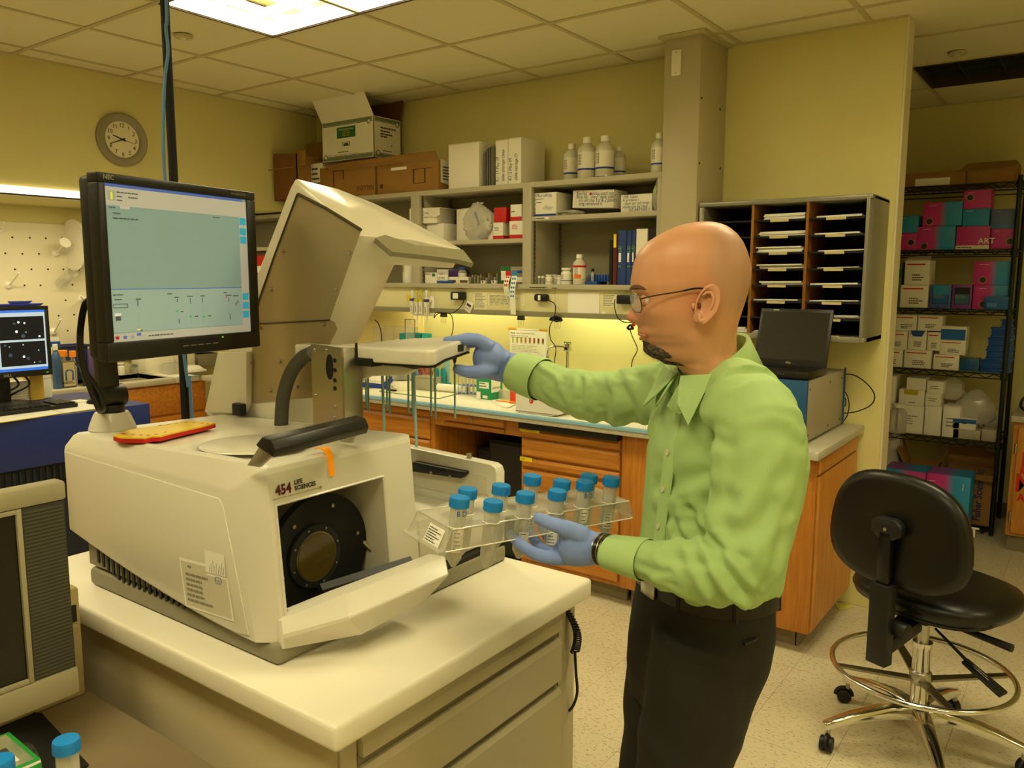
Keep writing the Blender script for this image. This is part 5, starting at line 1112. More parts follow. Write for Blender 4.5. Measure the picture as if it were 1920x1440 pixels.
A=PY(893,735,3.63); o=carton('green and white box of lab wipes near the raised glove',893.5,709,921,733,3.66,.11,CT+.001,mat('wipes_green','#1f8f5a',.5)); fpatch(o,'white_panel',white,.18,.85,.52,.82); flines(o,.2,.8,.55,.8,2,green,d=.0006); fpatch(o,'white_corner',white,0,.28,.02,.35); spatch(o,'white_side',white,0,.8,.35,.95); text('KIMTECH',.018,(o['w']/2+.0012,.012,o['h']*.5),EY,EZ,ink,o,local=True); fpatch(o,'label_strip',white,.42,.75,.06,.2)
p=PY(945,738,3.75); o=thing('glass_dish','clear glass dish behind the orange scissors','dish',(p.x,3.78,CT+.001)); G().box(-.09,.09,-.05,.05,0,.05).obj('dish',clearp,o,local=True,bev=.004); G().box(-.092,.092,-.052,.052,.05,.055).obj('rim',clearp,o,local=True)
orr=mat('orange_red','#e0481c',.4)
p=PY(958,735,3.60); o=thing('scissors','orange handled scissors lying beside the white box','scissors',(p.x-.02,3.62,LZ)); G().tube([(-.10,0,.006),(0,.0,.006)],.004,6).obj('blade',orange,o,local=True); G().tube([(.02+.02*math.cos(k*PI/6),.018*math.sin(k*PI/6),.007) for k in range(12)],.005,6,closed=True).obj('handle',orr,o,local=True); G().tube([(.0+.02*math.cos(k*PI/6),.03+.016*math.sin(k*PI/6),.007) for k in range(12)],.005,6,closed=True).obj('handle',orr,o,local=True)
p=PY(962,728,3.68); o=thing('bottle','slim orange red squeeze bottle beside the white box','bottle',(p.x,3.68,LZ)); G().lathe([(.018,0),(.018,.09),(.012,.105)],n=14).obj('body',orr,o,local=True); G().lathe([(.006,.105),(.004,.13)],n=10).obj('nozzle',wplas,o,local=True)
P_=[PZ(*q,LZ) for q in ((921,751),(965,757),(950,765),(940,763))]; o=thing('notepad','small pile of paper slips beside the white box','paper',P_[0]); 
for k in range(3): G().rings([[p+V((.006*k,.004*k,.0015*k+.0003)) for p in P_],[p+V((.006*k,.004*k,.0015*k+.0015)) for p in P_]]).obj('sheet',paper,o)
A,B=PZ(941,751,LZ+.006),PZ(966,756,LZ+.006); G().tube([A+EZ*.003,B+EZ*.003],.0035,6).obj('pen',yellow,None,label='yellow pen lying on the paper slips',cat='pen')
# white instrument with red logo
yb=3.40; A=PY(966,760,yb); B=PY(1046,772,yb); zt=PY(967,700,yb).z
o=thing('white_instrument','white box instrument with a red dot logo under the raised sleeve','device',((A.x+B.x)/2,yb,LZ)); 
pts=[(A.x,LZ+.012),(A.x+.012,LZ),(B.x-.04,LZ),(B.x,LZ+.010),(B.x,zt-.04),(B.x-.04,zt),(A.x+.012,zt),(A.x,zt-.02)]
G().prism(pts,(0,yb,0),EX,EZ,(0,.28,0)).obj('shell',mat('shell_white','#ece6d6',.35),o,bev=.006); G().prism([(A.x+.004,LZ+.006),(B.x-.006,LZ+.006),(B.x-.006,LZ+.012),(A.x+.004,LZ+.012)],(0,yb-.001,0),EX,EZ,(0,.002,0)).obj('base_groove',mat('groove','#8e8874',.6),o)
p=PY(996,744,yb-.001); text('in',.042,(p.x+.012,yb-.001,p.z),EZ,-EX,ink,o,bold=.001); q=PY(996,752,yb-.001)
G().quad(*[(q.x+.013*math.cos(k*PI/8),yb-.0012,q.z+.013*math.sin(k*PI/8)) for k in range(16)]).obj('red_logo',red,o,fix=False); lines(o,(q.x-.008,yb-.002,q.z-.006),EX,EZ,.016,.012,2,white)
# poster
yw=BW-.0015
A,B=PY(955,682,yw),PY(1027,616,yw); w2=B.x-A.x; zt=PY(955,615,yw).z; zb_=PY(955,678,yw).z; h=zt-zb_
o=thing('poster','bead concentration chart poster with eight brown colour squares taped to the lit wall','poster',(A.x+w2/2,yw,zb_)); W2=w2/2
G().box(-W2,W2,-.001,0,0,h).obj('sheet',paper,o,local=True)
ib=mat('print_grey','#777468',.7)
for a in ((-W2+.004,W2-.004,.012,.014),(-W2+.004,W2-.004,h-.010,h-.008),(-W2+.004,-W2+.0055,.012,h-.008),(W2-.0055,W2-.004,.012,h-.008)): patch(o,'border_line',ib,(a[0],-.001,a[2]),EX,EZ,a[1]-a[0],a[3]-a[2],local=True)
text('SOLiD',.016,(-W2+.012,-.0012,h-.034),EX,EZ,ib,o,bold=.0005,sx=.8,local=True); text('Bead Concentration Chart',.0145,(-W2+.056,-.0012,h-.033),EX,EZ,ib,o,sx=.9,local=True)
lines(o,(-W2+.012,-.0012,h-.062),EX,EZ,w2*.7,.02,2,ib,local=True,fill=.3); 
for k,cc_ in enumerate(('#b8bf7a','#b9a74a','#b08a2c','#a9782a','#a8602f','#9a5528','#7a430f','#8a4216')):
    x=-W2+.022+k*(w2-.05)/7.4; patch(o,'colour_square',mat('sq%d'%k,cc_,.7),(x,-.0012,h*.60),EX,EZ,.014,.030,local=True); patch(o,'square_code',ib,(x+.001,-.0012,h*.575),EX,EZ,.012,.003,local=True)
lines(o,(-W2+.02,-.0012,h*.30),EX,EZ,w2-.05,h*.22,5,mat('print_faint','#b5b19c',.7),seed=9,local=True,fill=.25)
for x0,x1 in ((.1,.38),(.42,.86)):
    for a in ((x0,x1,.10,.103),(x0,x1,.27,.273),(x0,x0+.004,.10,.27),(x1-.004,x1,.10,.27)): patch(o,'table_line',mat('print_faint','#b5b19c',.7),(-W2+a[0]*w2,-.0012,a[2]*h),EX,EZ,(a[1]-a[0])*w2,(a[3]-a[2])*h,local=True)
for q,l in (((953,969,616),'left strip of orange tape above the poster'),((1011,1027,619),'right strip of orange tape above the poster')):
    A,B=PY(q[0],q[2],yw),PY(q[1],q[2],yw); G().box(A.x,B.x,yw-.0015,yw,A.z-.006,A.z+.006).obj('tape',mat('tape_orange','#e8a012',.5),None,label=l,cat='tape')
# faucet
p=PY(1064,690,3.98); o=thing('lab_faucet','chrome gooseneck lab faucet against the lit wall','faucet',(p.x,3.98,CT)); zt=PY(1062,652,3.98).z; xn=PY(1027,660,3.98).x
G().tube([(p.x,3.98,CT),(p.x,3.98,zt)],.0085,12).obj('riser',chrome,o); G().lathe([(.022,CT),(.02,CT+.02),(.01,CT+.03)],(p.x,3.98,0),14).obj('flange',chrome,o)
G().tube(bez([(p.x,3.98,zt),(p.x-.05,3.98,zt+.004),(xn+.03,3.98,zt),(xn+.006,3.98,zt-.02),(xn,3.98,zt-.06)],6),.007,10).obj('spout',chrome,o)
G().lathe([(.002,zt-.13),(.004,zt-.11),(.009,zt-.085),(.009,zt-.058)],(xn,3.98,0),12).obj('nozzle',steel,o); G().box(p.x-.02,p.x+.02,3.965,3.995,zt-.02,zt+.03).obj('valve',chrome,o,bev=.004); G().cyl((p.x-.025,3.98,zt+.03),(p.x+.025,3.98,zt+.03),.006,n=8).obj('handle',chrome,o)
# acrylic stand, blue tray, gel plates
p=PY(769,640,3.95)
zr=PY(769,638,3.95).z; o=thing('rack_stand','tall cream stand under the blue tray at the back of the counter','stand',(p.x,3.98,CT)); x0,x1=PY(744,640,3.95).x,PY(795,640,3.95).x
G().box(x0,x1,3.93,4.09,zr-.012,zr).obj('shelf',cream,o,bev=.002)
for x in (x0+.01,x1-.02):
    for y in (3.94,4.07): G().box(x,x+.012,y,y+.012,CT,zr-.012).obj('leg',cream,o)
A,B=PY(749,632,3.95),PY(790,632,3.95); o=thing('tray','bright blue plastic tray on the stand behind the sipper arm','tray',((A.x+B.x)/2,3.95,zr+.0006)); w2=(B.x-A.x)/2; hh=PY(769,626,3.95).z-zr
g=G(); 
for a in ((-w2,w2,0,.003),(-w2,w2,.10,.103)): g.box(a[0],a[1],a[2],a[3],0,hh)
for a in ((-w2,-w2+.003),(w2-.003,w2)): g.box(a[0],a[1],0,.103,0,hh)
g.box(-w2,w2,0,.103,0,.003); g.obj('body',teal,o,local=True)
o=thing('gel_frame','thin dark framed glass plate standing in front of the blue tray','plate',(PY(768,620,3.93).x,3.925,CT)); A,B=PY(759,598,3.925),PY(778,598,3.925); 
g=G(); zt=A.z
for a in ((A.x,A.x+.004),(B.x-.004,B.x)): g.box(a[0],a[1],3.923,3.927,CT+.001,zt)
g.box(A.x,B.x,3.923,3.927,zt-.004,zt); g.obj('frame',mat('frame_brown','#6a5a2a',.4),o); G().box(A.x+.004,B.x-.004,3.9245,3.9255,CT+.001,zt-.004).obj('glass',glassm,o)
for k,(l,r,t) in enumerate(((704,724,612),(720,740,611),(737,782,611))):
    A,B=PY(l,t,4.05),PY(r,t,4.05); o=thing('glass_plate',('leftmost clear glass plate leaning at the yellow board','second clear glass plate leaning at the yellow board','wide clear glass plate leaning at the yellow board')[k],'plate',((A.x+B.x)/2,4.03,CT)); G().box(A.x,B.x,4.03+.012*k,4.034+.012*k,CT+.001,A.z).obj('plate',glassm,o); g=G(); g.tube([(A.x,4.029+.012*k,CT+.002),(A.x,4.029+.012*k,A.z),(B.x,4.029+.012*k,A.z),(B.x,4.029+.012*k,CT+.002)],.0012,5); g.obj('edge',mat('glass_edge','#b9a95c',.3),o)
cord('thick black cord hanging behind the raised lid edge',[PY(703,600,3.95),PY(709,606,3.95),PY(714,620,3.95),PY(716,640,3.95),PY(716,670,3.95)],.004)
o=bag('blue and red printed snack bag behind the mini centrifuge',(PY(760,693,3.86).x,3.88,CT+.09),(.10,.05,.09),mat('bag_blue','#5f7fb0',.35),seed=11); 
o=bag('reddish brown bag behind the sipper needles',(PY(788,698,3.92).x,3.95,CT+.08),(.075,.05,.08),mat('bag_red','#8a4630',.5),seed=12)
# ================================================================ blue fronted instrument with laptop
ix0,ix1,iy0,iy1=-1.34,-.972,3.435,4.05
iz=PY(1523,716,iy0).z
o=thing('pulse_instrument','metal cased instrument with a slotted blue front under the laptop','device',((ix0+ix1)/2,iy0,CT)); ib2=mat('instr_blue','#1f4f7c',.4)
G().box(ix0+.004,ix1,iy0+.02,iy1,CT+.015,iz-.004).obj('case',mat('case_grey','#b0a792',.45,.3),o,bev=.002); G().box(ix0,ix1+.002,iy0,iy0+.022,CT+.006,iz).obj('front_panel',ib2,o,bev=.003)
for k in range(8):
    z=CT+.07+k*.019; G().box(-1.16,-1.06,iy0-.0008,iy0+.002,z,z+.008).obj('slot',black,o)
text('HYDROSHEAR',.017,(-1.17,iy0-.001,iz-.045),EX,EZ,cream,o,sx=.9)
for y in (iy0+.05,iy0+.36,iy1-.05):
    for z in (CT+.04,iz-.04): G().cyl((ix1-.001,y,z),(ix1+.002,y,z),.005,n=8).obj('screw',dgrey,o)
G().box(ix1,ix1+.006,iy1-.01,iy1+.004,CT+.02,iz+.004).obj('rear_edge',ib2,o)
for x in (ix0+.03,ix1-.06):
    for y in (iy0+.03,iy1-.08): G().box(x,x+.03,y,y+.04,CT,CT+.015).obj('foot',black,o)
lz=iz+.0008
lx0,lx1=PY(1425,690,3.72).x,PY(1570,690,3.72).x; ly=3.47
lx0,lx1=-1.305,-.975
t=thing('laptop','open black laptop with a dark screen on top of the blue fronted instrument','laptop',((lx0+lx1)/2,3.6,lz)); lb=mat('laptop_black','#191816',.4)
hy=3.735
G().box(lx0,lx1,iy0+.03,hy,lz+.004,lz+.032).obj('base',lb,t,bev=.003); 
g=G(); 
for i in range(13):
    for j in range(5): g.box(lx0+.02+i*.0225,lx0+.040+i*.0225,hy-.04-j*.02-.017,hy-.04-j*.02,lz+.032,lz+.0345)
stuff(g.obj('keys',black,t)); G().box(lx0+.12,lx0+.19,iy0+.06,iy0+.11,lz+.032,lz+.0326).obj('touchpad',dgrey,t)
sl=PY(1434,578,hy+.03); sr_=PY(1578,583,hy+.03); h=sl.z-lz; tl_=.02
G().hexa([(lx0,hy-.012,lz+.03),(lx1,hy-.012,lz+.03),(lx1,hy+.004,lz+.03),(lx0,hy+.004,lz+.03)],[(lx0,hy+.07,sl.z),(lx1,hy+.07,sl.z),(lx1,hy+.084,sl.z),(lx0,hy+.084,sl.z)]).obj('screen_lid',lb,t,bev=.003)
un=V((0,-(sl.z-lz-.03),.082)).normalized(); uu=V((0,.082,sl.z-lz-.03)).normalized(); so=V((lx0+.012,hy-.0125,lz+.05))+uu*0
LH=V((0,.082,sl.z-lz-.03)).length
o3=V((lx0+.012,hy-.012,lz+.03))+uu*.028+un*.0012; patch(t,'display',mat('display_dark','#26241c',.25),o3,EX,uu,lx1-lx0-.024,LH-.045)
text('DELL',.011,V(((lx0+lx1)/2-.015,hy-.012,lz+.03))+uu*.010+un*.0012,EX,uu,tl,t,bold=.0005); lines(t,V((lx0+.06,hy-.012,lz+.03))+uu*(LH-.013)+un*.0012,EX,uu,.04,.008,1,paper)
for k in range(3): G().cyl((lx0+.20+.012*k,iy0+.029,lz+.02),(lx0+.20+.012*k,iy0+.031,lz+.02),.002,n=6).obj('led',tl,t)
def cordx(label,pts,r=.003): return cord(label,pts,r)
wx=4.07
cordx('black cable arching from the instrument rear along the wall, the longer one',[PY(1572,702,wx),PY(1600,703,wx),PY(1626,720,wx),PY(1640,742,wx),PY(1632,760,wx),PY(1605,772,wx),PY(1578,775,wx)],.0028)
cordx('shorter grey cable curling behind the instrument on the right',[PY(1577,728,wx),PY(1588,740,wx),PY(1592,760,wx),PY(1588,780,wx),PY(1577,795,wx)],.0025)
cordx('small cable loop at the instrument rear',[PY(1577,745,wx-.01),PY(1585,748,wx-.01),PY(1585,760,wx-.01),PY(1578,762,wx-.01)],.0025)
# ================================================================ mail sorter on the wall
my=3.80
mx0,mx1=-1.632,-.835; mz0,mz1=1.335,1.985
sm=mat('sorter_grey','#8b8878',.35,.25); sd_=mat('sorter_dark','#0d0b09',.7); sw=wood('sorter_wood','#a8702c','#7a4a18',2)
ms_=thing('mail_sorter','grey wall mail sorter with three columns of black paper slots','shelf',((mx0+mx1)/2,my,mz0))
G().box(mx0,mx1,my-.004,BW-.002,mz1-.022,mz1).obj('top_panel',sm,ms_,bev=.006); G().box(mx0,mx1,my-.004,BW-.002,mz0,mz0+.025).obj('bottom_panel',sm,ms_,bev=.004)
G().box(mx0,mx0+.026,my-.002,BW-.002,mz0+.025,mz1-.022).obj('side_panel',sm,ms_,bev=.004)
G().rings([[(mx1-.026,my-.004,z),(mx1-.012,my-.006,z),(mx1,my+.03,z),(mx1,BW-.002,z),(mx1-.026,BW-.002,z)] for z in (mz0+.0,mz1)]).obj('side_panel',sm,ms_,bev=.003)
G().box(mx0+.026,mx1-.026,BW-.012,BW-.002,mz0+.025,mz1-.022).obj('back_panel',sd_,ms_)
cx=[mx0+.026,PY(1408,480,my).x,PY(1510,480,my).x,mx1-.026]
for x in cx[1:3]: G().box(x-.006,x+.006,my+.004,BW-.012,mz0+.025,mz1-.022).obj('divider',sw,ms_)
zsh=[mz1-.022-(mz1-mz0-.047)*k/8 for k in range(9)]
for c_ in range(3):
    for k in range(1,8): G().box(cx[c_]+(.006 if c_ else 0),cx[c_+1]-(.006 if c_<2 else 0),my+.006,BW-.012,zsh[k]-.004,zsh[k]+.004).obj('slot_shelf',sd_,ms_)
    if c_:
        for k in range(1,9):
            x=(cx[c_]+cx[c_+1])/2; G().box(x-.042,x+.042,my+.0,my+.006,zsh[k]-.008,zsh[k]+.004).obj('label_holder',mat('holder','#c7b98a',.5),ms_)
rd=random.Random(5)
names={1:'middle',2:'right'}; ords=['top','second','third','fourth','fifth','sixth','seventh']
thick={1:[.028,.022,.026,.020,.016,.006,.012],2:[.010,.008,.006,.004,.008,.005,.012]}
for c_ in (1,2):
    for k in range(7):
        if c_==1 and k==6: continue
        x0=cx[c_]+.015+rd.uniform(0,.03); x1=cx[c_+1]-.014-rd.uniform(0,.02); th=thick[c_][k]; z=zsh[k+1]+.0045
        o=thing('paper_stack','%s of papers in the %s slot of the %s sorter column'%(('thick stack' if th>.015 else 'thin sheaf'),ords[k],names[c_]),'papers',((x0+x1)/2,my+.04,z),'papers in the mail sorter'); w2=(x1-x0)/2; n=max(1,int(th/.006))
        for j in range(n):
            dx=rd.uniform(-.008,.008); g=G(); t0=th*j/n; t1=th*(j+1)/n-.0006
            g.rings([[(-w2+dx,y,t0),(w2+dx,y,t0+.002*c_*(y<.01)),(w2+dx,y,t1+.002*c_*(y<.01)),(-w2+dx,y,t1)] for y in (0+dx,.05,.26)]); g.obj('sheets',paper,o,local=True)
for k,(c_,x,w2,l) in enumerate(((0,PY(1388,615,my+.03).x,.05,'loose papers in the lowest slot of the left sorter column'),(1,PY(1425,613,my+.03).x,.035,'small slip in the lowest slot of the middle sorter column'))):
    z=mz0+.026; o=thing('paper_stack',l,'papers',(x,my+.03,z)); 
    for j in range(4-2*k): G().box(-w2+.006*j,w2-.01*j,.004*j,.2,.006*j,.006*j+.0045).obj('sheets',paper,o,local=True)
# ================================================================ left: navy instrument with monitor
nx0,nx1,ny0,ny1,nz=-4.42,-3.76,.9,2.13,1.0
nv=thing('navy_cabinet','large navy blue instrument cabinet carrying the smaller monitor and keyboard','instrument',((nx0+nx1)/2,1.5,0)); nd=mat('navy_dark','#15182a',.55); nb2=mat('navy_blue','#1d2f78',.4); ntop=mat('navy_top','#4a5684',.5)
G().box(nx0,nx1,ny0,ny1,.78,nz).obj('upper_body',nb2,nv,bev=.006); G().box(nx0+.01,nx1-.03,ny0+.01,ny1-.03,.05,.70).obj('lower_body',nd,nv,bev=.004)
G().box(nx0+.004,nx1-.012,ny0+.004,ny1-.012,.70,.78).obj('vent_band',blackm,nv)
for k in range(40):
    y=ny0+.03+k*.028
    if y<ny1-.05: G().box(nx1-.013,nx1-.006,y,y+.010,.71,.77).obj('vent_fin',nd,nv)
G().box(nx0,nx1-.1,ny0,ny1,0,.05).obj('plinth',black,nv)
tz=nz+.0006
def on(px,py,z=nz): return PZ(px,py,z)
pl=PZ(0,798,nz)
for k,(pts,l) in enumerate(((((-40,775),(64,762),(120,776),(22,797),(-40,806)),'left white printed sheet at the front edge of the navy cabinet'),(((64,761),(150,750),(180,753),(186,767),(120,776)),'right white printed sheet at the front edge of the navy cabinet'))):
    P_=[on(*q) for q in pts]; P_=[V((min(p.x,nx1+.02),p.y,p.z)) for p in P_]; c0=sum(P_,V())/len(P_)
    o=thing('paper_sheet',l,'paper',(c0.x,c0.y,tz)); G().rings([[V((p.x,p.y,tz+.0002)) for p in P_],[V((p.x,p.y,tz+.003)) for p in P_]]).obj('sheet',paper,o); G().tube([V((p.x,p.y,tz+.002)) for p in P_],.0022,4,closed=True).obj('yellow_edge',mat('edge_yellow','#c9b83a',.6),o)
    lines(o,(c0.x-.05,c0.y-.1,tz+.0035),EY,-EX,.2,.08,4,mat('grey_ink','#8a8672',.7),seed=k)
ka,kb=on(140,742),on(0,768)
kx=-3.98; ko=thing('keyboard','black computer keyboard with light gaps lying on the navy cabinet','keyboard',(kx,1.45,tz)); y1=PX(142,745,kx+.06).y; G().box(kx-.08,kx+.08,y1-.46,y1,tz+.004,tz+.022).obj('tray',black,ko,bev=.004)
for i in range(20):
    for j in range(5):
        if i in (15,): continue
        y=y1-.45+i*.0222; x=kx+.06-j*.027; G().box(x-.0115,x+.0115,y,y+.018,tz+.022,tz+.030).obj('key',mat('key_black','#1b1a18',.35),ko)
for j in (0,1): G().box(kx-.07+.12*j,kx-.06+.12*j,y1-.42,y1-.04,tz,tz+.005).obj('foot',black,ko)
o=thing('mouse','small black mouse right of the keyboard by the monitor post','mouse',(-3.95,y1+.1,tz)); G().sph((-3.95,y1+.10,tz+.004),(.05,.03,.026),14,8).obj('shell',black,o); G().box(-3.985,-3.965,y1+.099,y1+.101,tz+.024,tz+.030).obj('wheel',dgrey,o)
# small monitor
dx=-4.22
tR,bR=PX(88,572,dx),PX(101,699,dx); zt=PX(60,574,dx).z; zb2=PX(98,702,dx).z; yR=(tR.y+bR.y)/2; yL=yR-.415
dm=thing('computer_monitor','smaller black monitor showing four dark microscope panels on the navy cabinet','monitor',(dx,(yL+yR)/2,tz))
G().box(dx-.05,dx-.004,yL,yR,zb2,zt).obj('shell',mbl,dm,bev=.006)
s0,s1,z0,z1=yL+.018,yR-.018,zb2+.030,zt-.018
for a in ((yL,yR,zb2,z0),(yL,yR,z1,zt),(yL,s0,z0,z1),(s1,yR,z0,z1)): G().box(dx-.004,dx,a[0],a[1],a[2],a[3]).obj('bezel',mbl,dm,bev=.001)
def dq(name,m,u0,u1,v0,v1,d): return G().quad(*[(dx-.004+d,s0+u*(s1-s0),z1-v*(z1-z0)) for u,v in ((u0,v1),(u1,v1),(u1,v0),(u0,v0))]).obj(name,m,dm,fix=False)
sb=mat('screen_blue2','#2f63c8',.4,emit=1.0); sp2=mat('screen_pale','#a9bccb',.4,emit=.8); sdk=mat('screen_dark','#0d0f16',.4,emit=.6); 
dq('screen',sp2,0,1,0,1,.0005); dq('title_bar',sb,0,1,0,.04,.001); dq('task_bar',sb,0,1,.955,1,.001)
for u0,u1 in ((.0,.41),(.445,.98)):
    for v0,v1 in ((.105,.485),(.52,.915)): dq('image_panel',sdk,u0,u1,v0,v1,.001)
rd=random.Random(9)
for k in range(46):
    u,v=rd.uniform(.05,.95),rd.uniform(.15,.88)
    if .39<u<.47 or .455<v<.55: continue
    r=rd.uniform(.008,.026)*(1 if k%4==0 else .7); b3=rd.choice((.25,.5,.9)) 
    mm=mat('cell_%d'%int(b3*100),('#33404f','#6d8494','#c5dbe2')[int(b3*2.2) if b3<.9 else 2],.4,emit=.9)
    cy2,cz2=s0+u*(s1-s0),z1-v*(z1-z0); G().quad(*[(dx-.0026,cy2+r*.5*math.cos(q*PI/6),cz2+r*.5*math.sin(q*PI/6)) for q in range(12)]).obj('cell_spot',mm,dm,fix=False)
text('DELL',.016,(dx+.0006,yL+.19,zb2+.008),EY,EZ,tl,dm,bold=.0006); G().box(dx,dx+.001,yR-.03,yR-.02,zb2+.012,zb2+.016).obj('power_led',mat('led_green','#5f9c1c',.4,emit=1.2),dm)
G().box(dx-.09,dx-.05,(yL+yR)/2-.03,(yL+yR)/2+.03,tz+.012,zb2+.15).obj('stand_neck',mbl,dm,bev=.005); G().lathe([(.11,tz),(.11,tz+.008),(.05,tz+.014)],(dx-.06,(yL+yR)/2,0),24).obj('stand_base',mbl,dm)
for k in (0,1): G().tube(bez([(dx-.04,yR-.13-.05*k,zb2+.02),(dx-.03,yR-.10-.05*k,zb2-.04),(dx-.06,yR-.16-.05*k,tz+.05),(dx-.12,yR-.2,tz+.01)],6),.005,6).obj('cable',cordm,dm)
# blue sticks on top
bs=mat('stick_blue','#3a4ac8',.4)
for k,(a,b2,zz,l) in enumerate((((-.38,-.02),.012,0,'long blue plastic strip lying on top of the smaller monitor'),((-.16,-.07),.018,.0125,'short blue plastic piece stacked on the long blue strip'))):
    o=thing('plastic_strip',l,'strip',(dx-.03,yR+sum(a)/2,zt+.0006+zz)); y0,y1_=yR+a[0],yR+a[1]
    G().rings([[(dx-.045,y0,zt+.001+zz),(dx-.01,y0,zt+.001+zz),(dx-.01,y1_-.03,zt+.001+zz),(dx-.028,y1_,zt+.001+zz),(dx-.045,y1_-.03,zt+.001+zz)],[(dx-.048,y0-.004,zt+.013+zz),(dx-.007,y0-.004,zt+.013+zz),(dx-.007,y1_-.025,zt+.013+zz),(dx-.028,y1_+.015,zt+.013+zz),(dx-.048,y1_-.025,zt+.013+zz)]]).obj('strip',bs,o,bev=.002)
# things behind the keyboard on the navy cabinet
def nbox(label,l,r,t,b,X,dep,m,name='box',cat='box',z0=tz):
    A,B=PX(l,b,X),PX(r,t,X); zt_=PX((l+r)/2,t,X).z; o=thing(name,label,cat,(X-dep/2,(A.y+B.y)/2,z0)); G().box(X-dep,X,A.y,B.y,z0+.0004,zt_).obj('body',m,o,bev=.003); return o,A,B,zt_
o,A,B,zt_=nbox('amber tinted plastic box behind the keyboard',57,81,703,728,-4.30,.08,mat('amber','#d9b548',.3)); G().box(-4.38,-4.30,A.y,B.y,zt_,zt_+.004).obj('lid',cream,o)
o,A,B,zt_=nbox('white carton behind the keyboard, right of the amber box',81,96,702,726,-4.33,.07,white); G().box(-4.40,-4.329,A.y,B.y,zt_-.02,zt_-.018).obj('lid_edge',mat('seam','#a8a08a',.8),o)
o,A,B,zt_=nbox('pile of white paper behind the keyboard under the smaller monitor',14,55,715,733,-4.32,.06,paper,'paper_pile','paper')
for k in range(3): G().box(-4.381,-4.319,A.y-.003,B.y+.002,tz+.012*(k+1),tz+.012*(k+1)+.0015).obj('sheet_edge',mat('grey_ink','#8a8672',.7),o)
P_=[PZ(*q,nz) for q in ((47,733),(72,727),(95,729),(90,734),(60,738))]; c0=sum(P_,V())/5; o=thing('blue_pad','pale blue pad lying behind the keyboard','pad',c0); G().rings([[p+EZ*.0003 for p in P_],[p+EZ*.005 for p in P_]]).obj('pad',mat('pad_blue','#6577b0',.6),o); G().tube([p+EZ*.005 for p in P_],.002,4,closed=True).obj('rim',mat('pad_rim','#4a5c98',.6),o)
# ---------------- sink counter things (z = counter)
def sp_at(px,py,X): return PX(px,py,X)
SX=-5.45
def sbottle(label,cx,t,w2,X,m,capm,lab=False,neck=.4):
    p=PX(cx,700,X); zt_=PX(cx,t,X).z; r=abs(PX(cx+w2/2,700,X).y-p.y); return bottle(label,r,zt_-CT-.001,neck,capm,m,labw,loc=(X,p.y,CT+.0006),lab=lab)
sbottle('clear squeeze bottle with blue liquid right of the smaller monitor',107,645,17,-5.30,mat('liquid_blue','#3b5a86',.15),mat('cap_clear','#d9d6c6',.3))
p=PX(100,640,-5.70); o=thing('pipette_pack','bundle of white droppers with a blue paper band by the pegboard','pack',(-5.70,p.y,CT+.09)); zt_=PX(100,632,-5.7).z
for k in range(5): G().cyl((-5.70,p.y-.03+.015*k,CT+.0906),(-5.70,p.y-.03+.015*k,zt_),.005,n=8).obj('dropper',wplas,o)
G().box(-5.71,-5.69,p.y-.04,p.y+.04,zt_-.06,zt_-.03).obj('band',blue,o)
o=thing('basin','dark navy plastic basin standing on the sink counter behind the orange caps','basin',(-5.62,PX(138,665,-5.6).y,CT)); A,B=PX(113,665,-5.6),PX(167,665,-5.6); zt_=PX(140,649,-5.6).z; nm=mat('basin_navy','#1d2950',.45)
G().rings([[(-5.72,A.y+.02,CT+.001),(-5.6,A.y+.02,CT+.001),(-5.6,B.y-.02,CT+.001),(-5.72,B.y-.02,CT+.001)],[(-5.73,A.y,zt_),(-5.59,A.y,zt_),(-5.59,B.y,zt_),(-5.73,B.y,zt_)]]).obj('body',nm,o,bev=.02); G().tube([(-5.73,A.y,zt_),(-5.59,A.y,zt_),(-5.59,B.y,zt_),(-5.73,B.y,zt_)],.008,8,closed=True).obj('rim',nm,o)
o=thing('purple_box','purple glove box beside the navy basin, next to the monitor post','box',(-5.6,PX(173,664,-5.58).y,CT)); A,B=PX(166,664,-5.58),PX(190,664,-5.58); zt_=PX(172,657,-5.58).z; G().box(-5.7,-5.58,A.y,B.y,CT+.001,zt_).obj('body',mat('purple_card','#5a4a7c',.6),o,bev=.003); G().box(-5.67,-5.61,A.y+.02,B.y-.02,zt_-.001,zt_+.001).obj('opening',ink,o)
og=mat('cap_orange','#f08a14',.4)
for k,(cx,cy,w2,l) in enumerate(((116.5,662,18,'bottle with a wide orange ribbed cap beside the horseshoe sign'),(136,663,12,'bottle with a round orange cap behind the horseshoe sign'))):
    X=-5.36-.05*k; p=PX(cx,cy,X); r=abs(PX(cx+w2/2,cy,X).y-p.y); zt_=PX(cx,cy-5,X).z; o=thing('bottle',l,'bottle',(X,p.y,CT+.0006)); h=zt_-CT
    G().lathe([(r*.9,0),(r*.95,h*.6),(r*.6,h*.72),(r*.6,h-.04)],n=16).obj('body',clearp,o,local=True); G().lathe([(r,h-.04),(r,h-.002),(r*.9,h)],n=18).obj('cap',og,o,local=True)
X=-5.28; A,B=PX(117,705,X),PX(141,676,X); o=thing('magnet_sign','framed pale sign with a blue horseshoe mark standing on the sink counter','sign',(X,(A.y+B.y)/2,CT)); zt_=B.z; w2=(B.y-A.y)/2; cy2=(A.y+B.y)/2
G().box(X-.03,X,A.y,B.y,CT+.001,zt_).obj('frame',mat('sign_frame','#5e5234',.5),o,bev=.004); G().box(X,X+.003,A.y+.007,B.y-.007,CT+.012,zt_-.008).obj('face',mat('sign_face','#b9ac84',.5),o)
hc_=(CT+zt_)/2+.012; g=G(); pts=[]; r0,r1=w2*.42,w2*.62
for k in range(9):
    a=PI*k/8; pts.append((r1*math.cos(a),r1*.8*math.sin(a)))
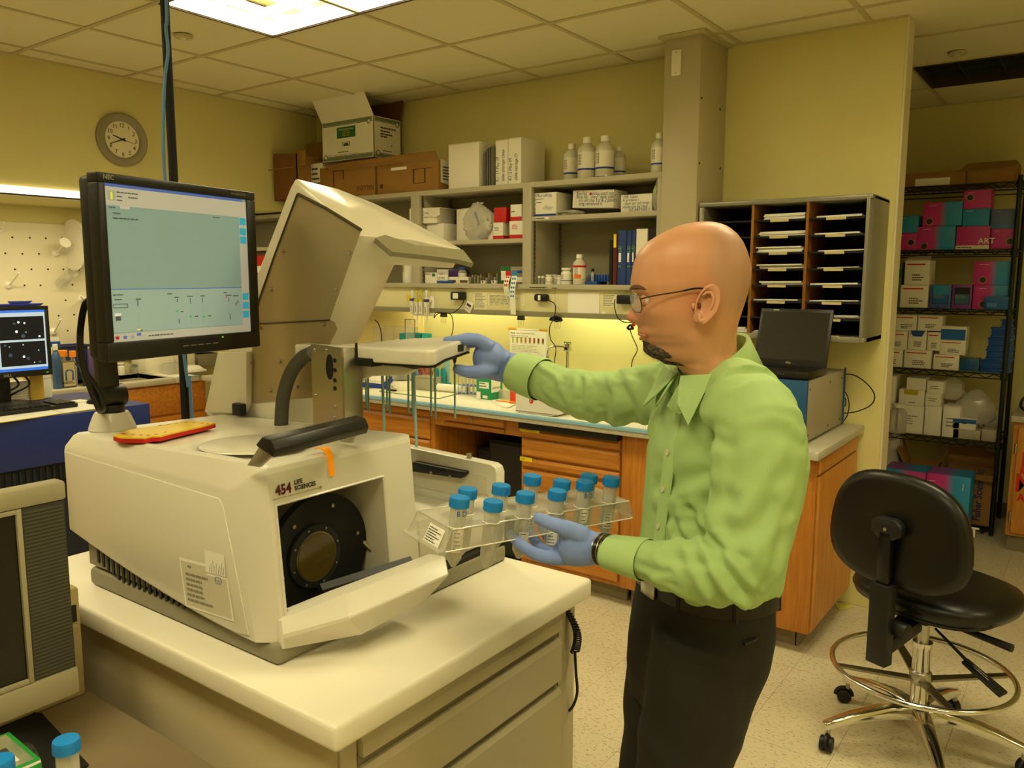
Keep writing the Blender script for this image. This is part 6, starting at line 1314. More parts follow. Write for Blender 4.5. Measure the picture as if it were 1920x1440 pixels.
out=[(r1,-.05)]+pts+[(-r1,-.05)]; inn=[(r0*.8,-.05)]+[(r0*math.cos(PI*k/8),r0*.75*math.sin(PI*k/8)) for k in range(9)]+[(-r0*.8,-.05)]
for k in range(len(out)-1): g.quad(*[(X+.0035,cy2+q[0],hc_+q[1]) for q in (out[k],out[k+1],inn[k+1],inn[k])])
g.obj('horseshoe_mark',blue,o,fix=False); lines(o,(X+.0036,cy2-.05,CT+.025),EY,EZ,.1,.018,2,ink)
o=thing('wire_hook','grey cable hanging beside the horseshoe sign','cable'); o.location=(X,B.y+.02,CT); o['_o']=[X,B.y+.02,CT]; G().tube(bez([(X-.05,B.y+.005,zt_),(X-.02,B.y+.03,zt_-.05),(X-.0,B.y+.03,CT+.09),(X,B.y+.05,CT+.01)],6),.006,6).obj('cable',dgrey,o); G().sph((X,B.y+.05,CT+.012),(.012,.012,.012),8,6).obj('plug',black,o)
o=thing('sink_taps','chrome double taps with a red button behind the sink','tap',(-5.76,PX(170,685,-5.74).y,CT)); yy=PX(172,688,-5.74).y
G().cyl((-5.75,yy,CT),(-5.75,yy,CT+.14),.012,n=12).obj('riser',chrome,o); G().tube([(-5.75,yy-.05,CT+.12),(-5.75,yy+.06,CT+.12)],.009,10).obj('cross_bar',chrome,o); G().tube(bez([(-5.75,yy,CT+.14),(-5.73,yy,CT+.24),(-5.62,yy,CT+.26),(-5.58,yy,CT+.20)],6),.009,10).obj('spout',chrome,o); G().cyl((-5.75,yy-.06,CT+.13),(-5.75,yy-.06,CT+.15),.014,n=10).obj('red_button',red,o)
sbottle('white plastic jar beside the sink, right of the monitor post',227,680,14,-5.68,wplas,wplas,neck=.7)
for k,(cx,t,w2,l) in enumerate(((237,681,9,'tall clear measuring cylinder by the sink'),(256,682,22,'wide clear glass beaker by the sink with a dark stopper'))):
    X=-5.70; p=PX(cx,690,X); r=abs(PX(cx+w2/2,690,X).y-p.y); h=PX(cx,t,X).z-CT; o=thing('beaker',l,'beaker',(X,p.y,CT+.0006)); G().lathe([(r*.9,0),(r,.006),(r,h),(r*.94,h),(r*.94,.008)],n=18,caps=False).obj('glass',glassm,o,local=True,fix=False); G().lathe([(r*.97,h),(r*1.05,h+.003)],n=18,caps=False).obj('rim',mat('glass_edge','#b9a95c',.3),o,local=True)
    if k: G().sph((0,-.01,h*.8),(.03,.03,.012),10,6).obj('stopper',ink,o,local=True)
def sbox(label,l,r,t,b,X,dep,m,name='carton',cat='box'):
    A,B=PX(l,b,X),PX(r,t,X); zt_=PX((l+r)/2,t,X).z; o=thing(name,label,cat,(X-dep/2,(A.y+B.y)/2,CT)); G().box(X-dep,X,A.y,B.y,CT+.0012,zt_).obj('body',m,o,bev=.004); G().box(X-dep-.001,X+.001,A.y-.001,B.y+.001,zt_-.004,zt_).obj('lid',m,o); return o
sbox('large cream box at the back of the sink counter below the big monitor',275,326,668,700,-5.55,.2,cream); sbox('second cream box further along the sink counter, partly behind the cables',326,365,664,698,-5.60,.18,mat('cream2','#ddd6ba',.6))
o=sbox('clear acrylic box in front of the cream box on the sink counter',317,343,682,702,-5.40,.1,clearp)
X=-5.38; A,B=PX(350,704,X),PX(388,690,X); o=thing('plastic_tub','low white plastic tub with a rounded lid on the sink counter','tub',(X,(A.y+B.y)/2,CT)); zt_=PX(370,686,X).z; G().box(X-.15,X,A.y,B.y,CT+.001,CT+.02).obj('tub',wplas,o,bev=.006); G().rings([[(X-.145,A.y+.01,CT+.02),(X-.005,A.y+.01,CT+.02),(X-.005,B.y-.01,CT+.02),(X-.145,B.y-.01,CT+.02)],[(X-.12,A.y+.04,zt_),(X-.03,A.y+.04,zt_),(X-.03,B.y-.04,zt_),(X-.12,B.y-.04,zt_)]]).obj('lid',wplas,o,bev=.008)
sbox('grey box at the corner end of the sink counter near the raised lid',372,410,663,690,-5.68,.12,mat('box_grey2','#8d8568',.6))
P_=[V((-5.62,3.02,CT)),V((-5.215,2.95+.1,CT)),V((-5.215,3.33,CT)),V((-5.62,3.33,CT))]; o=thing('liner_sheet','white liner sheet with a blue edge on the sink counter','liner',(-5.4,3.2,CT)); G().rings([[p+EZ*.0004 for p in P_],[p+EZ*.003 for p in P_]]).obj('sheet',liner,o) if False else G().box(-5.60,-5.22,3.17,3.33,CT+.0003,CT+.001).obj('sheet',liner,o); G().box(-5.235,-5.206,3.17,3.33,CT+.001,CT+.003).obj('blue_edge',lblue,o)
# ================================================================ foreground desk, grey monitor, tube, box
dz=.75
dk=thing('side_desk','low brown grey desk in the front left corner beside the bench','desk',(-1.9,.3,0)); dkm=mat('desk_top','#8a7a5c',.5)
G().box(-2.7,-1.18,-.35,.775,dz-.03,dz).obj('desk_top',dkm,dk,bev=.003)
for x in (-2.65,-1.25):
    for y in (-.3,.70): G().box(x-.025,x+.025,y-.025,y+.025,0,dz-.03).obj('leg',dgrey,dk)
G().box(-2.6,-1.3,.70,.715,.35,dz-.03).obj('modesty_panel',dkm,dk)
P_=[PZ(*q,dz) for q in ((-60,1330),(78,1342),(165,1438),(60,1500),(-90,1480))]
o=thing('desk_mat','black mat on the low desk under the grey monitor','mat',sum(P_,V())/5); G().rings([[p+EZ*.0006 for p in P_],[p+EZ*.004 for p in P_]]).obj('mat',blackm,o); G().tube([p+EZ*.004 for p in P_],.002,4,closed=True).obj('hem',black,o)
fx_=-1.40
TRp,BRp=PX(113,900,fx_),PX(158,1295,fx_); BT0=PX(158,1243,fx_); TB=PX(118,937,fx_)
yR=(TRp.y+BRp.y)/2; zt,zb3=PX(100,904,fx_).z,PX(150,1298,fx_).z; zi1=TB.z; zi0=BT0.z; yL=yR-.46
fm=thing('computer_monitor','grey desktop monitor with dark mesh speakers at the left edge, screen off','monitor',(fx_,(yL+yR)/2,dz)); gm=mat('fm_grey','#9c9478',.4); mesh_=mat('speaker_mesh','#3a382c',.7,bump=(900,.5,.001))
for a in ((zi1,zt),(zb3,zi0)): G().box(fx_-.03,fx_+.004,yL,yR,a[0],a[1]).obj('frame_bar',gm,fm,bev=.006)
for a in ((yR-.072,yR-.004),(yL+.004,yL+.072)):
    G().box(fx_-.03,fx_,a[0],a[1],zi0,zi1).obj('speaker',mesh_,fm)
    g=G(); 
    for k in range(46): g.box(fx_,fx_+.0008,a[0]+.002,a[1]-.002,zi0+.004+k*(zi1-zi0-.008)/46,zi0+.004+(k+.45)*(zi1-zi0-.008)/46)
    stuff(g.obj('speaker_ribs',mat('mesh_rib','#4a473a',.6),fm))
for y in (yR-.080,yL+.072): G().box(fx_-.03,fx_+.002,y,y+.008,zi0,zi1).obj('screen_frame',gm,fm,bev=.001)
for z in (zi1-.008,zi0): G().box(fx_-.03,fx_+.002,yL+.08,yR-.08,z,z+.008).obj('screen_frame',gm,fm,bev=.001)
G().box(fx_-.03,fx_-.004,yL+.08,yR-.08,zi0+.008,zi1-.008).obj('screen',mat('screen_off','#0f0d0a',.25),fm); G().box(fx_-.10,fx_-.03,yL+.05,yR-.05,zi0,zi1).obj('back_shell',gm,fm,bev=.02)
yc=(yL+yR)/2; G().box(fx_-.09,fx_-.05,yc-.05,yc+.05,dz+.015,zi0+.05).obj('stand_neck',gm,fm,bev=.01)
G().tube([(fx_-.02,yc-.16,dz+.043),(fx_-.02,yc+.155,dz+.043)],[.039,.036],20).obj('stand_bar',mat('stand_dark','#35342c',.3),fm,bev=.004); G().box(fx_-.14,fx_+.02,yc-.12,yc+.12,dz+.0045,dz+.015).obj('stand_base',mat('stand_dark','#35342c',.3),fm,bev=.004)
# beige box behind the monitor
bx=thing('computer_case','beige computer box standing on the desk behind the grey monitor','computer',(-1.85,.64,dz)); bg=mat('beige_case','#b9a878',.5)
G().box(-2.0,-1.66,.57,.765,dz+.0006,dz+.235).obj('shell',bg,bx,bev=.006); A=PX(127,1268,-1.66); G().box(-1.662,-1.656,.69,.755,dz+.165,dz+.20).obj('drive_slot',black,bx); G().box(-1.662,-1.657,.69,.755,dz+.15,dz+.16).obj('slot_sill',bg,bx)
# tubes: shared builder
def big_tube(label,loc,rz=0,liq=.0,lab=0,txt=None,group=None,h=.115,name='sample_tube'):
    o=thing(name,label,'tube',loc,group,rz); R_=.0142
    G().lathe([(.0025,0),(.004,.001),(R_*.93,.0165),(R_*.97,.03),(R_,.095),(R_,h-.004),(R_-.001,h-.004),(R_-.001,.095),(R_*.97-.001,.03),(R_*.9-.001,.0175),(.003,.003)],n=20,caps=False).obj('tube',tubem,o,local=True,fix=False)
    g=G()
    for k in range(24):
        a0,a1=2*PI*k/24,2*PI*(k+.5)/24; r=.0172
        g.hexa([(r*math.cos(a),r*math.sin(a),h-.008) if i<2 else (.0165*math.cos(a),.0165*math.sin(a),h-.008) for i,a in enumerate((a0,a1,a1,a0))],[(r*math.cos(a),r*math.sin(a),h+.006) if i<2 else (.0165*math.cos(a),.0165*math.sin(a),h+.006) for i,a in enumerate((a0,a1,a1,a0))])
    c=G().lathe([(.0145,h-.009),(.0168,h-.008),(.0168,h+.0065),(.0160,h+.0085),(.0,h+.009)],n=28,caps=False).obj('cap',capb,o,local=True)
    g.obj('cap_ribs',capb,c,local=True)
    if liq: G().lathe([(.0015,.004),(R_*.93-.0016,.0178),(R_*.97-.0016,.03),(R_-.0016,liq),(0,liq)],n=20,caps=False).obj('liquid',liqm,o,local=True)
    if lab:
        def cyl_patch(nm,m,a0,a1,z0,z1,r=.01432):
            g=G(); n=8
            for i in range(n):
                p,q=a0+(a1-a0)*i/n,a0+(a1-a0)*(i+1)/n; g.quad((r*math.cos(p),r*math.sin(p),z0),(r*math.cos(q),r*math.sin(q),z0),(r*math.cos(q),r*math.sin(q),z1),(r*math.cos(p),r*math.sin(p),z1))
            return g.obj(nm,m,o,local=True,fix=False)
        cyl_patch('label',labw,-PI/2-.75,-PI/2+.75,.022 if lab==2 else .03,.055 if lab==2 else .072); rdl=random.Random(int(loc[0]*1e4))
        for k in range(5):
            z=.026+.006*k if lab==2 else .035+.007*k; cyl_patch('label_print',ink,-PI/2-.55,-PI/2+rdl.uniform(-.1,.5),z,z+.0014,.01436)
    for k in range(4): G().lathe([(.01425,.04+.014*k),(.0144,.0404+.014*k),(.01425,.0408+.014*k)],n=20,caps=False).obj('graduation_ring',tubem,o,local=True,fix=False) if lab!=1 else None
    if txt:
        for s,z,sz,mm in txt:
            a=-PI/2-.5; 
            for ch in s:
                p=V((.0146*math.cos(a),.0146*math.sin(a),z)); text(ch,sz,p,(-math.sin(a),math.cos(a),0),EZ,mm,o,local=True); a+=sz*(.72 if ch in 'BDn' else .5)/.0146
    return o
tubem=clear('tube_plastic','#e4e1d2',.72,.1); liqm=clear('tube_liquid','#d6d0b8',.45,.2)
bdm=mat('print_blue','#1f4f9c',.5)
p=PD(124.5,1397,1.08); big_tube('large blue capped tube in the bottom left corner of the photo',(p.x,p.y,p.z-.115),.2,.095)
q=PD(0,1434,1.06); big_tube('second blue capped tube cut off at the left border, bottom corner',(q.x,q.y,q.z-.115),.9,.08)
o=thing('tube_block','white foam tube block on the low desk holding the two front tubes','rack',((p.x+q.x)/2,(p.y+q.y)/2,dz+.0042)); zf=min(p.z,q.z)-.115
g=G(); d=(p-q); d.z=0; d=d.normalized(); s=V((-d.y,d.x,0)); c0=(p+q)/2; L2=(p-q).length/2+.05
g.m=None; cs_=[c0+d*L2+s*.04,c0-d*L2+s*.04,c0-d*L2-s*.04,c0+d*L2-s*.04]
g.rings([[V((v.x,v.y,dz+.0046)) for v in cs_],[V((v.x,v.y,zf-.0008)) for v in cs_]]); g.obj('block',white,o,bev=.004)
for v in (p,q): G().lathe([(.016,zf-.0007),(.0175,zf+.010),(.0185,zf+.010),(.0185,zf-.0007)],(v.x,v.y,0),20,False).obj('tube_collar',white,o)
zt=.935
A,B=PZ(17,1373,zt),PZ(77,1424,zt); u=(B-A); w_=V((u.y,-u.x,0)).normalized(); u=u.normalized(); 
if w_.dot(V((0,-1,0)))<0: w_=-w_
L1,L2=(B-A).length,.20; o=thing('picture_box','green edged printed box at the bottom left corner beside the tube','box',(A.x,A.y,dz+.0042))
P_=[A,B,B+w_*L2,A+w_*L2]
G().rings([[V((v.x,v.y,dz+.0046)) for v in P_],[V((v.x,v.y,zt)) for v in P_]]).obj('body',white,o,bev=.001)
def tq(name,m,a0,a1,b0,b1,d=.0006): return G().quad(*[A+u*(a*L1)+w_*(b*L2)+EZ*d for a,b in ((a0,b0),(a1,b0),(a1,b1),(a0,b1))]).obj(name,m,o,fix=False)
grm=mat('pic_green','#2a9a3e',.5)
tq('green_border',grm,0,1,0,1,.0006); tq('picture',mat('pic_sand','#c4b38a',.6,var=(14,'#7f8a72',.15)),.04,.93,.03,1,.0009)
tq('picture_patch',mat('pic_dark','#4a4436',.6),.38,.50,.1,.5,.0012); tq('picture_patch',mat('pic_sky','#9fb4ac',.6),.08,.35,.25,.9,.0012); tq('text_panel',white,.66,.82,.10,.75,.0012); lines(o,A+u*(L1*.80)+w_*(L2*.12)+EZ*.0015,w_,-u,L2*.55,L1*.1,2,ink)
n_=u; G().quad(*[B+w_*(b*L2)+EZ*(-dzv)+n_*.0007 for b,dzv in ((0,.004),(1,.004),(1,.012),(0,.012))]).obj('green_edge',grm,o,fix=False)
lines(o,B+w_*(L2*.05)-EZ*.07+n_*.0008,w_,EZ,L2*.5,.05,3,mat('print_brown','#6a4a2c',.7))
# ================================================================ wire shelving in the alcove
WY=5.80
wk=mat('wire_dark','#16211b',.45)
ws=thing('wire_shelving','dark green black wire shelving unit full of boxes in the alcove','shelf',(-1.1,6.03,0)); WX0,WX1=-1.75,-.455
LV=[2.205,1.803,1.432,1.037,.598]
for x in (WX0,WX1):
    for y in (WY+.01,6.29): G().tube([(x,y,0),(x,y,2.24)],.0135,10).obj('post',wk,ws); 
for z in LV:
    g=G()
    for y in (WY,6.30):
        g.tube([(WX0,y,z-.004),(WX1,y,z-.004)],.0045,6); g.tube([(WX0,y,z-.034),(WX1,y,z-.034)],.0035,6)
    for x in (WX0,WX1): g.tube([(x,WY,z-.004),(x,6.30,z-.004)],.0045,6)
    for k in range(33):
        x=WX0+.02+k*(WX1-WX0-.04)/32; g.tube([(x,WY,z-.003),(x,6.30,z-.003)],.0022,4)
    n=26
    g.tube([(WX0+(WX1-WX0)*k/n,WY,z-.006 if k%2 else z-.032) for k in range(n+1)],.003,4); g.obj('wire_shelf',wk,ws)
    for x in (WX0,WX1): G().lathe([(.019,z-.04),(.022,z-.01),(.018,z+.004)],(x,WY+.01,0),12).obj('collar',wk,ws)
pink=mat('box_pink','#c2368a',.45); cyan=mat('box_cyan','#2a8fc4',.45); bdk=mat('box_blue','#1d63b0',.45)
def gradm(name,c1,c2,axis=0,lo=-.5,hi=.5):
    m=mat(name,c1,.42); nt=m.node_tree; b=nt.nodes['Principled BSDF']; tc=nt.nodes.new('ShaderNodeTexCoord'); sx=nt.nodes.new('ShaderNodeSeparateXYZ'); r=nt.nodes.new('ShaderNodeValToRGB')
    r.color_ramp.elements[0].color=(*rgb(c1),1); r.color_ramp.elements[1].color=(*rgb(c2),1); r.color_ramp.elements[0].position=lo; r.color_ramp.elements[1].position=hi
    nt.links.new(tc.outputs['Generated'],sx.inputs[0]); nt.links.new(sx.outputs[axis],r.inputs[0]); nt.links.new(r.outputs[0],b.inputs['Base Color']); return m
gh=gradm('tip_box_grad','#c8388c','#2591c8',0,.42,.62); ghr=gradm('tip_box_grad_rev','#2591c8','#c8388c',0,.30,.62); gv=gradm('tip_box_vert','#c8388c','#2591c8',2,.45,.6)
seal=mat('seal_gold','#2a2418',.4)
def tip(label,l,t,r,b,z0,m,Y=WY+.03,dep=.2,mark=None,logo=False):
    o=carton(label,l,t,r,b,Y,dep,z0,m,name='tip_box',flap=False); W_,H_=o['w'],o['h']
    if mark:
        u,v=mark; 
        for rr,mm,d in ((.022,mat('seal_rim','#b9963c',.4),.0006),(.018,seal,.0009)): G().quad(*[(-W_/2+u*W_+rr*math.cos(k*PI/8),-d,v*H_+rr*math.sin(k*PI/8)) for k in range(16)]).obj('round_mark',mm,o,local=True,fix=False)
    if logo: fpatch(o,'white_band',white,0,1,0,.17); flines(o,.05,.7,.03,.12,1,d=.0006); text('ART',H_*.34,(W_*.16,-.0008,H_*.24),EX,EZ,white,o,local=True,bold=.001)
    else: flines(o,.15,.42,.82,.90,1,mat('pale_pink','#e8b9d2',.6),seed=int(l))
    G().box(-W_/2,W_/2,-.0005,.0,H_*.995,H_).obj('lid_seam',mat('seam_dark','#5a2a50',.6),o,local=True)
    return o
e=.0008
def up(o): return o.location.z+o['h']+e
# top: cardboard
z=LV[0]+.001
o=carton('flat cardboard carton on the left of the top wire shelf',1688,323,1812,345,WY+.04,.35,z,card,name='cardboard_box'); G().box(-.1,.1,-.003,0,.005,.05).obj('white_label',paper,o,local=True)
o=carton('taller cardboard carton at the right end of the top wire shelf',1814,303,1905,343,WY+.03,.35,z,card,name='cardboard_box'); W_,H_=o['w'],o['h']; G().hexa([(-W_/2-.05,-.02,H_*.6),(W_/2,-.03,H_*.72),(W_/2,-.026,H_*.74),(-W_/2-.05,-.016,H_*.62)],[(-W_/2,0,H_),(W_/2,0,H_),(W_/2,.004,H_),(-W_/2,.004,H_)]).obj('flap',card,o,local=True)
# shelf 2
z=LV[1]+.001
a=tip('pink tip box at the far left of the second wire shelf, lower one',1680,437,1719,466,z,pink,mark=(.72,.45)); tip('blue tip box on the far left pink box of the second wire shelf',1684,404,1722,436,up(a),cyan)
a=tip('pink to blue tip box, lower of the left pair, second wire shelf',1720,424,1791,465,z,gh,mark=(.2,.16)); tip('pink to blue tip box, upper of the left pair, second wire shelf',1731,379,1804,423,up(a),gh,mark=(.18,.2))
a=tip('pink tip box with a white band and white letters, second wire shelf',1793,424,1856,463,z,pink,logo=True); a2=tip('blue tip box in the middle of the tallest stack',1805,391,1855,423,up(a),cyan,dep=.19); tip('pink tip box with a gold mark on top of the tallest stack',1807,356,1858,390,up(a2),pink,dep=.19,mark=(.24,.6))
a=tip('pink tip box at the right end of the second wire shelf',1858,428,1901,462,z,pink,mark=(.85,.35)); tip('blue tip box on the right end pink box of the second wire shelf',1858,392,1904,427,up(a),gradm('tip_cyan_dim','#2a8fc4','#5a6a9c',2,.0,.2))
# shelf 3
z=LV[2]+.001
def kit(label,l,t,r,b,z0,Y=WY+.03,dep=.16,yaw=0,m=None,open_=False):
    o=carton(label,l,t,r,b,Y,dep,z0,m or white,yaw,name='kit_box'); fpatch(o,'red_line',red,.08,.82,.80,.86); flines(o,.3,.78,.15,.42,3,ink,seed=int(l*7+t),words=False) if False else lines(o,(-o['w']*.18,-.0005,o['h']*.14),EX,EZ,o['w']*.5,o['h']*.30,3,ink,seed=int(l+t),local=True)
    if open_: G().hexa([(-o['w']/2,0,o['h']),(o['w']/2,0,o['h']),(o['w']/2,.003,o['h']),(-o['w']/2,.003,o['h'])],[(-o['w']/2,.05,o['h']+.02),(o['w']/2,.05,o['h']+.05),(o['w']/2,.053,o['h']+.05),(-o['w']/2,.053,o['h']+.02)]).obj('lid_flap',white,o,local=True)
    return o
a=kit('white kit box with a red line, lower of two on the third wire shelf',1688,534,1740,576,z); kit('white kit box with an open lid on top of the lower one, third wire shelf',1696,488,1743,531,up(a),yaw=-.06,open_=True)
o=carton('green and white carton peeking out at the left of the third wire shelf',1668,492,1690,575,WY+.06,.15,z,mat('green_pale','#5d7a5a',.6)); fpatch(o,'green_panel',green,0,1,.65,.85)
def openbox(label,l,t,r,b,z0,m,inner):
    o=carton(label,l,t,r,b,WY+.03,.16,z0,m,name='tip_box',flap=False); fpatch(o,'opening',black,.12,.90,.18,.88); fpatch(o,'tip_rack',inner,.16,.86,.2,.6,.001); lines(o,(-o['w']*.34,-.0016,o['h']*.42),EX,EZ,o['w']*.66,o['h']*.16,3,mat('tips','#8c9678',.5),local=True); return o
o=openbox('open blue tip box, front torn out, left of two, third wire shelf',1744,534,1783,576,z,mat('box_violet','#4a62b0',.45),bdk); fpatch(o,'torn_flap',cyan,.14,.9,.58,.97,.002)
openbox('open purple tip box with dark inside, right of two, third wire shelf',1785,534,1822,577,z,mat('box_purple','#7c3f9a',.45),mat('tips_blue','#3f6a8c',.4))
a=tip('pink to blue tip box, lower of two at the right of the third wire shelf',1824,535,1896,578,z,gh,mark=(.28,.2)); tip('pink to blue tip box, upper of two at the right of the third wire shelf',1825,490,1898,533,up(a),gh,mark=(.26,.22))
o=carton('small dark blue box standing in front of the lower right tip box',1846,556,1893,579,WY+.0,.028,z,bdk,name='tip_box'); fpatch(o,'painted_shine',mat('shine','#5f8ac0',.3),.1,.5,.2,.5)  # lighter blue patch paints a sheen on the box front
# shelf 4
z=LV[3]+.001
row=[]
for l,r,t,lb in ((1655,1692,655,'bottom row, leftmost'),(1695,1746,656,'bottom row, middle'),(1750,1798,665,'bottom row, rightmost')): row.append(kit('white kit box with a red line on the fourth wire shelf, '+lb,l,t,r,688,z))
r2=[]
for k,(l,r,t,lb) in enumerate(((1665,1701,621,'second row, leftmost'),(1703,1737,620,'second row, with a blue printed flap'),(1739,1763,623,'second row, third'))):
    o=kit('white kit box on the fourth wire shelf, '+lb,l,t,r,654,up(row[min(k,1)])); r2.append(o)
    if k==1: G().rings([[(-o['w']*.4,-.001,o['h']),(o['w']*.4,-.001,o['h']),(o['w']*.25,-.001,o['h']*.7),(-o['w']*.25,-.001,o['h']*.7)],[(-o['w']*.4,-.003,o['h']),(o['w']*.4,-.003,o['h']),(o['w']*.25,-.004,o['h']*.7),(-o['w']*.25,-.004,o['h']*.7)]]).obj('blue_flap',blue,o,local=True)
for k,(l,r,t,lb) in enumerate(((1676,1719,590,'top row, left'),(1721,1767,591,'top row, right'))): kit('white kit box on the fourth wire shelf, '+lb,l,t,r,618,up(r2[k]),Y=WY+.05)
a=kit('white kit box with a red line below the blue drawer box, fourth wire shelf',1762,638,1810,665,up(row[2])); o=carton('white carton with a dark blue front panel on the fourth wire shelf',1764,612,1812,637,WY+.04,.16,up(a),white); fpatch(o,'blue_panel',bdk,0,.97,.02,.78)
rkb=mat('rack_deepblue','#1450a8',.35)
for k in range(5):
    t_,b_=(668,693,),(0,0)
    zz=z+.0
zr=z; 
for k,(l,r,h,lb) in enumerate(((1838,1896,.075,'lowest'),(1846,1898,.07,'second lowest'),(1848,1897,.07,'middle'),(1852,1896,.065,'second highest'),(1870,1893,.05,'topmost'))):
    A,B=PY(l,680,WY+.04),PY(r,680,WY+.04); o=thing('tube_rack','deep blue plastic tube rack, %s of the stack on the fourth wire shelf'%lb,'rack',((A.x+B.x)/2,WY+.04,zr)); w2=(B.x-A.x)/2
    G().box(-w2,w2,0,.10,0,h*.25).obj('base',rkb,o,local=True,bev=.003); G().box(-w2+.006,w2-.006,.006,.094,h*.25,h-.002).obj('tiers',rkb,o,local=True,bev=.002); G().box(-w2,w2,0,.1,h-.012,h).obj('top_plate',rkb,o,local=True,bev=.003)
    for j in range(6): G().cyl((-w2+.015+j*(2*w2-.03)/5,.02,h),(-w2+.015+j*(2*w2-.03)/5,.02,h+.0006),.006,n=8).obj('hole',navy,o,local=True)
    zr+=h+e
o=carton('low clear blue tray beside the deep blue rack stack',1800,672,1836,692,WY+.04,.12,z,mat('tray_clearblue','#2f6fb0',.2,trans=.4),name='tray',cat='tray'); fpatch(o,'rib',rkb,.1,.9,.4,.5)
# shelf 5
z=LV[4]+.001
def plain(label,l,t,r,b,z0,m=None,Y=WY+.04,dep=.18,pr=0,**k):
    o=carton(label,l,t,r,b,Y,dep,z0,m or white,**k)
    if pr: flines(o,.2,.8,.3,.65,pr,mat('grey_ink','#8a8672',.7),seed=int(l))
    return o
g1=plain('tall white carton at the far left of the fifth wire shelf, lower one',1655,758,1678,818,z); plain('white carton with a small blue print on the far left carton of the fifth wire shelf',1655,704,1679,756,up(g1),pr=2)
g1=plain('large white carton behind the clear bottle on the fifth wire shelf',1683,760,1731,818,z,pr=4); g2=plain('white carton with a yellow sticker on the large carton, fifth wire shelf',1685,731,1733,758,up(g1)); fpatch(g2,'yellow_sticker',mat('sticker_olive','#c2b02c',.5),.2,.75,.68,1); flines(g2,.4,.8,.12,.22,1); plain('small blank white carton on top of the yellow sticker carton',1700,709,1736,730,up(g2))
p=PY(1681,800,WY+.0); bottle('big clear square plastic bottle at the front of the fifth wire shelf',.055,PY(1681,757,WY).z-z,.45,wplas,clearp,lab=False,loc=(p.x,WY+.02-.0,z))
g1=plain('tall narrow plain white carton in the middle of the fifth wire shelf',1733,761,1764,825,z); g2=plain('small white carton with blue writing on the tall narrow carton',1735,738,1764,759,up(g1),pr=2); plain('small printed white carton topmost over the tall narrow carton',1738,715,1769,736,up(g2),pr=2)
plain('white carton with grey print beside the bag pile on the fifth wire shelf',1767,762,1799,826,z,pr=3)
q1=plain('clear low tray at the right front of the fifth wire shelf',1786,806,1838,830,z,mat('tray_pale','#b9b39c',.25),flap=False); plain('second clear low tray at the right end of the fifth wire shelf',1840,806,1868,832,z,mat('tray_pale','#b9b39c',.25),flap=False)
o=plain('blue and white flat box lying on the low clear tray',1786,786,1830,804,up(q1)); fpatch(o,'blue_top',bdk,0,1,.6,1); fpatch(o,'notch',navy,.4,.6,.55,.75,.001)
for k,(cx,cy,rx,rz_,sd2,l) in enumerate(((1830,762,.13,.11,21,'big crumpled clear plastic bag on the right of the fifth wire shelf'),(1785,728,.09,.075,22,'smaller crumpled clear bag high up on the fifth wire shelf'),(1858,785,.07,.07,23,'crumpled clear bag with blue film at the right post'))):
    p=PY(cx,cy,WY+.16); bag(l,(p.x,WY+.17+.02*k,p.z),(rx,.07,rz_),bagm,sd2,sub=(18,12))
# floor level
zf=.003
o=thing('cardboard_box','cardboard box with tall back flap and vertical blue lettering on the alcove floor','box'); A,B=PY(1757,990,WY+.0),PY(1862,990,WY+.0); x0,x1=PY(1760,930,WY).x,PY(1860,930,WY).x; zt=PY(1800,885,WY).z; zt2=PY(1800,836,WY+.25).z
o.location=(x0,WY,0); o['_o']=[x0,WY,0]; zb4=PY(1830,985,WY).z
zb4=max(.012,min(zb4,.12))
g=G()
for a in ((x0,x1,WY,WY+.004),(x0,x1,WY+.296,WY+.30)): g.box(a[0],a[1],a[2],a[3],zb4,zt)
for x in (x0,x1-.004): g.box(x,x+.004,WY,WY+.3,zb4,zt)
g.box(x0,x1,WY,WY+.3,zb4,zb4+.004); g.obj('body',card,o); G().hexa([(x0,WY+.29,zt),(x1,WY+.29,zt),(x1,WY+.294,zt),(x0,WY+.294,zt)],[(x0+.0,WY+.30,zt2),(x1-.005,WY+.30,zt2-.03),(x1-.005,WY+.304,zt2-.03),(x0,WY+.304,zt2)]).obj('back_flap',card,o); G().hexa([(x0,WY,zt),(x1,WY,zt),(x1,WY+.004,zt),(x0,WY+.004,zt)],[(x0-.02,WY-.05,zt-.02),(x1,WY-.05,zt-.03),(x1,WY-.046,zt-.03),(x0-.02,WY-.046,zt-.02)]).obj('front_flap',card,o)
text('Fisher Scientific',.062,(x1-.055,WY-.001,zb4+.03),EZ,-EX,navy,o,sx=.86,bold=.0015)
# low plinth shelf for it
pb_=thing('wire_dolly','low dark wire base shelf under the boxes on the alcove floor','shelf',(-1.1,WY+.2,0)); g=G(); zz=zb4-.008
for k in range(12): g.tube([(WX0+.05,WY+.02+k*.023,zz),(WX1-.03,WY+.02+k*.023,zz)],.003,4)
for x in (WX0+.06,WX1-.05): g.tube([(x,WY+.02,zz-.004),(x,WY+.28,zz-.004)],.004,5)
g.obj('deck',wk,pb_)
for x in (WX0+.06,WX1-.05):
    for y in (WY+.03,WY+.27): G().cyl((x,y,0),(x,y,zz-.006),.01,n=8).obj('foot',wk,pb_)
o=thing('cardboard_box','open cardboard box with raised flaps left of the lettered cardboard box','box'); x0,x1=PY(1692,900,WY+.02).x,PY(1753,900,WY+.02).x; zt=PY(1720,872,WY+.02).z; o.location=(x0,WY,0); o['_o']=[x0,WY,0]
g=G(); y0=WY+.03
for a in ((x0,x1,y0,y0+.004),(x0,x1,y0+.226,y0+.23)): g.box(a[0],a[1],a[2],a[3],zb4,zt)
for x in (x0,x1-.004): g.box(x,x+.004,y0,y0+.23,zb4,zt)
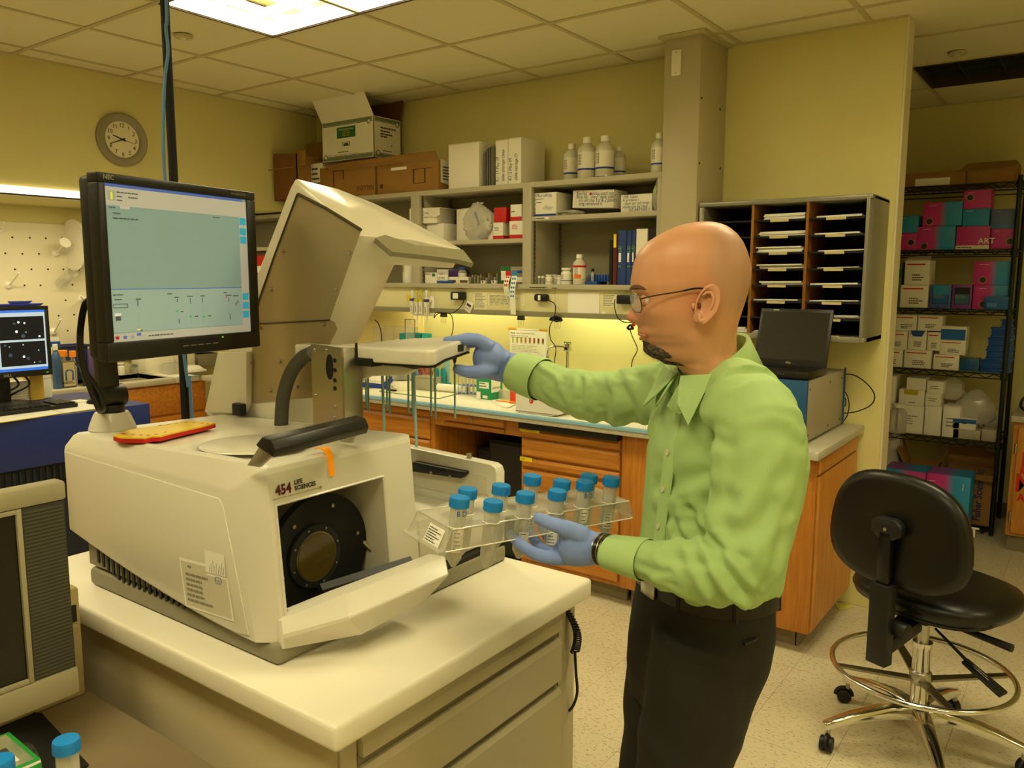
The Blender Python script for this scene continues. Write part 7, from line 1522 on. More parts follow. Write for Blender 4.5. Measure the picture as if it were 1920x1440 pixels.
g.box(x0,x1,y0,y0+.23,zb4,zb4+.004); g.obj('body',card,o)
for k,(xa,xb,tx) in enumerate(((x0,x0+.003,-.05),(x1-.003,x1,.05))): G().hexa([(xa,y0,zt),(xb,y0,zt),(xb,y0+.23,zt),(xa,y0+.23,zt)],[(xa+tx,y0,zt+.09),(xb+tx,y0,zt+.09),(xb+tx,y0+.23,zt+.12),(xa+tx,y0+.23,zt+.12)]).obj('side_flap',card,o)
p=PY(1670,850,WY+.1); bag('white plastic bag bundled at the left of the alcove floor boxes',(p.x,WY+.14,p.z-.06),(.085,.08,p.z-.06-zb4-.0),mat('bag_white','#d9d5c6',.4,bump=(20,.6,.01)),31)
# two tall tip boxes on the floor
def tall(label,tl,tr,bl,br,Y,m,logo_y,pic=False):
    A,B=PY(*bl,Y),PY(*br,Y); zt=PY((tl[0]+tr[0])/2,(tl[1]+tr[1])/2,Y).z; x0=PY(tl[0],(tl[1]+bl[1])/2,Y).x; x1=PY(tr[0],(tr[1]+br[1])/2,Y).x
    o=thing('tip_carton',label,'box',((x0+x1)/2,Y,.001)); W_,H_=x1-x0,zt; o['w'],o['h'],o['d']=W_,H_,.22
    G().box(-W_/2,W_/2,0,.22,0,H_).obj('body',m,o,local=True,bev=.003); fpatch(o,'white_band',white,0,1,0,.13)
    text('ART',.085,(W_*.10,-.001,H_*.13+.012),EX,EZ,white,o,local=True,bold=.002); flines(o,.06,.3,.88,.90,1,white); flines(o,.1,.75,.60,.70,4,mat('pale_pink','#e8b9d2',.6),seed=3) if not pic else None
    fpatch(o,'pin_mark',white,.83,.845,.80,.90)
    if pic:
        fpatch(o,'photo',mat('photo_grey','#b9b49c',.5),.2,.68,.50,.85); fpatch(o,'photo_item',cream,.24,.42,.72,.82,.001); fpatch(o,'photo_item',bdk,.46,.66,.68,.72,.001); fpatch(o,'photo_item',bdk,.32,.52,.53,.58,.001); fpatch(o,'photo_line',white,.2,.68,.665,.672,.0011); fpatch(o,'photo_line',white,.437,.445,.5,.85,.0011); flines(o,.2,.6,.46,.48,1,white)
    G().box(-W_/2,W_/2,0,.22,H_,H_+.001).obj('lid',gradm('lid_grad','#8a4a9c','#2a86bc',0,.3,.7),o,local=True); return o
p=PZ(1772,1018,0); Yb=p.y
tall('tall tip carton fading from pink to blue on the alcove floor, nearer the cardboard box',(1734,886),(1816,896),(1730,1010),(1807,1018),Yb,gh,0)
tall('tall tip carton with a small product photo, blue to pink, next to the partition wall',(1655,877),(1733,886),(1648,1000),(1718,1008),Yb+.04,ghr,0,True)
# ================================================================ cabinet at the right edge
cy=5.53; cx0=PY(1897,850,cy).x
rc=thing('flammables_cabinet','oak cabinet with big red warning letters at the right edge of the photo','cabinet',(cx0+.5,cy,0)); zt=PY(1905,790,cy).z
G().box(cx0,cx0+1.2,cy,cy+.6,.1,zt).obj('carcass',oaky,rc,bev=.002); G().box(cx0+.01,cx0+1.2,cy+.03,cy+.6,0,.1).obj('toe_kick',mat('base_vinyl','#7d7358',.6),rc); G().box(cx0-.015,cx0+1.22,cy-.03,cy+.62,zt,zt+.035).obj('worktop',ctop,rc,bev=.003)
G().box(cx0+.025,cx0+.6,cy-.018,cy-.001,.12,zt-.03).obj('door',oaky,rc,bev=.004)
for z in (.22,zt-.16): G().cyl((cx0+.018,cy-.012,z-.03),(cx0+.018,cy-.012,z+.03),.007,n=8).obj('hinge',steel,rc)
for s,px_,py_,h in (('FLAMMABLE',1913,876,.13),('KEEP FIRE',1912,888,.052),('MATCHES',1901,920,.15),('AND OPEN',1907,938,.06)):
    p=PY(px_,py_,cy-.019); text(s,h,(p.x,cy-.0185,p.z),EX,EZ,red,rc,sx=.85,bold=.003)
o=thing('desk_phone','black phone cord and handset on the worktop at the right border','phone',(cx0+.10,cy+.1,zt+.0355)); G().box(cx0+.08,cx0+.28,cy+.06,cy+.24,zt+.0358,zt+.08).obj('base',black,o,bev=.01); G().tube(bez([(cx0+.06,cy+.06,zt+.05),(cx0+.02,cy+.05,zt+.09),(cx0+.05,cy+.06,zt+.15),(cx0+.12,cy+.1,zt+.13)],6),.008,8).obj('handset_cord',cordm,o)
# yellow note on the floor
P_=[PZ(*q,.001) for q in ((1565,1133),(1588,1130),(1601,1138),(1575,1145))]; o=thing('note','yellow paper note lying on the floor by the oak end cabinet','note',P_[0]); G().rings([[p for p in P_],[p+EZ*.0012 for p in P_]]).obj('sheet',mat('note_yellow','#d8d05a',.7),o); 
G().quad(*[p+EZ*.0016 for p in (P_[0].lerp(P_[2],.3),P_[1].lerp(P_[2],.3),P_[1].lerp(P_[2],.45),P_[0].lerp(P_[2],.45))]).obj('fold_line',mat('note_fold','#b5ab3c',.7),o,fix=False)
# ================================================================ lab stool
c0=PZ(1716,1398,0); ch=thing('lab_stool','black padded lab stool with chrome foot ring, back turned to the camera','chair',(c0.x,c0.y,0))
th=math.atan2(.93,.36); fd=V((math.cos(th),math.sin(th),0)); sd=V((fd.y,-fd.x,0))   # facing, right
vin=mat('black_vinyl','#0e0d0b',.34,bump=(8,.02,.002)); 
def CP(f,s,z): return c0+fd*f+sd*s+EZ*z
leg0=math.atan2(PZ(1523,1390,0.03).y-c0.y,PZ(1523,1390,0.03).x-c0.x); LR=.315
cast=None
for k in range(5):
    a=leg0+2*PI*k/5; d=V((math.cos(a),math.sin(a),0)); s=V((-d.y,d.x,0))
    g=G(); prof=[]
    for f_,zz,w2,h2 in ((.0,.135,.032,.022),(.12,.135,.028,.020),(.24,.115,.022,.016),(.30,.098,.019,.014),(.335,.088,.016,.012)):
        q=c0+d*f_+EZ*zz; prof.append([q+s*w2-EZ*h2,q+s*w2*.8+EZ*h2,q-s*w2*.8+EZ*h2,q-s*w2-EZ*h2])
    lg=g.rings(prof).obj('base_arm',chrome,ch,bev=.005,seg=2)
    q=c0+d*.318; ca=G()
    ca.cyl(q+EZ*.055,q+EZ*.085,.008,n=10); cst=ca.obj('caster_stem',steel,ch)
    w3=V((math.cos(a+.9),math.sin(a+.9),0)); x3=V((-w3.y,w3.x,0)); wq=q+w3*.012+EZ*.026
    for sg in (-1,1): G().tube([wq+x3*(sg*.005),wq+x3*(sg*.021)],.026,18).obj('wheel',black,cst,bev=.003)
    G().tube([wq+w3*(.03*math.cos(t2))+EZ*(.03*math.sin(t2)) for t2 in [PI*j/8 for j in range(9)]],.008,6).obj('hood',black,cst)
G().lathe([(.042,.11),(.045,.15),(.036,.165)],(c0.x,c0.y,0),20).obj('hub',chrome,ch)
rz0=.285
G().lathe([(.029,.16),(.029,.36),(.032,.365),(.032,.385)],(c0.x,c0.y,0),24).obj('outer_column',chrome,ch); G().cyl(c0+EZ*.385,c0+EZ*.50,.019,n=18).obj('gas_column',steel,ch)
G().tube([c0+V((.285*math.cos(2*PI*j/48),.285*math.sin(2*PI*j/48),rz0)) for j in range(48)],.0095,10,closed=True).obj('foot_ring',chrome,ch)
G().lathe([(.032,rz0-.05),(.036,rz0-.045),(.036,rz0-.01),(.032,rz0-.005)],(c0.x,c0.y,0),20).obj('ring_collar',steel,ch)
for k in range(4):
    a=.5+PI/2*k; d=V((math.cos(a),math.sin(a),0)); s=V((-d.y,d.x,0)); G().rings([[c0+d*.034+s*w2+EZ*(rz0-.035+h2) for w2,h2 in ((.018,-.004),(.018,.004),(-.018,.004),(-.018,-.004))],[c0+d*.276+s*w2+EZ*(rz0-.006+h2) for w2,h2 in ((.012,-.004),(.012,.004),(-.012,.004),(-.012,-.004))]]).obj('ring_spoke',mat('spoke_steel','#8a8674',.35,1),ch)
# seat
SZ=.545
def superc(f0,s0,rf,rs,z,n=36,e=2.6,dish=0):
    out=[]
    for j in range(n):
        a=2*PI*j/n; ca,sa=math.cos(a),math.sin(a); x=rf*math.copysign(abs(ca)**(2/e),ca); y=rs*math.copysign(abs(sa)**(2/e),sa); out.append(CP(f0+x,s0+y,z))
    return out
g=G(); g.rings([superc(.06,0,.19,.21,SZ-.03),superc(.06,0,.225,.245,SZ-.015),superc(.06,0,.235,.255,SZ+.012),superc(.06,0,.225,.245,SZ+.038),superc(.06,0,.18,.20,SZ+.056),superc(.06,0,.08,.09,SZ+.050)]); g.obj('seat',vin,ch,sharp=70)
g=G(); g.rings([superc(.06,0,.19,.21,SZ-.042),superc(.06,0,.20,.22,SZ-.028)]); g.obj('seat_pan',black,ch)
G().hexa([CP(-.09,-.06,.48),CP(.14,-.06,.48),CP(.14,.06,.48),CP(-.09,.06,.48)],[CP(-.11,-.07,SZ-.04),CP(.16,-.07,SZ-.04),CP(.16,.07,SZ-.04),CP(-.11,.07,SZ-.04)]).obj('mechanism',black,ch,bev=.006)
# back post
bf=-.255
def bar(name,f0,f1,w2,z0,z1,m,t2=0): 
    return G().hexa([CP(f0,-w2,z0),CP(f1,-w2,z0),CP(f1,w2,z0),CP(f0,w2,z0)],[CP(f0+t2,-w2,z1),CP(f1+t2,-w2,z1),CP(f1+t2,w2,z1),CP(f0+t2,w2,z1)]).obj(name,m,ch,bev=.004)
bar('back_bracket',bf-.022,bf+.022,.034,.375,.645,black); bar('back_bar',bf-.012,bf+.010,.021,.64,.82,mat('bar_black','#10100f',.25)); 
G().hexa([CP(-.25,-.025,.40),CP(-.08,-.04,.455),CP(-.08,.04,.455),CP(-.25,.025,.40)],[CP(-.25,-.025,.45),CP(-.08,-.04,.495),CP(-.08,.04,.495),CP(-.25,.025,.45)]).obj('back_arm',black,ch,bev=.004)
G().tube([CP(bf+.03,.03,.50),CP(bf+.03,.075,.50)],.026,14).obj('adjust_knob',black,ch,bev=.004)
# backrest: curved pad
def backring(off,rs,rz_,n=40,e=2.7):
    out=[]
    for j in range(n):
        a=2*PI*j/n; ca,sa=math.cos(a),math.sin(a); y=rs*math.copysign(abs(ca)**(2/e),ca); z=rz_*math.copysign(abs(sa)**(2/e),sa)
        y*=1-.10*(z/rz_); out.append(CP(bf+.035+off-.02*(1-(y/.25)**2)+.02+.03*(-.2+z),y,.815+z))
    return out
g=G(); g.rings([backring(-.005,.13,.09),backring(-.010,.205,.160),backring(-.004,.232,.183),backring(.012,.240,.190),backring(.035,.232,.183),backring(.052,.19,.15),backring(.050,.08,.06)]); g.obj('backrest',vin,ch,sharp=70)
g=G().rings([[CP(bf-.012+o_,y,.83+z) for y,z in ((-.052,.016),(-.03,.034),(.03,.034),(.052,.016),(.052,-.016),(.028,-.034),(-.028,-.034),(-.052,-.016))] for o_ in (0,.034)]); g.obj('back_mount',black,ch,bev=.006)
G().cyl(CP(bf-.014,0,.828),CP(bf-.011,0,.828),.006,n=8).obj('bolt',steel,ch)
for nm,a,b2,w2 in (('seat_lever',CP(.02,.10,.47),CP(.02,.275,.465),.014),('height_lever',CP(-.02,.05,.455),CP(-.05,.20,.385),.006)):
    G().tube([a,b2],[w2*.7,w2],8).obj(nm,black,ch)
pd=[CP(-.045,.165,.395),CP(-.065,.30,.345)]; s=V((fd.x,fd.y,0))*.026
G().hexa([pd[0]-s*.8-EZ*.004,pd[1]-s-EZ*.004,pd[1]+s-EZ*.004,pd[0]+s*.8-EZ*.004],[pd[0]-s*.8+EZ*.005,pd[1]-s+EZ*.005,pd[1]+s+EZ*.005,pd[0]+s*.8+EZ*.005]).obj('lever_paddle',black,ch,bev=.004)
lines(ch,pd[0].lerp(pd[1],.2)-s*.3+EZ*.006,(pd[1]-pd[0]),s,.08,.02,2,tl)
# ================================================================ the man
from mathutils import noise as NZ
FH=V((-sy_,cy_,0)); RH=V((cy_,sy_,0))
def PF(px,py,d): return PN(px,py,FH*d,FH)
DH=1.365
man=thing('person','bald man with glasses and goatee, green shirt, blue gloves, holding a tube rack','person',(PF(1310,1200,1.39).x,PF(1310,1200,1.39).y,0))
def remesh(g,vox,sm=4,disp=None,fac=.5):
    me=bpy.data.meshes.new('t'); me.from_pydata(g.v,[],g.f)
    bm=bmesh.new(); bm.from_mesh(me); bmesh.ops.recalc_face_normals(bm,faces=bm.faces); bm.to_mesh(me); bm.free()
    o=bpy.data.objects.new('t',me); COL.objects.link(o)
    r=o.modifiers.new('r','REMESH'); r.mode='VOXEL'; r.voxel_size=vox
    s=o.modifiers.new('s','SMOOTH'); s.factor=fac; s.iterations=sm
    bpy.context.view_layer.update(); ev=o.evaluated_get(bpy.context.evaluated_depsgraph_get())
    m2=bpy.data.meshes.new_from_object(ev); bpy.data.objects.remove(o)
    if disp:
        nn=[v.normal.copy() for v in m2.vertices]
        for v,n in zip(m2.vertices,nn): v.co+=n*disp(v.co,n)
    return m2
def addmesh(name,me,m,par,label=None):
    off=V(par['_o']); 
    for v in me.vertices: v.co-=off
    me.materials.clear(); me.materials.append(m); me.shade_smooth(); me.name=name
    o=bpy.data.objects.new(name,me); COL.objects.link(o); o.parent=par; o['_o']=par['_o']
    if label: o['label']=label
    return o
def interp(tab,x):
    if x<=tab[0][0]: return tab[0][1]
    for (a,b),(c,d) in zip(tab,tab[1:]):
        if x<=c: t=(x-a)/(c-a); t=t*t*(3-2*t) if False else t; return b+(d-b)*t
    return tab[-1][1]
# ---- head, in photo rows: y -> front x, back x (pixels on the head's middle plane)
fr=[(415.6,1318),(417,1300),(420,1284),(425,1268),(431,1254),(440,1236),(454,1214),(465,1204),(476,1196),(487,1191),(500,1187.5),(520,1184),(530,1183),(538,1183.5),(546,1187),(553,1191),(562,1193),(575,1195),(590,1196),(604,1197),(611,1198),(618,1196.5),(624,1197.5),(629,1202),(631,1204.5),(634,1203),(638,1205),(642,1210),(648,1212),(656,1214),(664,1219),(671,1229),(676,1243),(680,1256),(686,1267),(694,1277),(704,1283),(716,1287),(735,1290),(760,1292)]
bk=[(415.6,1324),(417,1338),(420,1350),(425,1362),(431,1370),(440,1380),(454,1390),(470,1397),(487,1402),(503,1404.5),(520,1404),(540,1400.5),(560,1395),(584,1387),(607,1380),(630,1378),(660,1380),(690,1388),(720,1398),(760,1412)]
wd=[(415.6,.004),(417,.022),(420,.034),(425,.044),(431,.051),(440,.059),(454,.067),(476,.074),(500,.0775),(530,.0775),(555,.076),(580,.074),(605,.070),(630,.065),(650,.060),(666,.056),(680,.056),(700,.058),(720,.062),(760,.075)]
NT=72; rows=[]
ys=[415.6,416.2,417,418.5,420,422.5,425,428]+[431+3.0*k for k in range(0,108)]
HO=PF(1300,560,DH); headpts=[]
for y in ys:
    A,B=PF(interp(fr,y),y,DH),PF(interp(bk,y),y,DH); c=(A+B)/2; z=c.z; Af=(A-B).length; w_=interp(wd,y)
    cm=B.lerp(A,.47); ring=[]
    af=(A-cm).length; ab=(cm-B).length
    for j in range(NT):
        th=2*PI*j/NT; ct,st=math.cos(th),math.sin(th)
        jaw=min(1,max(0,(y-590)/60))
        e=2.25 if y<560 else 2.25-.25*jaw
        fx2=math.copysign(abs(ct)**(2/e),ct)*(af if ct>0 else ab); ly=math.copysign(abs(st)**(2/e),st)*w_
        if ct>0 and y>590 and y<682:  # taper towards the chin
            ly*=1-.30*jaw*ct**1.2
        p=cm-RH*fx2-FH*ly
        # features
        def gs(v,c_,s): return math.exp(-((v-c_)/s)**2)
        d=0
        if ct>.2:
            a=abs(ly)
            # nose
            nb_=interp([(548,0),(556,.002),(565,.006),(575,.0105),(585,.016),(592,.0205),(597,.0215),(602,.0185),(606,.010),(610,.002),(613,0)],y); nw=interp([(548,.007),(575,.009),(595,.014),(605,.0145),(613,.012)],y)
            d+=nb_*math.exp(-(a/nw)**2.2)
            d+=.0045*gs(y,599,6)*gs(a,.0165,.005)           # nostril wing
            d-=.0105*gs(y,561,9)*gs(a,.030,.012)             # eye socket
            d+=.0035*gs(y,545,5)*gs(a,.027,.016)             # brow ridge
            d+=.004*gs(y,583,14)*gs(a,.048,.015)             # cheekbone
            d-=.003*gs(y,612,10)*gs(a,.030,.010)             # nasolabial
            d+=.002*gs(y,622,4)*gs(a,0,.018); d+=.0028*gs(y,636,4)*gs(a,0,.017)
            d-=.0035*gs(y,630.5,1.9)*gs(a,0,.024)            # mouth line
            d+=.0035*gs(y,655,8)*gs(a,0,.016)                # chin
        d+=.003*gs(y,640,14)*gs(ct,-.05,.22)*(1 if abs(st)>.5 else 0)  # jaw angle
        d-=.005*gs(y,612,16)*gs(ct,-.55,.25)                  # behind the jaw
        p=p-RH*d
        ring.append(p)
    rows.append(ring)
g=G(); g.rings(rows); 
# ears (solid lumps merged in; detailed rims on top)
def ear(side):
    n=18; pts=[]
    eo=PF(1319,570,DH-side*.0815)
    ex=(RH*.92-FH*side*.40).normalized(); ez=(EZ*.97+RH*.2).normalized(); en=ex.cross(ez); en=en if en.dot(-FH*side)>0 else -en
    def shape(t): # outline radius
        a=2*PI*t; x=.0185*math.cos(a); z=.0325*math.sin(a)
        if z<-.012: x*=.78+.2*(z+.031)/.019
        return ex*(x+.001)+ez*z
    base=[eo+shape(k/n)*.72-en*.014 for k in range(n)]; mid=[eo+shape(k/n)*.98+en*.000+ex*.004 for k in range(n)]; rim=[eo+shape(k/n)*1.0+en*.0065+ex*.006 for k in range(n)]; inn=[eo+shape(k/n)*.80+en*.0072+ex*.005 for k in range(n)]
    c1=[eo+shape(k/n)*.66+en*.002+ex*.002 for k in range(n)]; c2=[eo+shape(k/n)*.40-en*.003+ex*-.001 for k in range(n)]
    return [base,mid,rim,inn,c1,c2],eo,ex,ez,en,shape
ears=[ear(1),ear(-1)]
# torso core, arms and legs of the body (inside the clothes)
TY=math.radians(20); ft=-RH*math.cos(TY)-FH*math.sin(TY); lt=-FH*math.cos(TY)+RH*math.sin(TY)
DT=1.40
trow=[(694,1342,.056,.064),(712,1346,.064,.088),(735,1354,.080,.120),(755,1358,.092,.146),(780,1360,.102,.162),(850,1358,.114,.168),(930,1348,.114,.160),(1010,1334,.110,.152),(1050,1326,.111,.150),(1070,1322,.112,.152),(1082,1320,.110,.150),(1092,1319,.102,.143)]
def trings(rowsdef,s=1,n=40,e=2.25,off=0):
    out=[]
    for y,cx_,a,b in rowsdef:
        c=PF(cx_,y,DT); r=[]
        for j in range(n):
            th=2*PI*j/n; ct,st=math.cos(th),math.sin(th)
            r.append(c+ft*(math.copysign(abs(ct)**(2/e),ct)*(a*s+off))+lt*(math.copysign(abs(st)**(2/e),st)*(b*s+off)))
        out.append(r)
    return out
hip=[(1062,1320,.100,.140),(1110,1318,.104,.146),(1160,1313,.108,.152),(1215,1305,.106,.152),(1270,1292,.098,.146),(1320,1284,.084,.136)]
g.rings(trings(trow[1:],.82)); g.rings(trings(hip,.80))
def arm(L): return [PD(x,y,d) for x,y,d,_ in L],[r for *_,r in L]
LA=[(1398,755,1.26,.060),(1420,795,1.235,.068),(1421,860,1.22,.071),(1416,930,1.21,.067),(1406,1000,1.20,.063),(1394,1045,1.19,.060),(1372,1072,1.19,.055),(1342,1073,1.20,.051),(1300,1067,1.22,.046),(1252,1061,1.25,.040),(1208,1049,1.28,.032),(1172,1040,1.305,.028)]
LW=[(1150,1033,1.32,.024),(1128,1027,1.34,.024)]
RA=[(1262,735,1.53,.062),(1222,739,1.58,.061),(1175,744,1.65,.059),(1130,746,1.72,.058),(1097,741,1.78,.058),(1060,731,1.83,.052),(1028,717,1.88,.050),(1002,707,1.91,.046)]
RW=[(975,700,1.935,.035),(955,692,1.95,.034)]
for A_ in (LA+LW,RA+RW):
    P_,r_=arm(A_); g.tube(P_,[r*.72 if i<len(r_)-2 else r*.88 for i,r in enumerate(r_)],16)
hl,hr=PF(1322,1215,1.325),PF(1268,1215,1.475)
kl,kr=V((hl.x,hl.y,.50))-RH*.065,V((hr.x,hr.y,.50))-RH*.035
al,ar=V((kl.x,kl.y,.09))+RH*.03,V((kr.x,kr.y,.09))+RH*.01
for h_,k_,a_ in ((hl,kl,al),(hr,kr,ar)): g.tube([h_-EZ*.02,h_.lerp(k_,.45),k_,k_.lerp(a_,.35),a_],[.060,.066,.054,.050,.036],16)
bm_=remesh(g,.0034,3,None,.45)
# skin colour masks
ca=bm_.color_attributes.new('mask','FLOAT_COLOR','POINT')
sc0=PF(1345,500,DH); nose=PF(1176,595,DH); ear0=PF(1318,570,DH-.075); jawp=PF(1230,650,DH)
for i,v in enumerate(bm_.vertices):
    rel=v.co-sc0; s=max(0,min(1,(.085-abs(rel.z-.0))/.03))*max(0,min(1,((v.co-sc0).dot(RH)+.045)/.035)) if v.co.z>sc0.z-.12 else 0
    if v.co.z>sc0.z+.055: s*=max(0,1-(v.co.z-sc0.z-.055)/.02)
    r=max(0,1-(v.co-nose).length/.045)+.8*max(0,1-(v.co-ear0).length/.05)+.25*max(0,1-(v.co-PF(1225,590,DH-.06)).length/.05)
    st=max(0,1-(v.co-jawp).length/.085)
    ca.data[i].color=(s,min(1,r),st,1)
skin=mat('skin','#d29a72',.42,bump=(160,.05,.002)); nt=skin.node_tree; b=nt.nodes['Principled BSDF']; b.inputs['Subsurface Weight'].default_value=.08; b.inputs['Subsurface Radius'].default_value=(.01,.004,.002); b.inputs['Subsurface Scale'].default_value=.5
at=nt.nodes.new('ShaderNodeAttribute'); at.attribute_name='mask'; sp3=nt.nodes.new('ShaderNodeSeparateColor'); nt.links.new(at.outputs['Color'],sp3.inputs[0])
def mixn(a,hexc,fac,scale=1):
    m=nt.nodes.new('ShaderNodeMix'); m.data_type='RGBA'; m.inputs[7].default_value=(*rgb(hexc),1)
    if isinstance(a,tuple): m.inputs[6].default_value=a
    else: nt.links.new(a,m.inputs[6])
    mm=nt.nodes.new('ShaderNodeMath'); mm.operation='MULTIPLY'; mm.inputs[1].default_value=scale; nt.links.new(fac,mm.inputs[0]); nt.links.new(mm.outputs[0],m.inputs[0]); return m.outputs[2]
nzt=nt.nodes.new('ShaderNodeTexNoise'); nzt.inputs['Scale'].default_value=35
c_=mixn((*rgb('#d8a07a'),1),'#c98c66',nzt.outputs['Fac'],.6); c_=mixn(c_,'#a98a70',sp3.outputs[0],.62); c_=mixn(c_,'#c4664a',sp3.outputs[1],.6); c_=mixn(c_,'#94745a',sp3.outputs[2],.35); nt.links.new(c_,b.inputs['Base Color'])
body=addmesh('body',bm_,skin,man)
for R6,*_ in ears: G().rings(R6).obj('ear',skin,body,sharp=80) if False else None
g=G()
for R6,eo,ex,ez,en,shp in ears:
    g=G(); g.rings(R6,True,True)
    g.tube([eo+shp(t)*.60+en*.0045+ex*.004 for t in (.93,.02,.10,.2,.3,.38)],[.002,.003,.003,.003,.0025,.0015],6)
    g.sph(eo-ex*.0150-ez*.004+en*.000,(.0035,.0030,.006),8,6); g.sph(eo-ez*.0225+en*.0015-ex*.003,(.0080,.0045,.0095),10,8)
    g.obj('ear',skin,man,sharp=80)
    G().sph(eo-ex*.006-ez*.003-en*.001,(.0032,.0024,.005),8,6).obj('ear_canal',mat('skin_dark','#7a4328',.6),man)
# eyes
for s in (1,-1):
    ec=PF(1212,562,DH-s*.0285); ed=(-RH*.93-EZ*.32-FH*s*.08).normalized()
    G().sph(ec,.0100,16,12).obj('eyeball',mat('eye_white','#dcd2bf',.2),man)
    G().sph(ec+ed*.0060,(.0050,.0050,.0050),10,8).obj('iris',mat('iris','#3a2a1a',.2),man)
    g=G(); rs=[]
    for k in range(9):
        a=-.95+2.2*k/8; rr=[]
        for j in range(11):
            b2=-1.25+2.5*j/10; dv=(-RH*math.cos(a)*math.cos(b2)+EZ*math.sin(a)-FH*s*math.sin(b2)*math.cos(a)); rr.append(ec+dv*.0108)
        rs.append(rr)
    g.rings(rs,False,False,closed=False); g.obj('eyelid',skin,man,fix=False)
    # eyebrow
    hair=mat('hair_brown','#6b4a34',.8,bump=(300,.5,.002))
    bp=[PF(1184.5,541.5,DH-s*.010),PF(1187,538.5,DH-s*.024),PF(1194,538.5,DH-s*.037),PF(1203,543,DH-s*.047)]
    G().tube([p-RH*.0025+RH*.001*i for i,p in enumerate(bez(bp,4))],[.0022,.003,.0034,.0036,.0038,.0038,.0037,.0036,.0034,.0031,.0028,.002,.0012],6,rb=.7).obj('eyebrow',hair,man)
# lips
G().tube(bez([PF(1212,630,DH-.026),PF(1203,628.5,DH-.014),PF(1198.5,626,DH),PF(1203,628.5,DH+.014),PF(1212,630,DH+.026)],4),[.0008]+[.0028]*15+[.0008],8).obj('upper_lip',mat('lip','#b5765a',.45),man)
G().tube(bez([PF(1212,631,DH-.025),PF(1205,633.5,DH-.013),PF(1202,635,DH),PF(1205,633.5,DH+.013),PF(1212,631,DH+.025)],4),[.0008]+[.0034]*15+[.0008],8).obj('lower_lip',mat('lip','#b5765a',.45),man)
# goatee: shell over the chin
rd=random.Random(2); g=G(); rs=[]
for iy in range(11):
    y=639+iy*3.95; rr=[]
    for j in range(15):
        t=(j-7)/7; a=abs(t); yy=y+4*a*a
        fx_=interp(fr,min(yy,678)); ext=1+3.4*math.sin(PI*min(1,iy/10))*(1-a*a)
        xx=fx_+ (26+(iy*1.4))*a**2.0 - ext*1.7-rd.uniform(0,1.2)*(a<.95)
        rr.append(PF(xx,yy+(4 if iy==10 else 0)+rd.uniform(-1,1),DH-t*(.026+.002*min(iy,5))))
    rs.append(rr)
inner=[[p+RH*.014 for p in r] for r in rs]
gg=G(); gg.rings([r+list(reversed(q)) for r,q in zip(rs,inner)]); gt=gg.obj('goatee',mat('beard','#2b221b',.85,var=(220,'#6b5b4c',.12),bump=(400,.8,.002)),man,sharp=80)
g=G(); 
for k in range(420):
    t=rd.uniform(-1,1); iy=rd.uniform(1,10); y=639+iy*3.95+4*t*t; a=abs(t); xx=interp(fr,min(y,678))+(26+iy*1.4)*a*a-(1+3.0*math.sin(PI*min(1,iy/10))*(1-a*a))*1.7
    p=PF(xx,y,DH-t*.027); d=V((0,0,-1))*.8-RH*(.5*(1-a))-FH*.35*t+V((rd.uniform(-.3,.3),rd.uniform(-.3,.3),rd.uniform(-.2,.2))); d.normalize(); l=rd.uniform(.005,.010); w2=FH*.00035
    g.add([p-w2,p+w2,p+d*l],[(0,1,2)])
stuff(g.obj('goatee_hairs',mat('beard_hair','#3a2f26',.7),man,fix=False))
# glasses
gl_=mat('frame_gold','#6f6138',.3,1)
gls=[]
for s in (1,-1):
    lc=PF(1192.5,568.5,DH-s*.033); lu_=(-FH*s*.97+RH*.22).normalized(); lz_=(EZ*.96+RH*.0-RH*.20).normalized()
    rim=[lc+lu_*(.0235*math.copysign(abs(math.cos(a))**.75,math.cos(a)))+lz_*(.0155*math.copysign(abs(math.sin(a))**.75,math.sin(a))) for a in [2*PI*k/28 for k in range(28)]]
    G().tube(rim,.0010,6,closed=True).obj('lens_rim',gl_,man); G().rings([[lc+(p-lc)*.97 for p in rim],[lc+(p-lc)*.97-RH*.0008 for p in rim]]).obj('lens',clear('lens_glass','#cfd2c8',.94,.03),man)
    hg=lc+lu_*.0245+lz_*.008
    ep=PF(1303,541,DH-s*.083); e2=PF(1345,553,DH-s*.078)
    G().tube(bez([hg,hg.lerp(ep,.3)-FH*s*.004+EZ*.001,hg.lerp(ep,.7)-FH*s*.003,ep],5),.0012,6).obj('temple',gl_,man); G().tube(bez([hg.lerp(ep,.78)-FH*s*.002,ep,PF(1325,542.5,DH-s*.083),e2],5),[.0016]*10+[.0021]*6,6).obj('temple_tip',black,man)
l0,l1=PF(1188,566,DH-.0085),PF(1188,566,DH+.0085); G().tube(bez([l0,(l0+l1)/2-RH*.003+EZ*.002,l1],4),.0011,6).obj('bridge',gl_,man)
# ---- shirt
shm=mat('shirt_green','#a3c27c',.75,bump=(500,.12,.001)); shm2=mat('shirt_green_light','#aac985',.75,bump=(500,.12,.001))
g=G(); g.rings(trings(trow,1.0)); 
PL,rL=arm(LA); g.tube(PL,rL,18); PR,rR=arm(RA); g.tube(PR,rR,18)
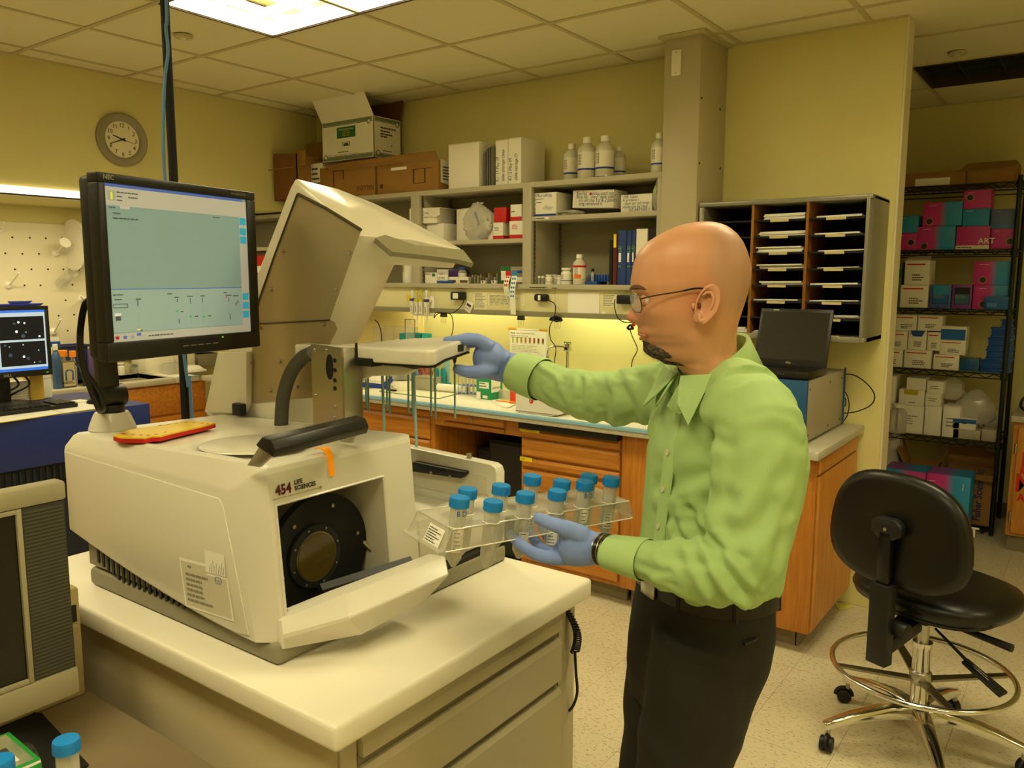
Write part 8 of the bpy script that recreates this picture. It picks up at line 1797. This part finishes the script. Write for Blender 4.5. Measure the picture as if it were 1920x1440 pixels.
# shoulder caps
g.sph(PD(1405,772,1.265),(.075,.075,.062),16,10); g.sph(PD(1275,742,1.52),(.07,.07,.058),16,10); g.tube([PF(1352,716,1.40),PD(1400,752,1.28)],[.055,.062],14); g.tube([PF(1330,712,1.42),PD(1280,732,1.5)],[.055,.06],14)
def seg(p,a,b):
    d=b-a; t=max(0,min(1,(p-a).dot(d)/d.length_squared)); return (p-(a+d*t)).length,t
elb=PL[6]; elr=PR[3]
CR=[(1.83,.007,.0065,[(1016,690),(1030,697),(1043,705)]),(1.8,.006,-.008,[(1083,701),(1079,721),(1077,738)]),(1.82,.008,.007,[(1045,715),(1055,735),(1066,752),(1080,760)]),(1.8,.007,.007,[(1090,700),(1091,725),(1090,750)]),
 (1.79,.006,-.006,[(1108,708),(1109,743)]),(1.74,.010,-.009,[(1128,722),(1122,752),(1127,788)]),(1.72,.010,.008,[(1140,705),(1138,745),(1144,785)]),(1.66,.009,-.009,[(1152,716),(1171,760),(1178,788)]),(1.63,.009,.007,[(1168,706),(1190,748),(1200,785)]),(1.6,.009,-.007,[(1190,700),(1212,730),(1222,766)]),
 (1.86,.006,.005,[(1018,725),(1034,740),(1050,752)]),(1.2,.008,-.009,[(1326,990),(1340,1040),(1366,1075),(1390,1092)]),(1.2,.008,.008,[(1338,990),(1356,1030),(1386,1070)]),(1.2,.007,-.007,[(1330,1006),(1352,1012),(1373,1018)]),(1.21,.008,-.008,[(1297,1036),(1312,1064),(1330,1092),(1368,1118)]),
 (1.21,.009,.008,[(1310,1026),(1326,1060),(1345,1086),(1372,1104)]),(1.22,.008,.007,[(1282,1026),(1296,1060),(1312,1090)]),(1.24,.006,-.006,[(1203,1062),(1225,1060),(1244,1054)]),(1.24,.007,.005,[(1226,1082),(1262,1092),(1300,1104)]),(1.25,.007,-.005,[(1240,1030),(1262,1024),(1290,1020),(1312,1012)]),
 (1.21,.012,.006,[(1440,830),(1400,890),(1365,940)]),(1.2,.012,-.006,[(1425,930),(1392,965),(1350,985)]),(1.2,.011,.006,[(1455,900),(1430,960),(1392,1010)]),(1.27,.012,-.008,[(1340,792),(1332,840),(1331,900),(1329,965)]),(1.27,.014,.007,[(1330,930),(1300,965),(1262,990)]),(1.28,.013,-.006,[(1326,900),(1290,930),(1262,955)]),
 (1.28,.012,.005,[(1318,830),(1294,850),(1270,880)]),(1.26,.008,.004,[(1340,800),(1372,775),(1412,765),(1446,776),(1472,800)]),(1.2,.010,.006,[(1462,960),(1440,1040),(1420,1090)]),(1.2,.009,-.006,[(1450,985),(1424,1050),(1398,1100)])]
CREASE=[([(PD(x,y,dd).dot(RH),PD(x,y,dd).z) for x,y in P_],PD(P_[0][0],P_[0][1],dd).dot(FH),w2,am) for dd,w2,am,P_ in [(a_,b_*1.05,c_*.62,d_) for a_,b_,c_,d_ in CR]]
def sdisp(p,n):
    d=.0016*NZ.noise(p*13)+.0006*NZ.noise(p*38)
    # right sleeve: ring like gathers
    best=9; tt=0
    for i in range(len(PR)-1):
        q,t=seg(p,PR[i],PR[i+1])
        if q<best: best=q; tt=i+t
    if best<.085 and tt>.6:
        u=tt+.55*NZ.noise(p*9)+.25*(p.z-1.4)*20
        d+=.0018*max(0,math.sin(u*4.2))**1.5*min(1,(tt-.6))*(1-.6*max(0,tt-6))-.002
    best=9
    for i in range(len(PL)-1):
        q,t=seg(p,PL[i],PL[i+1])
        if q<best: best=q; tt=i+t
    if best<.09:
        ke=math.exp(-((tt-6.2)/1.7)**2); dirv=(p-elb)
        d+=.0016*ke*max(0,math.sin(tt*5.5+3.5*NZ.noise(p*10)+dirv.dot(RH)*25))**1.4
        if 2<tt<5: d+=.0012*math.sin((p.dot(RH)*60+p.z*26)+2*NZ.noise(p*7))*math.sin(PI*(tt-2)/3)
        if tt>7: d+=.0012*math.sin(tt*5+2.5*NZ.noise(p*12))*(1 if tt<10.5 else .2)
    # creases seen in the photo, ridges and valleys along lines on the cloth
    if n.dot(FH)<.35:
        x,z=p.dot(RH),p.z
        for P_,dd,w2,am in CREASE:
            if abs(p.dot(FH)-dd)>.16: continue
            bd=9
            for i in range(len(P_)-1):
                ax_,az_=P_[i]; bx_,bz_=P_[i+1]; ux_,uz_=bx_-ax_,bz_-az_; t=((x-ax_)*ux_+(z-az_)*uz_)/(ux_*ux_+uz_*uz_); t=max(0,min(1,t)); dx_,dz_=x-ax_-ux_*t,z-az_-uz_*t
                e=math.hypot(dx_,dz_); 
                if e<bd: bd=e; sg=1 if dx_*uz_-dz_*ux_>0 else -1
            if bd<w2*3.2: u=bd/w2; d+=am*(math.exp(-u*u)-.55*math.exp(-(u-1.6)**2)*(1 if sg>0 else .35))
    # torso folds: diagonals from the arm pit to the waist
    rel=p-PF(1300,960,1.25); d+=.0012*math.sin(p.z*42+p.dot(RH)*34+2.2*NZ.noise(p*6))*math.exp(-(rel.length/.16)**2)
    if p.z<1.16: d+=.0022*math.sin(math.atan2((p-PF(1318,1080,DT)).dot(lt),(p-PF(1318,1080,DT)).dot(ft))*9+NZ.noise(p*8)*2)*min(1,(1.16-p.z)/.05)
    return d
sm_=remesh(g,.0046,5,sdisp)
sh_=addmesh('shirt',sm_,shm,man)
# collar
def nring(defs): return [[PF(x,y,d) for x,y,d in r] for r in defs]
ctr=PF(1335,680,1.385)
def cpt(ang,y,rf,rl,cx_=1338,dd=1.385,front=0):
    c=PF(cx_,y,dd); return c+ft*(rf*math.cos(ang))+lt*(rl*math.sin(ang))
def cy(ang,a0,a1):  # height falls to the front
    t=(1+math.cos(ang))/2; return a0+(a1-a0)*t**1.1
g=G(); r0=[];r1=[];r2=[];r3=[]
N=44
angs=[.16+(2*PI-.32)*k/N for k in range(N+1)]
for a in angs:
    r0.append(cpt(a,cy(a,706,738),.071,.078)); r1.append(cpt(a,cy(a,630,700),.058,.062,1334)); r2.append(cpt(a,cy(a,628,700),.061,.065,1334))
    t=(1+math.cos(a))/2; r3.append(cpt(a,cy(a,694,742)+26*math.exp(-((abs(a if a<PI else 2*PI-a)-.42)/.30)**2),.082+.020*t,.092))
g.rings([r0,r1,r2,r3],False,False,closed=False); co=g.obj('collar',shm2,man,sharp=70,fix=False)
co.modifiers.new('s','SOLIDIFY').thickness=.0022
# collar points (folded leaf towards the front)
for s in (1,-1):
    A_=cpt(s*.10,700,.066,.070,1334); B_=cpt(s*.95,690,.085,.092); T_=cpt(s*.62,778 if s>0 else 770,.118,.125); M_=cpt(s*.35,744,.100,.105)
    g=G(); g.rings([[A_,B_,T_,M_],[p+ft*.003+lt*.003*s for p in (A_,B_,T_,M_)]]); g.obj('collar_point',shm2,man,bev=.001)
# placket, buttons, cuffs
def onfront(y,off=0,da=0):
    for (y0,c0_,a0,b0),(y1,c1_,a1,b1) in zip(trow,trow[1:]):
        if y<=y1: t=max(0,(y-y0)/(y1-y0)); c=PF(c0_+(c1_-c0_)*t,y,DT); return c+ft*((a0+(a1-a0)*t)*math.cos(da)+off)+lt*((b0+(b1-b0)*t)*math.sin(da))
    c=PF(trow[-1][1],y,DT); return c+ft*(trow[-1][2]+off)
g=G(); ysq=[728,745,765,800,840,880,930,980,1030,1075,1105]
g.rings([[onfront(y,o_,da)+ft*.001*math.sin(y*.09) for o_,da in ((.0035,-.06),(.0055,.0),(.0045,.115),(.0005,.125))] for y in ysq],False,False,closed=False); g.obj('placket',shm2,man,fix=False,sharp=80)
for y in (764,838,905,972,1040): p=onfront(y,.006,.03); n_=ft; G().tube([p,p+n_*.002],.0052,14).obj('button',mat('button_pearl','#dcd8b8',.25),man)
def cuff(A_,B_,r0,r1,name='cuff'):
    d=(B_-A_).normalized(); g=G(); g.tube([A_,A_+d*.004,B_-d*.003,B_,B_-d*.004],[r0*.98,r0*1.02,r1*1.03,r1,r1*.86],28,False,rb=1.2); o=g.obj(name,shm2,man,sharp=80); return d
cuff(PD(1212,1050,1.278),PD(1141,1034,1.325),.0335,.0275); cuff(PD(1016,712,1.895),PD(968,697,1.935),.051,.0455)
def seamline(name,pts,r=.0016): G().tube(bez(pts,5),r,5).obj(name,mat('seam_green','#86a264',.8),man)
# ---- trousers
trm=mat('trousers_charcoal','#1d1b17',.8,bump=(400,.1,.001))
g=G(); g.rings(trings([(1058,1320,.105,.147),(1075,1320,.105,.147)]+hip[1:],1.0))
for h_,k_,a_ in ((hl,kl,al),(hr,kr,ar)): g.tube([h_+EZ*.03,h_.lerp(k_,.3),h_.lerp(k_,.65),k_,k_.lerp(a_,.5),a_-EZ*.04],[.090,.088,.082,.074,.070,.068],20)
g.sph(PF(1346,1190,1.34),(.074,.070,.085),14,10); g.sph(PF(1346,1195,1.45),(.072,.07,.085),14,10)
def tdisp(p,n): return .003*NZ.noise(p*11)+.004*math.sin(p.z*40+p.dot(RH)*30+2*NZ.noise(p*6))*math.exp(-((p.z-.80)/.10)**2)*.7
addmesh('trousers',remesh(g,.0075,5,tdisp),trm,man)
bl_=mat('belt_leather','#0e0c0a',.35)
rb=trings([(1072,1320,.1095,.1515),(1098,1319,.1105,.1525)],1.0,48); ri=trings([(1098,1319,.103,.145),(1072,1320,.102,.144)],1.0,48); G().rings(rb+ri,False,False).obj('belt',bl_,man,sharp=60)
p=PF(1319,1086,DT)+ft*.1105; G().hexa([p-lt*.022-EZ*.016,p+lt*.022-EZ*.016,p+lt*.022-EZ*.016+ft*.006,p-lt*.022-EZ*.016+ft*.006],[p-lt*.022+EZ*.016,p+lt*.022+EZ*.016,p+lt*.022+EZ*.016+ft*.006,p-lt*.022+EZ*.016+ft*.006]).obj('buckle',steel,man,bev=.002)
for a in (.5,1.25,2.2):
    q=[]
    for y in (1068,1103): c=PF(1319,y,DT); q.append(c+ft*(.1115*math.cos(a))+lt*(.1545*math.sin(a)))
    G().tube(q,.005,6).obj('belt_loop',trm,man)
q=[PF(1436,1170,1.33),PF(1420,1195,1.27),PF(1395,1208,1.25)]; G().tube(bez(q,5),.003,6).obj('pocket_welt',black,man)
p=PF(1432,1110,1.38); G().box(-.01,.01,-.03,.03,-.04,.04)
gp=G(); gp.sph(p,(.022,.028,.042),12,8); gp.obj('belt_pouch',black,man)
for a_ in (al,ar):
    d=-RH; c=V((a_.x,a_.y,0)); rs=[]
    for f_,w2,h in ((-.075,.03,.06),(-.05,.038,.075),(.02,.040,.085),(.08,.044,.065),(.14,.046,.045),(.18,.036,.036),(.20,.014,.025)): rs.append([c+d*f_+FH*w2*math.cos(t2)+EZ*(max(.0,h*.5+h*.55*math.sin(t2))) for t2 in [2*PI*k/14 for k in range(14)]])
    G().rings(rs).obj('shoe',mat('shoe_black','#15120f',.3),man,sharp=60)
# ---- hands in gloves
glv=mat('glove_blue','#7f97dc',.55,bump=(300,.06,.001))
def finger(g,pts,r0,r1): 
    P_=bez(pts,4); n=len(P_); g.tube(P_,[r0+(r1-r0)*i/(n-1) for i in range(n)],12); g.sph(P_[-1],r1,10,8)
# left hand: thumb outside the rack flange, fingers curling under and behind it
g=G()
wl=[PD(1127,1029,1.335),PD(1105,1027,1.35),PD(1082,1022,1.365),PD(1066,1016,1.375)]
g.tube(wl,[.025,.031,.038,.033],16,rb=.8); g.sph(PD(1085,1024,1.37),(.036,.034,.034),14,10); g.sph(PD(1066,1034,1.40),(.028,.028,.024),12,8)
finger(g,[PD(1098,1006,1.345),PD(1066,992,1.345),PD(1040,984,1.352),PD(1010,972,1.368)],.0165,.0105)
finger(g,[PD(1080,1042,1.385),PD(1045,1046,1.39),PD(1010,1041,1.405),PD(980,1024,1.425),PD(957,1002,1.445)],.0150,.0088)
finger(g,[PD(1080,1044,1.41),PD(1050,1046,1.435),PD(1020,1032,1.47),PD(1000,1010,1.50),PD(988,990,1.515)],.0145,.0088)
finger(g,[PD(1085,1044,1.425),PD(1062,1044,1.46),PD(1040,1026,1.50),PD(1025,1004,1.525),PD(1015,986,1.535)],.0138,.0084)
finger(g,[PD(1092,1042,1.43),PD(1078,1040,1.47),PD(1062,1024,1.505),PD(1052,1006,1.525)],.0125,.0078)
lh=addmesh('left_glove',remesh(g,.0028,4,lambda p,n:.0007*NZ.noise(p*60)),glv,man)
G().tube([PD(1126,1029,1.337),PD(1122,1028.6,1.340),PD(1118,1028,1.342)],[.0255,.0268,.0262],24,False).obj('glove_cuff',glv,lh)
# right hand on the tray end: fingers above, thumb below
g=G()
wr=[PD(958,692,1.945),PD(940,686,1.945),PD(918,676,1.94),PD(903,668,1.935)]
g.tube(wr,[.036,.040,.045,.036],16,rb=.66); g.sph(PD(918,672,1.94),(.042,.042,.044),14,10)
finger(g,[PD(920,652,1.915),PD(896,638,1.905),PD(868,637,1.90),PD(838,638,1.895)],.0180,.0100)
finger(g,[PD(920,652,1.945),PD(894,636,1.94),PD(866,635,1.94),PD(840,640,1.94)],.0172,.0098)
finger(g,[PD(922,654,1.97),PD(898,638,1.97),PD(872,637,1.975),PD(850,643,1.98)],.0165,.0095)
finger(g,[PD(926,660,1.99),PD(904,646,1.995),PD(884,645,2.0),PD(868,650,2.005)],.0145,.0086)
finger(g,[PD(925,690,1.925),PD(902,697,1.905),PD(878,697,1.90),PD(858,692,1.90)],.0205,.0125)
rh=addmesh('right_glove',remesh(g,.0036,4,lambda p,n:.0008*NZ.noise(p*50)),glv,man)
G().tube([PD(960,693,1.944),PD(955,691,1.944),PD(949,689,1.944)],[.0375,.039,.038],24,False).obj('glove_cuff',glv,rh)
# wristwatch
d=(PD(1127,1029,1.335)-PD(1150,1033,1.32)).normalized(); p=PD(1137,1031,1.328)
G().tube([p-d*.010,p-d*.009,p+d*.009,p+d*.010],[.0252,.0268,.0268,.0252],28,False,rb=1.12).obj('watch_strap',mat('watch_dark','#1f1b15',.25),man)
for o_ in (-.010,.001,.0105): G().tube([p+d*(o_-.0008),p+d*(o_+.0008)],[.0272,.0272],28,False,rb=1.12).obj('watch_link',steel,man)
# ================================================================ tube rack in the hand
capsF=[(861.8,937,1.350),(925,944,1.395),(985.5,929,1.440),(1045,924,1.487),(1097,906.5,1.538),(1146.6,899,1.588)]
capsB=[(877,921,1.425),(940,914,1.465),(998.4,896,1.510),(1054,905,1.552),(1105,894,1.600)]
upv=(EZ*.985+RH*.135).normalized()
cF=[PD(*q) for q in capsF]; cB=[PD(*q) for q in capsB]
U=(cF[-1]-cF[0]).normalized(); Wn=(upv-U*upv.dot(U)).normalized(); Bk=Wn.cross(U); Bk=Bk if Bk.dot(FH)>0 else -Bk
NTL=PD(848,993,1.335); 
rk=thing('acrylic_rack','clear acrylic rack full of blue capped tubes held in the man left hand','rack',NTL)
Lr=.435; Wd=.105; Hd=.036; T=.003
def RP(u,b_,w2): return NTL+U*u+Bk*b_+Wn*w2
acr=clear('acrylic_rack','#d8d4c2',.84,.05); edge=mat('acrylic_edge_glint','#f2efdc',.2); edge2=clear('acrylic_edge_dim','#cfcab4',.45,.1)  # front edges and hole rims whitened to look like glints; others dimmer
def rbox(name,u0,u1,b0,b1,w0,w1,m=acr): return G().hexa([RP(u0,b0,w0),RP(u1,b0,w0),RP(u1,b1,w0),RP(u0,b1,w0)],[RP(u0,b0,w1),RP(u1,b0,w1),RP(u1,b1,w1),RP(u0,b1,w1)]).obj(name,m,rk)
rbox('top_plate',0,Lr,0,Wd,-T,0)
def flange(name,pts,dv): G().rings([[RP(*p) for p in pts],[RP(*p)+dv for p in pts]]).obj(name,acr,rk)
flange('front_flange',[(0,0,-T),(Lr,0,-T),(Lr+.012,-.004,-Hd),(-.012,-.004,-Hd)],Bk*T)
flange('back_flange',[(0,Wd,-T),(Lr,Wd,-T),(Lr+.012,Wd+.004,-Hd),(-.012,Wd+.004,-Hd)],-Bk*T)
flange('end_flange',[(0,0,-T),(0,Wd,-T),(-.016,Wd+.004,-Hd),(-.016,-.004,-Hd)],U*T); flange('end_flange',[(Lr,0,-T),(Lr,Wd,-T),(Lr+.016,Wd+.004,-Hd),(Lr+.016,-.004,-Hd)],-U*T)
flange('end_lip',[(-.016,-.004,-Hd),(-.016,Wd+.004,-Hd),(-.026,Wd+.004,-Hd-.001),(-.026,-.004,-Hd-.001)],Wn*T)
for a,b2 in (((0,0,0),(Lr,0,0)),((-.012,-.004,-Hd),(Lr+.012,-.004,-Hd)),((-.026,-.004,-Hd),(-.026,Wd,-Hd)),((0,0,0),(-.016,-.004,-Hd)),((0,Wd,0),(-.016,Wd,-Hd)),((0,0,0),(0,Wd,0)),((Lr,0,0),(Lr,Wd,0)),((Lr,0,0),(Lr+.016,-.004,-Hd)),((Lr,Wd,0),(Lr+.016,Wd,-Hd)),((0,Wd,0),(Lr,Wd,0)),((-.012,Wd,-Hd),(Lr+.012,Wd,-Hd))):
    fr_=a[1]<=0 and b2[1]<=0 and a[0]<=0 and b2[0]>.2
    G().tube([RP(*a),RP(*b2)],.0012 if fr_ else .0007,5).obj('polished_edge',edge if fr_ else edge2,rk)
# sticker on the near end
e0=V(RP(-.0012,0,0))-U*.0004; ez_=(RP(-.016,-.002,-Hd)-RP(0,0,-T)).normalized()
so=RP(-.0165,Wd*.52,-Hd+.002)-U*.0012; sx_=-Bk; 
patch(rk,'sticker',paper,so,sx_,-ez_,Wd*.42,.031,d=.0008); lines(rk,so+sx_*.003-U*.0012-ez_*.002,sx_,-ez_,Wd*.36,.026,6,ink,seed=4,fill=.35)
TL_=.118
for i,c in enumerate(cF):
    d=(c-NTL); q=NTL+U*d.dot(U)+Bk*d.dot(Bk)
for k,(cs2,nm) in enumerate(((cF,'front'),(cB,'rear'))):
    ordn=['first','second','third','fourth','fifth','sixth']
    for i,c in enumerate(cs2):
        tx=[('BD',.094,.0125,bdm)] if (k==0 and i in (0,4)) else None
        if tx: tx.append(('Falcon',.034,.0085,bdm))
        lab=1 if (k==0 and i in (0,4)) else (2 if i in (2,3,5) else 0)
        lb='%s blue capped tube from the left in the %s row of the clear rack'%(ordn[i],nm)
        o=big_tube(lb,(0,0,0),0,(.055,.045,.06,.07,.03,.05)[i],lab,tx,'blue capped tubes in the clear rack')
        zx=Wn; xx=(U*.2+RH*.98); xx=(xx-zx*xx.dot(zx)).normalized(); yy=zx.cross(xx)
        rot=MX(((xx.x,yy.x,zx.x,0),(xx.y,yy.y,zx.y,0),(xx.z,yy.z,zx.z,0),(0,0,0,1)))
        yaw=MX.Rotation((.25,0.1,.3,-.2,.35,.1)[i],4,'Z')
        loc=c-zx*(.1185); o.matrix_world=MX.Translation(loc)@rot@yaw
        # hole ring where the tube passes the plate
        hgt=(loc-NTL).dot(Wn); cc=loc-zx*hgt-zx*.0
        n=20; G().tube([cc+U*(.0155*math.cos(2*PI*j/n))+Bk*(.0155*math.sin(2*PI*j/n)) for j in range(n)],.0008,4,closed=True).obj('tube_hole',edge,rk)
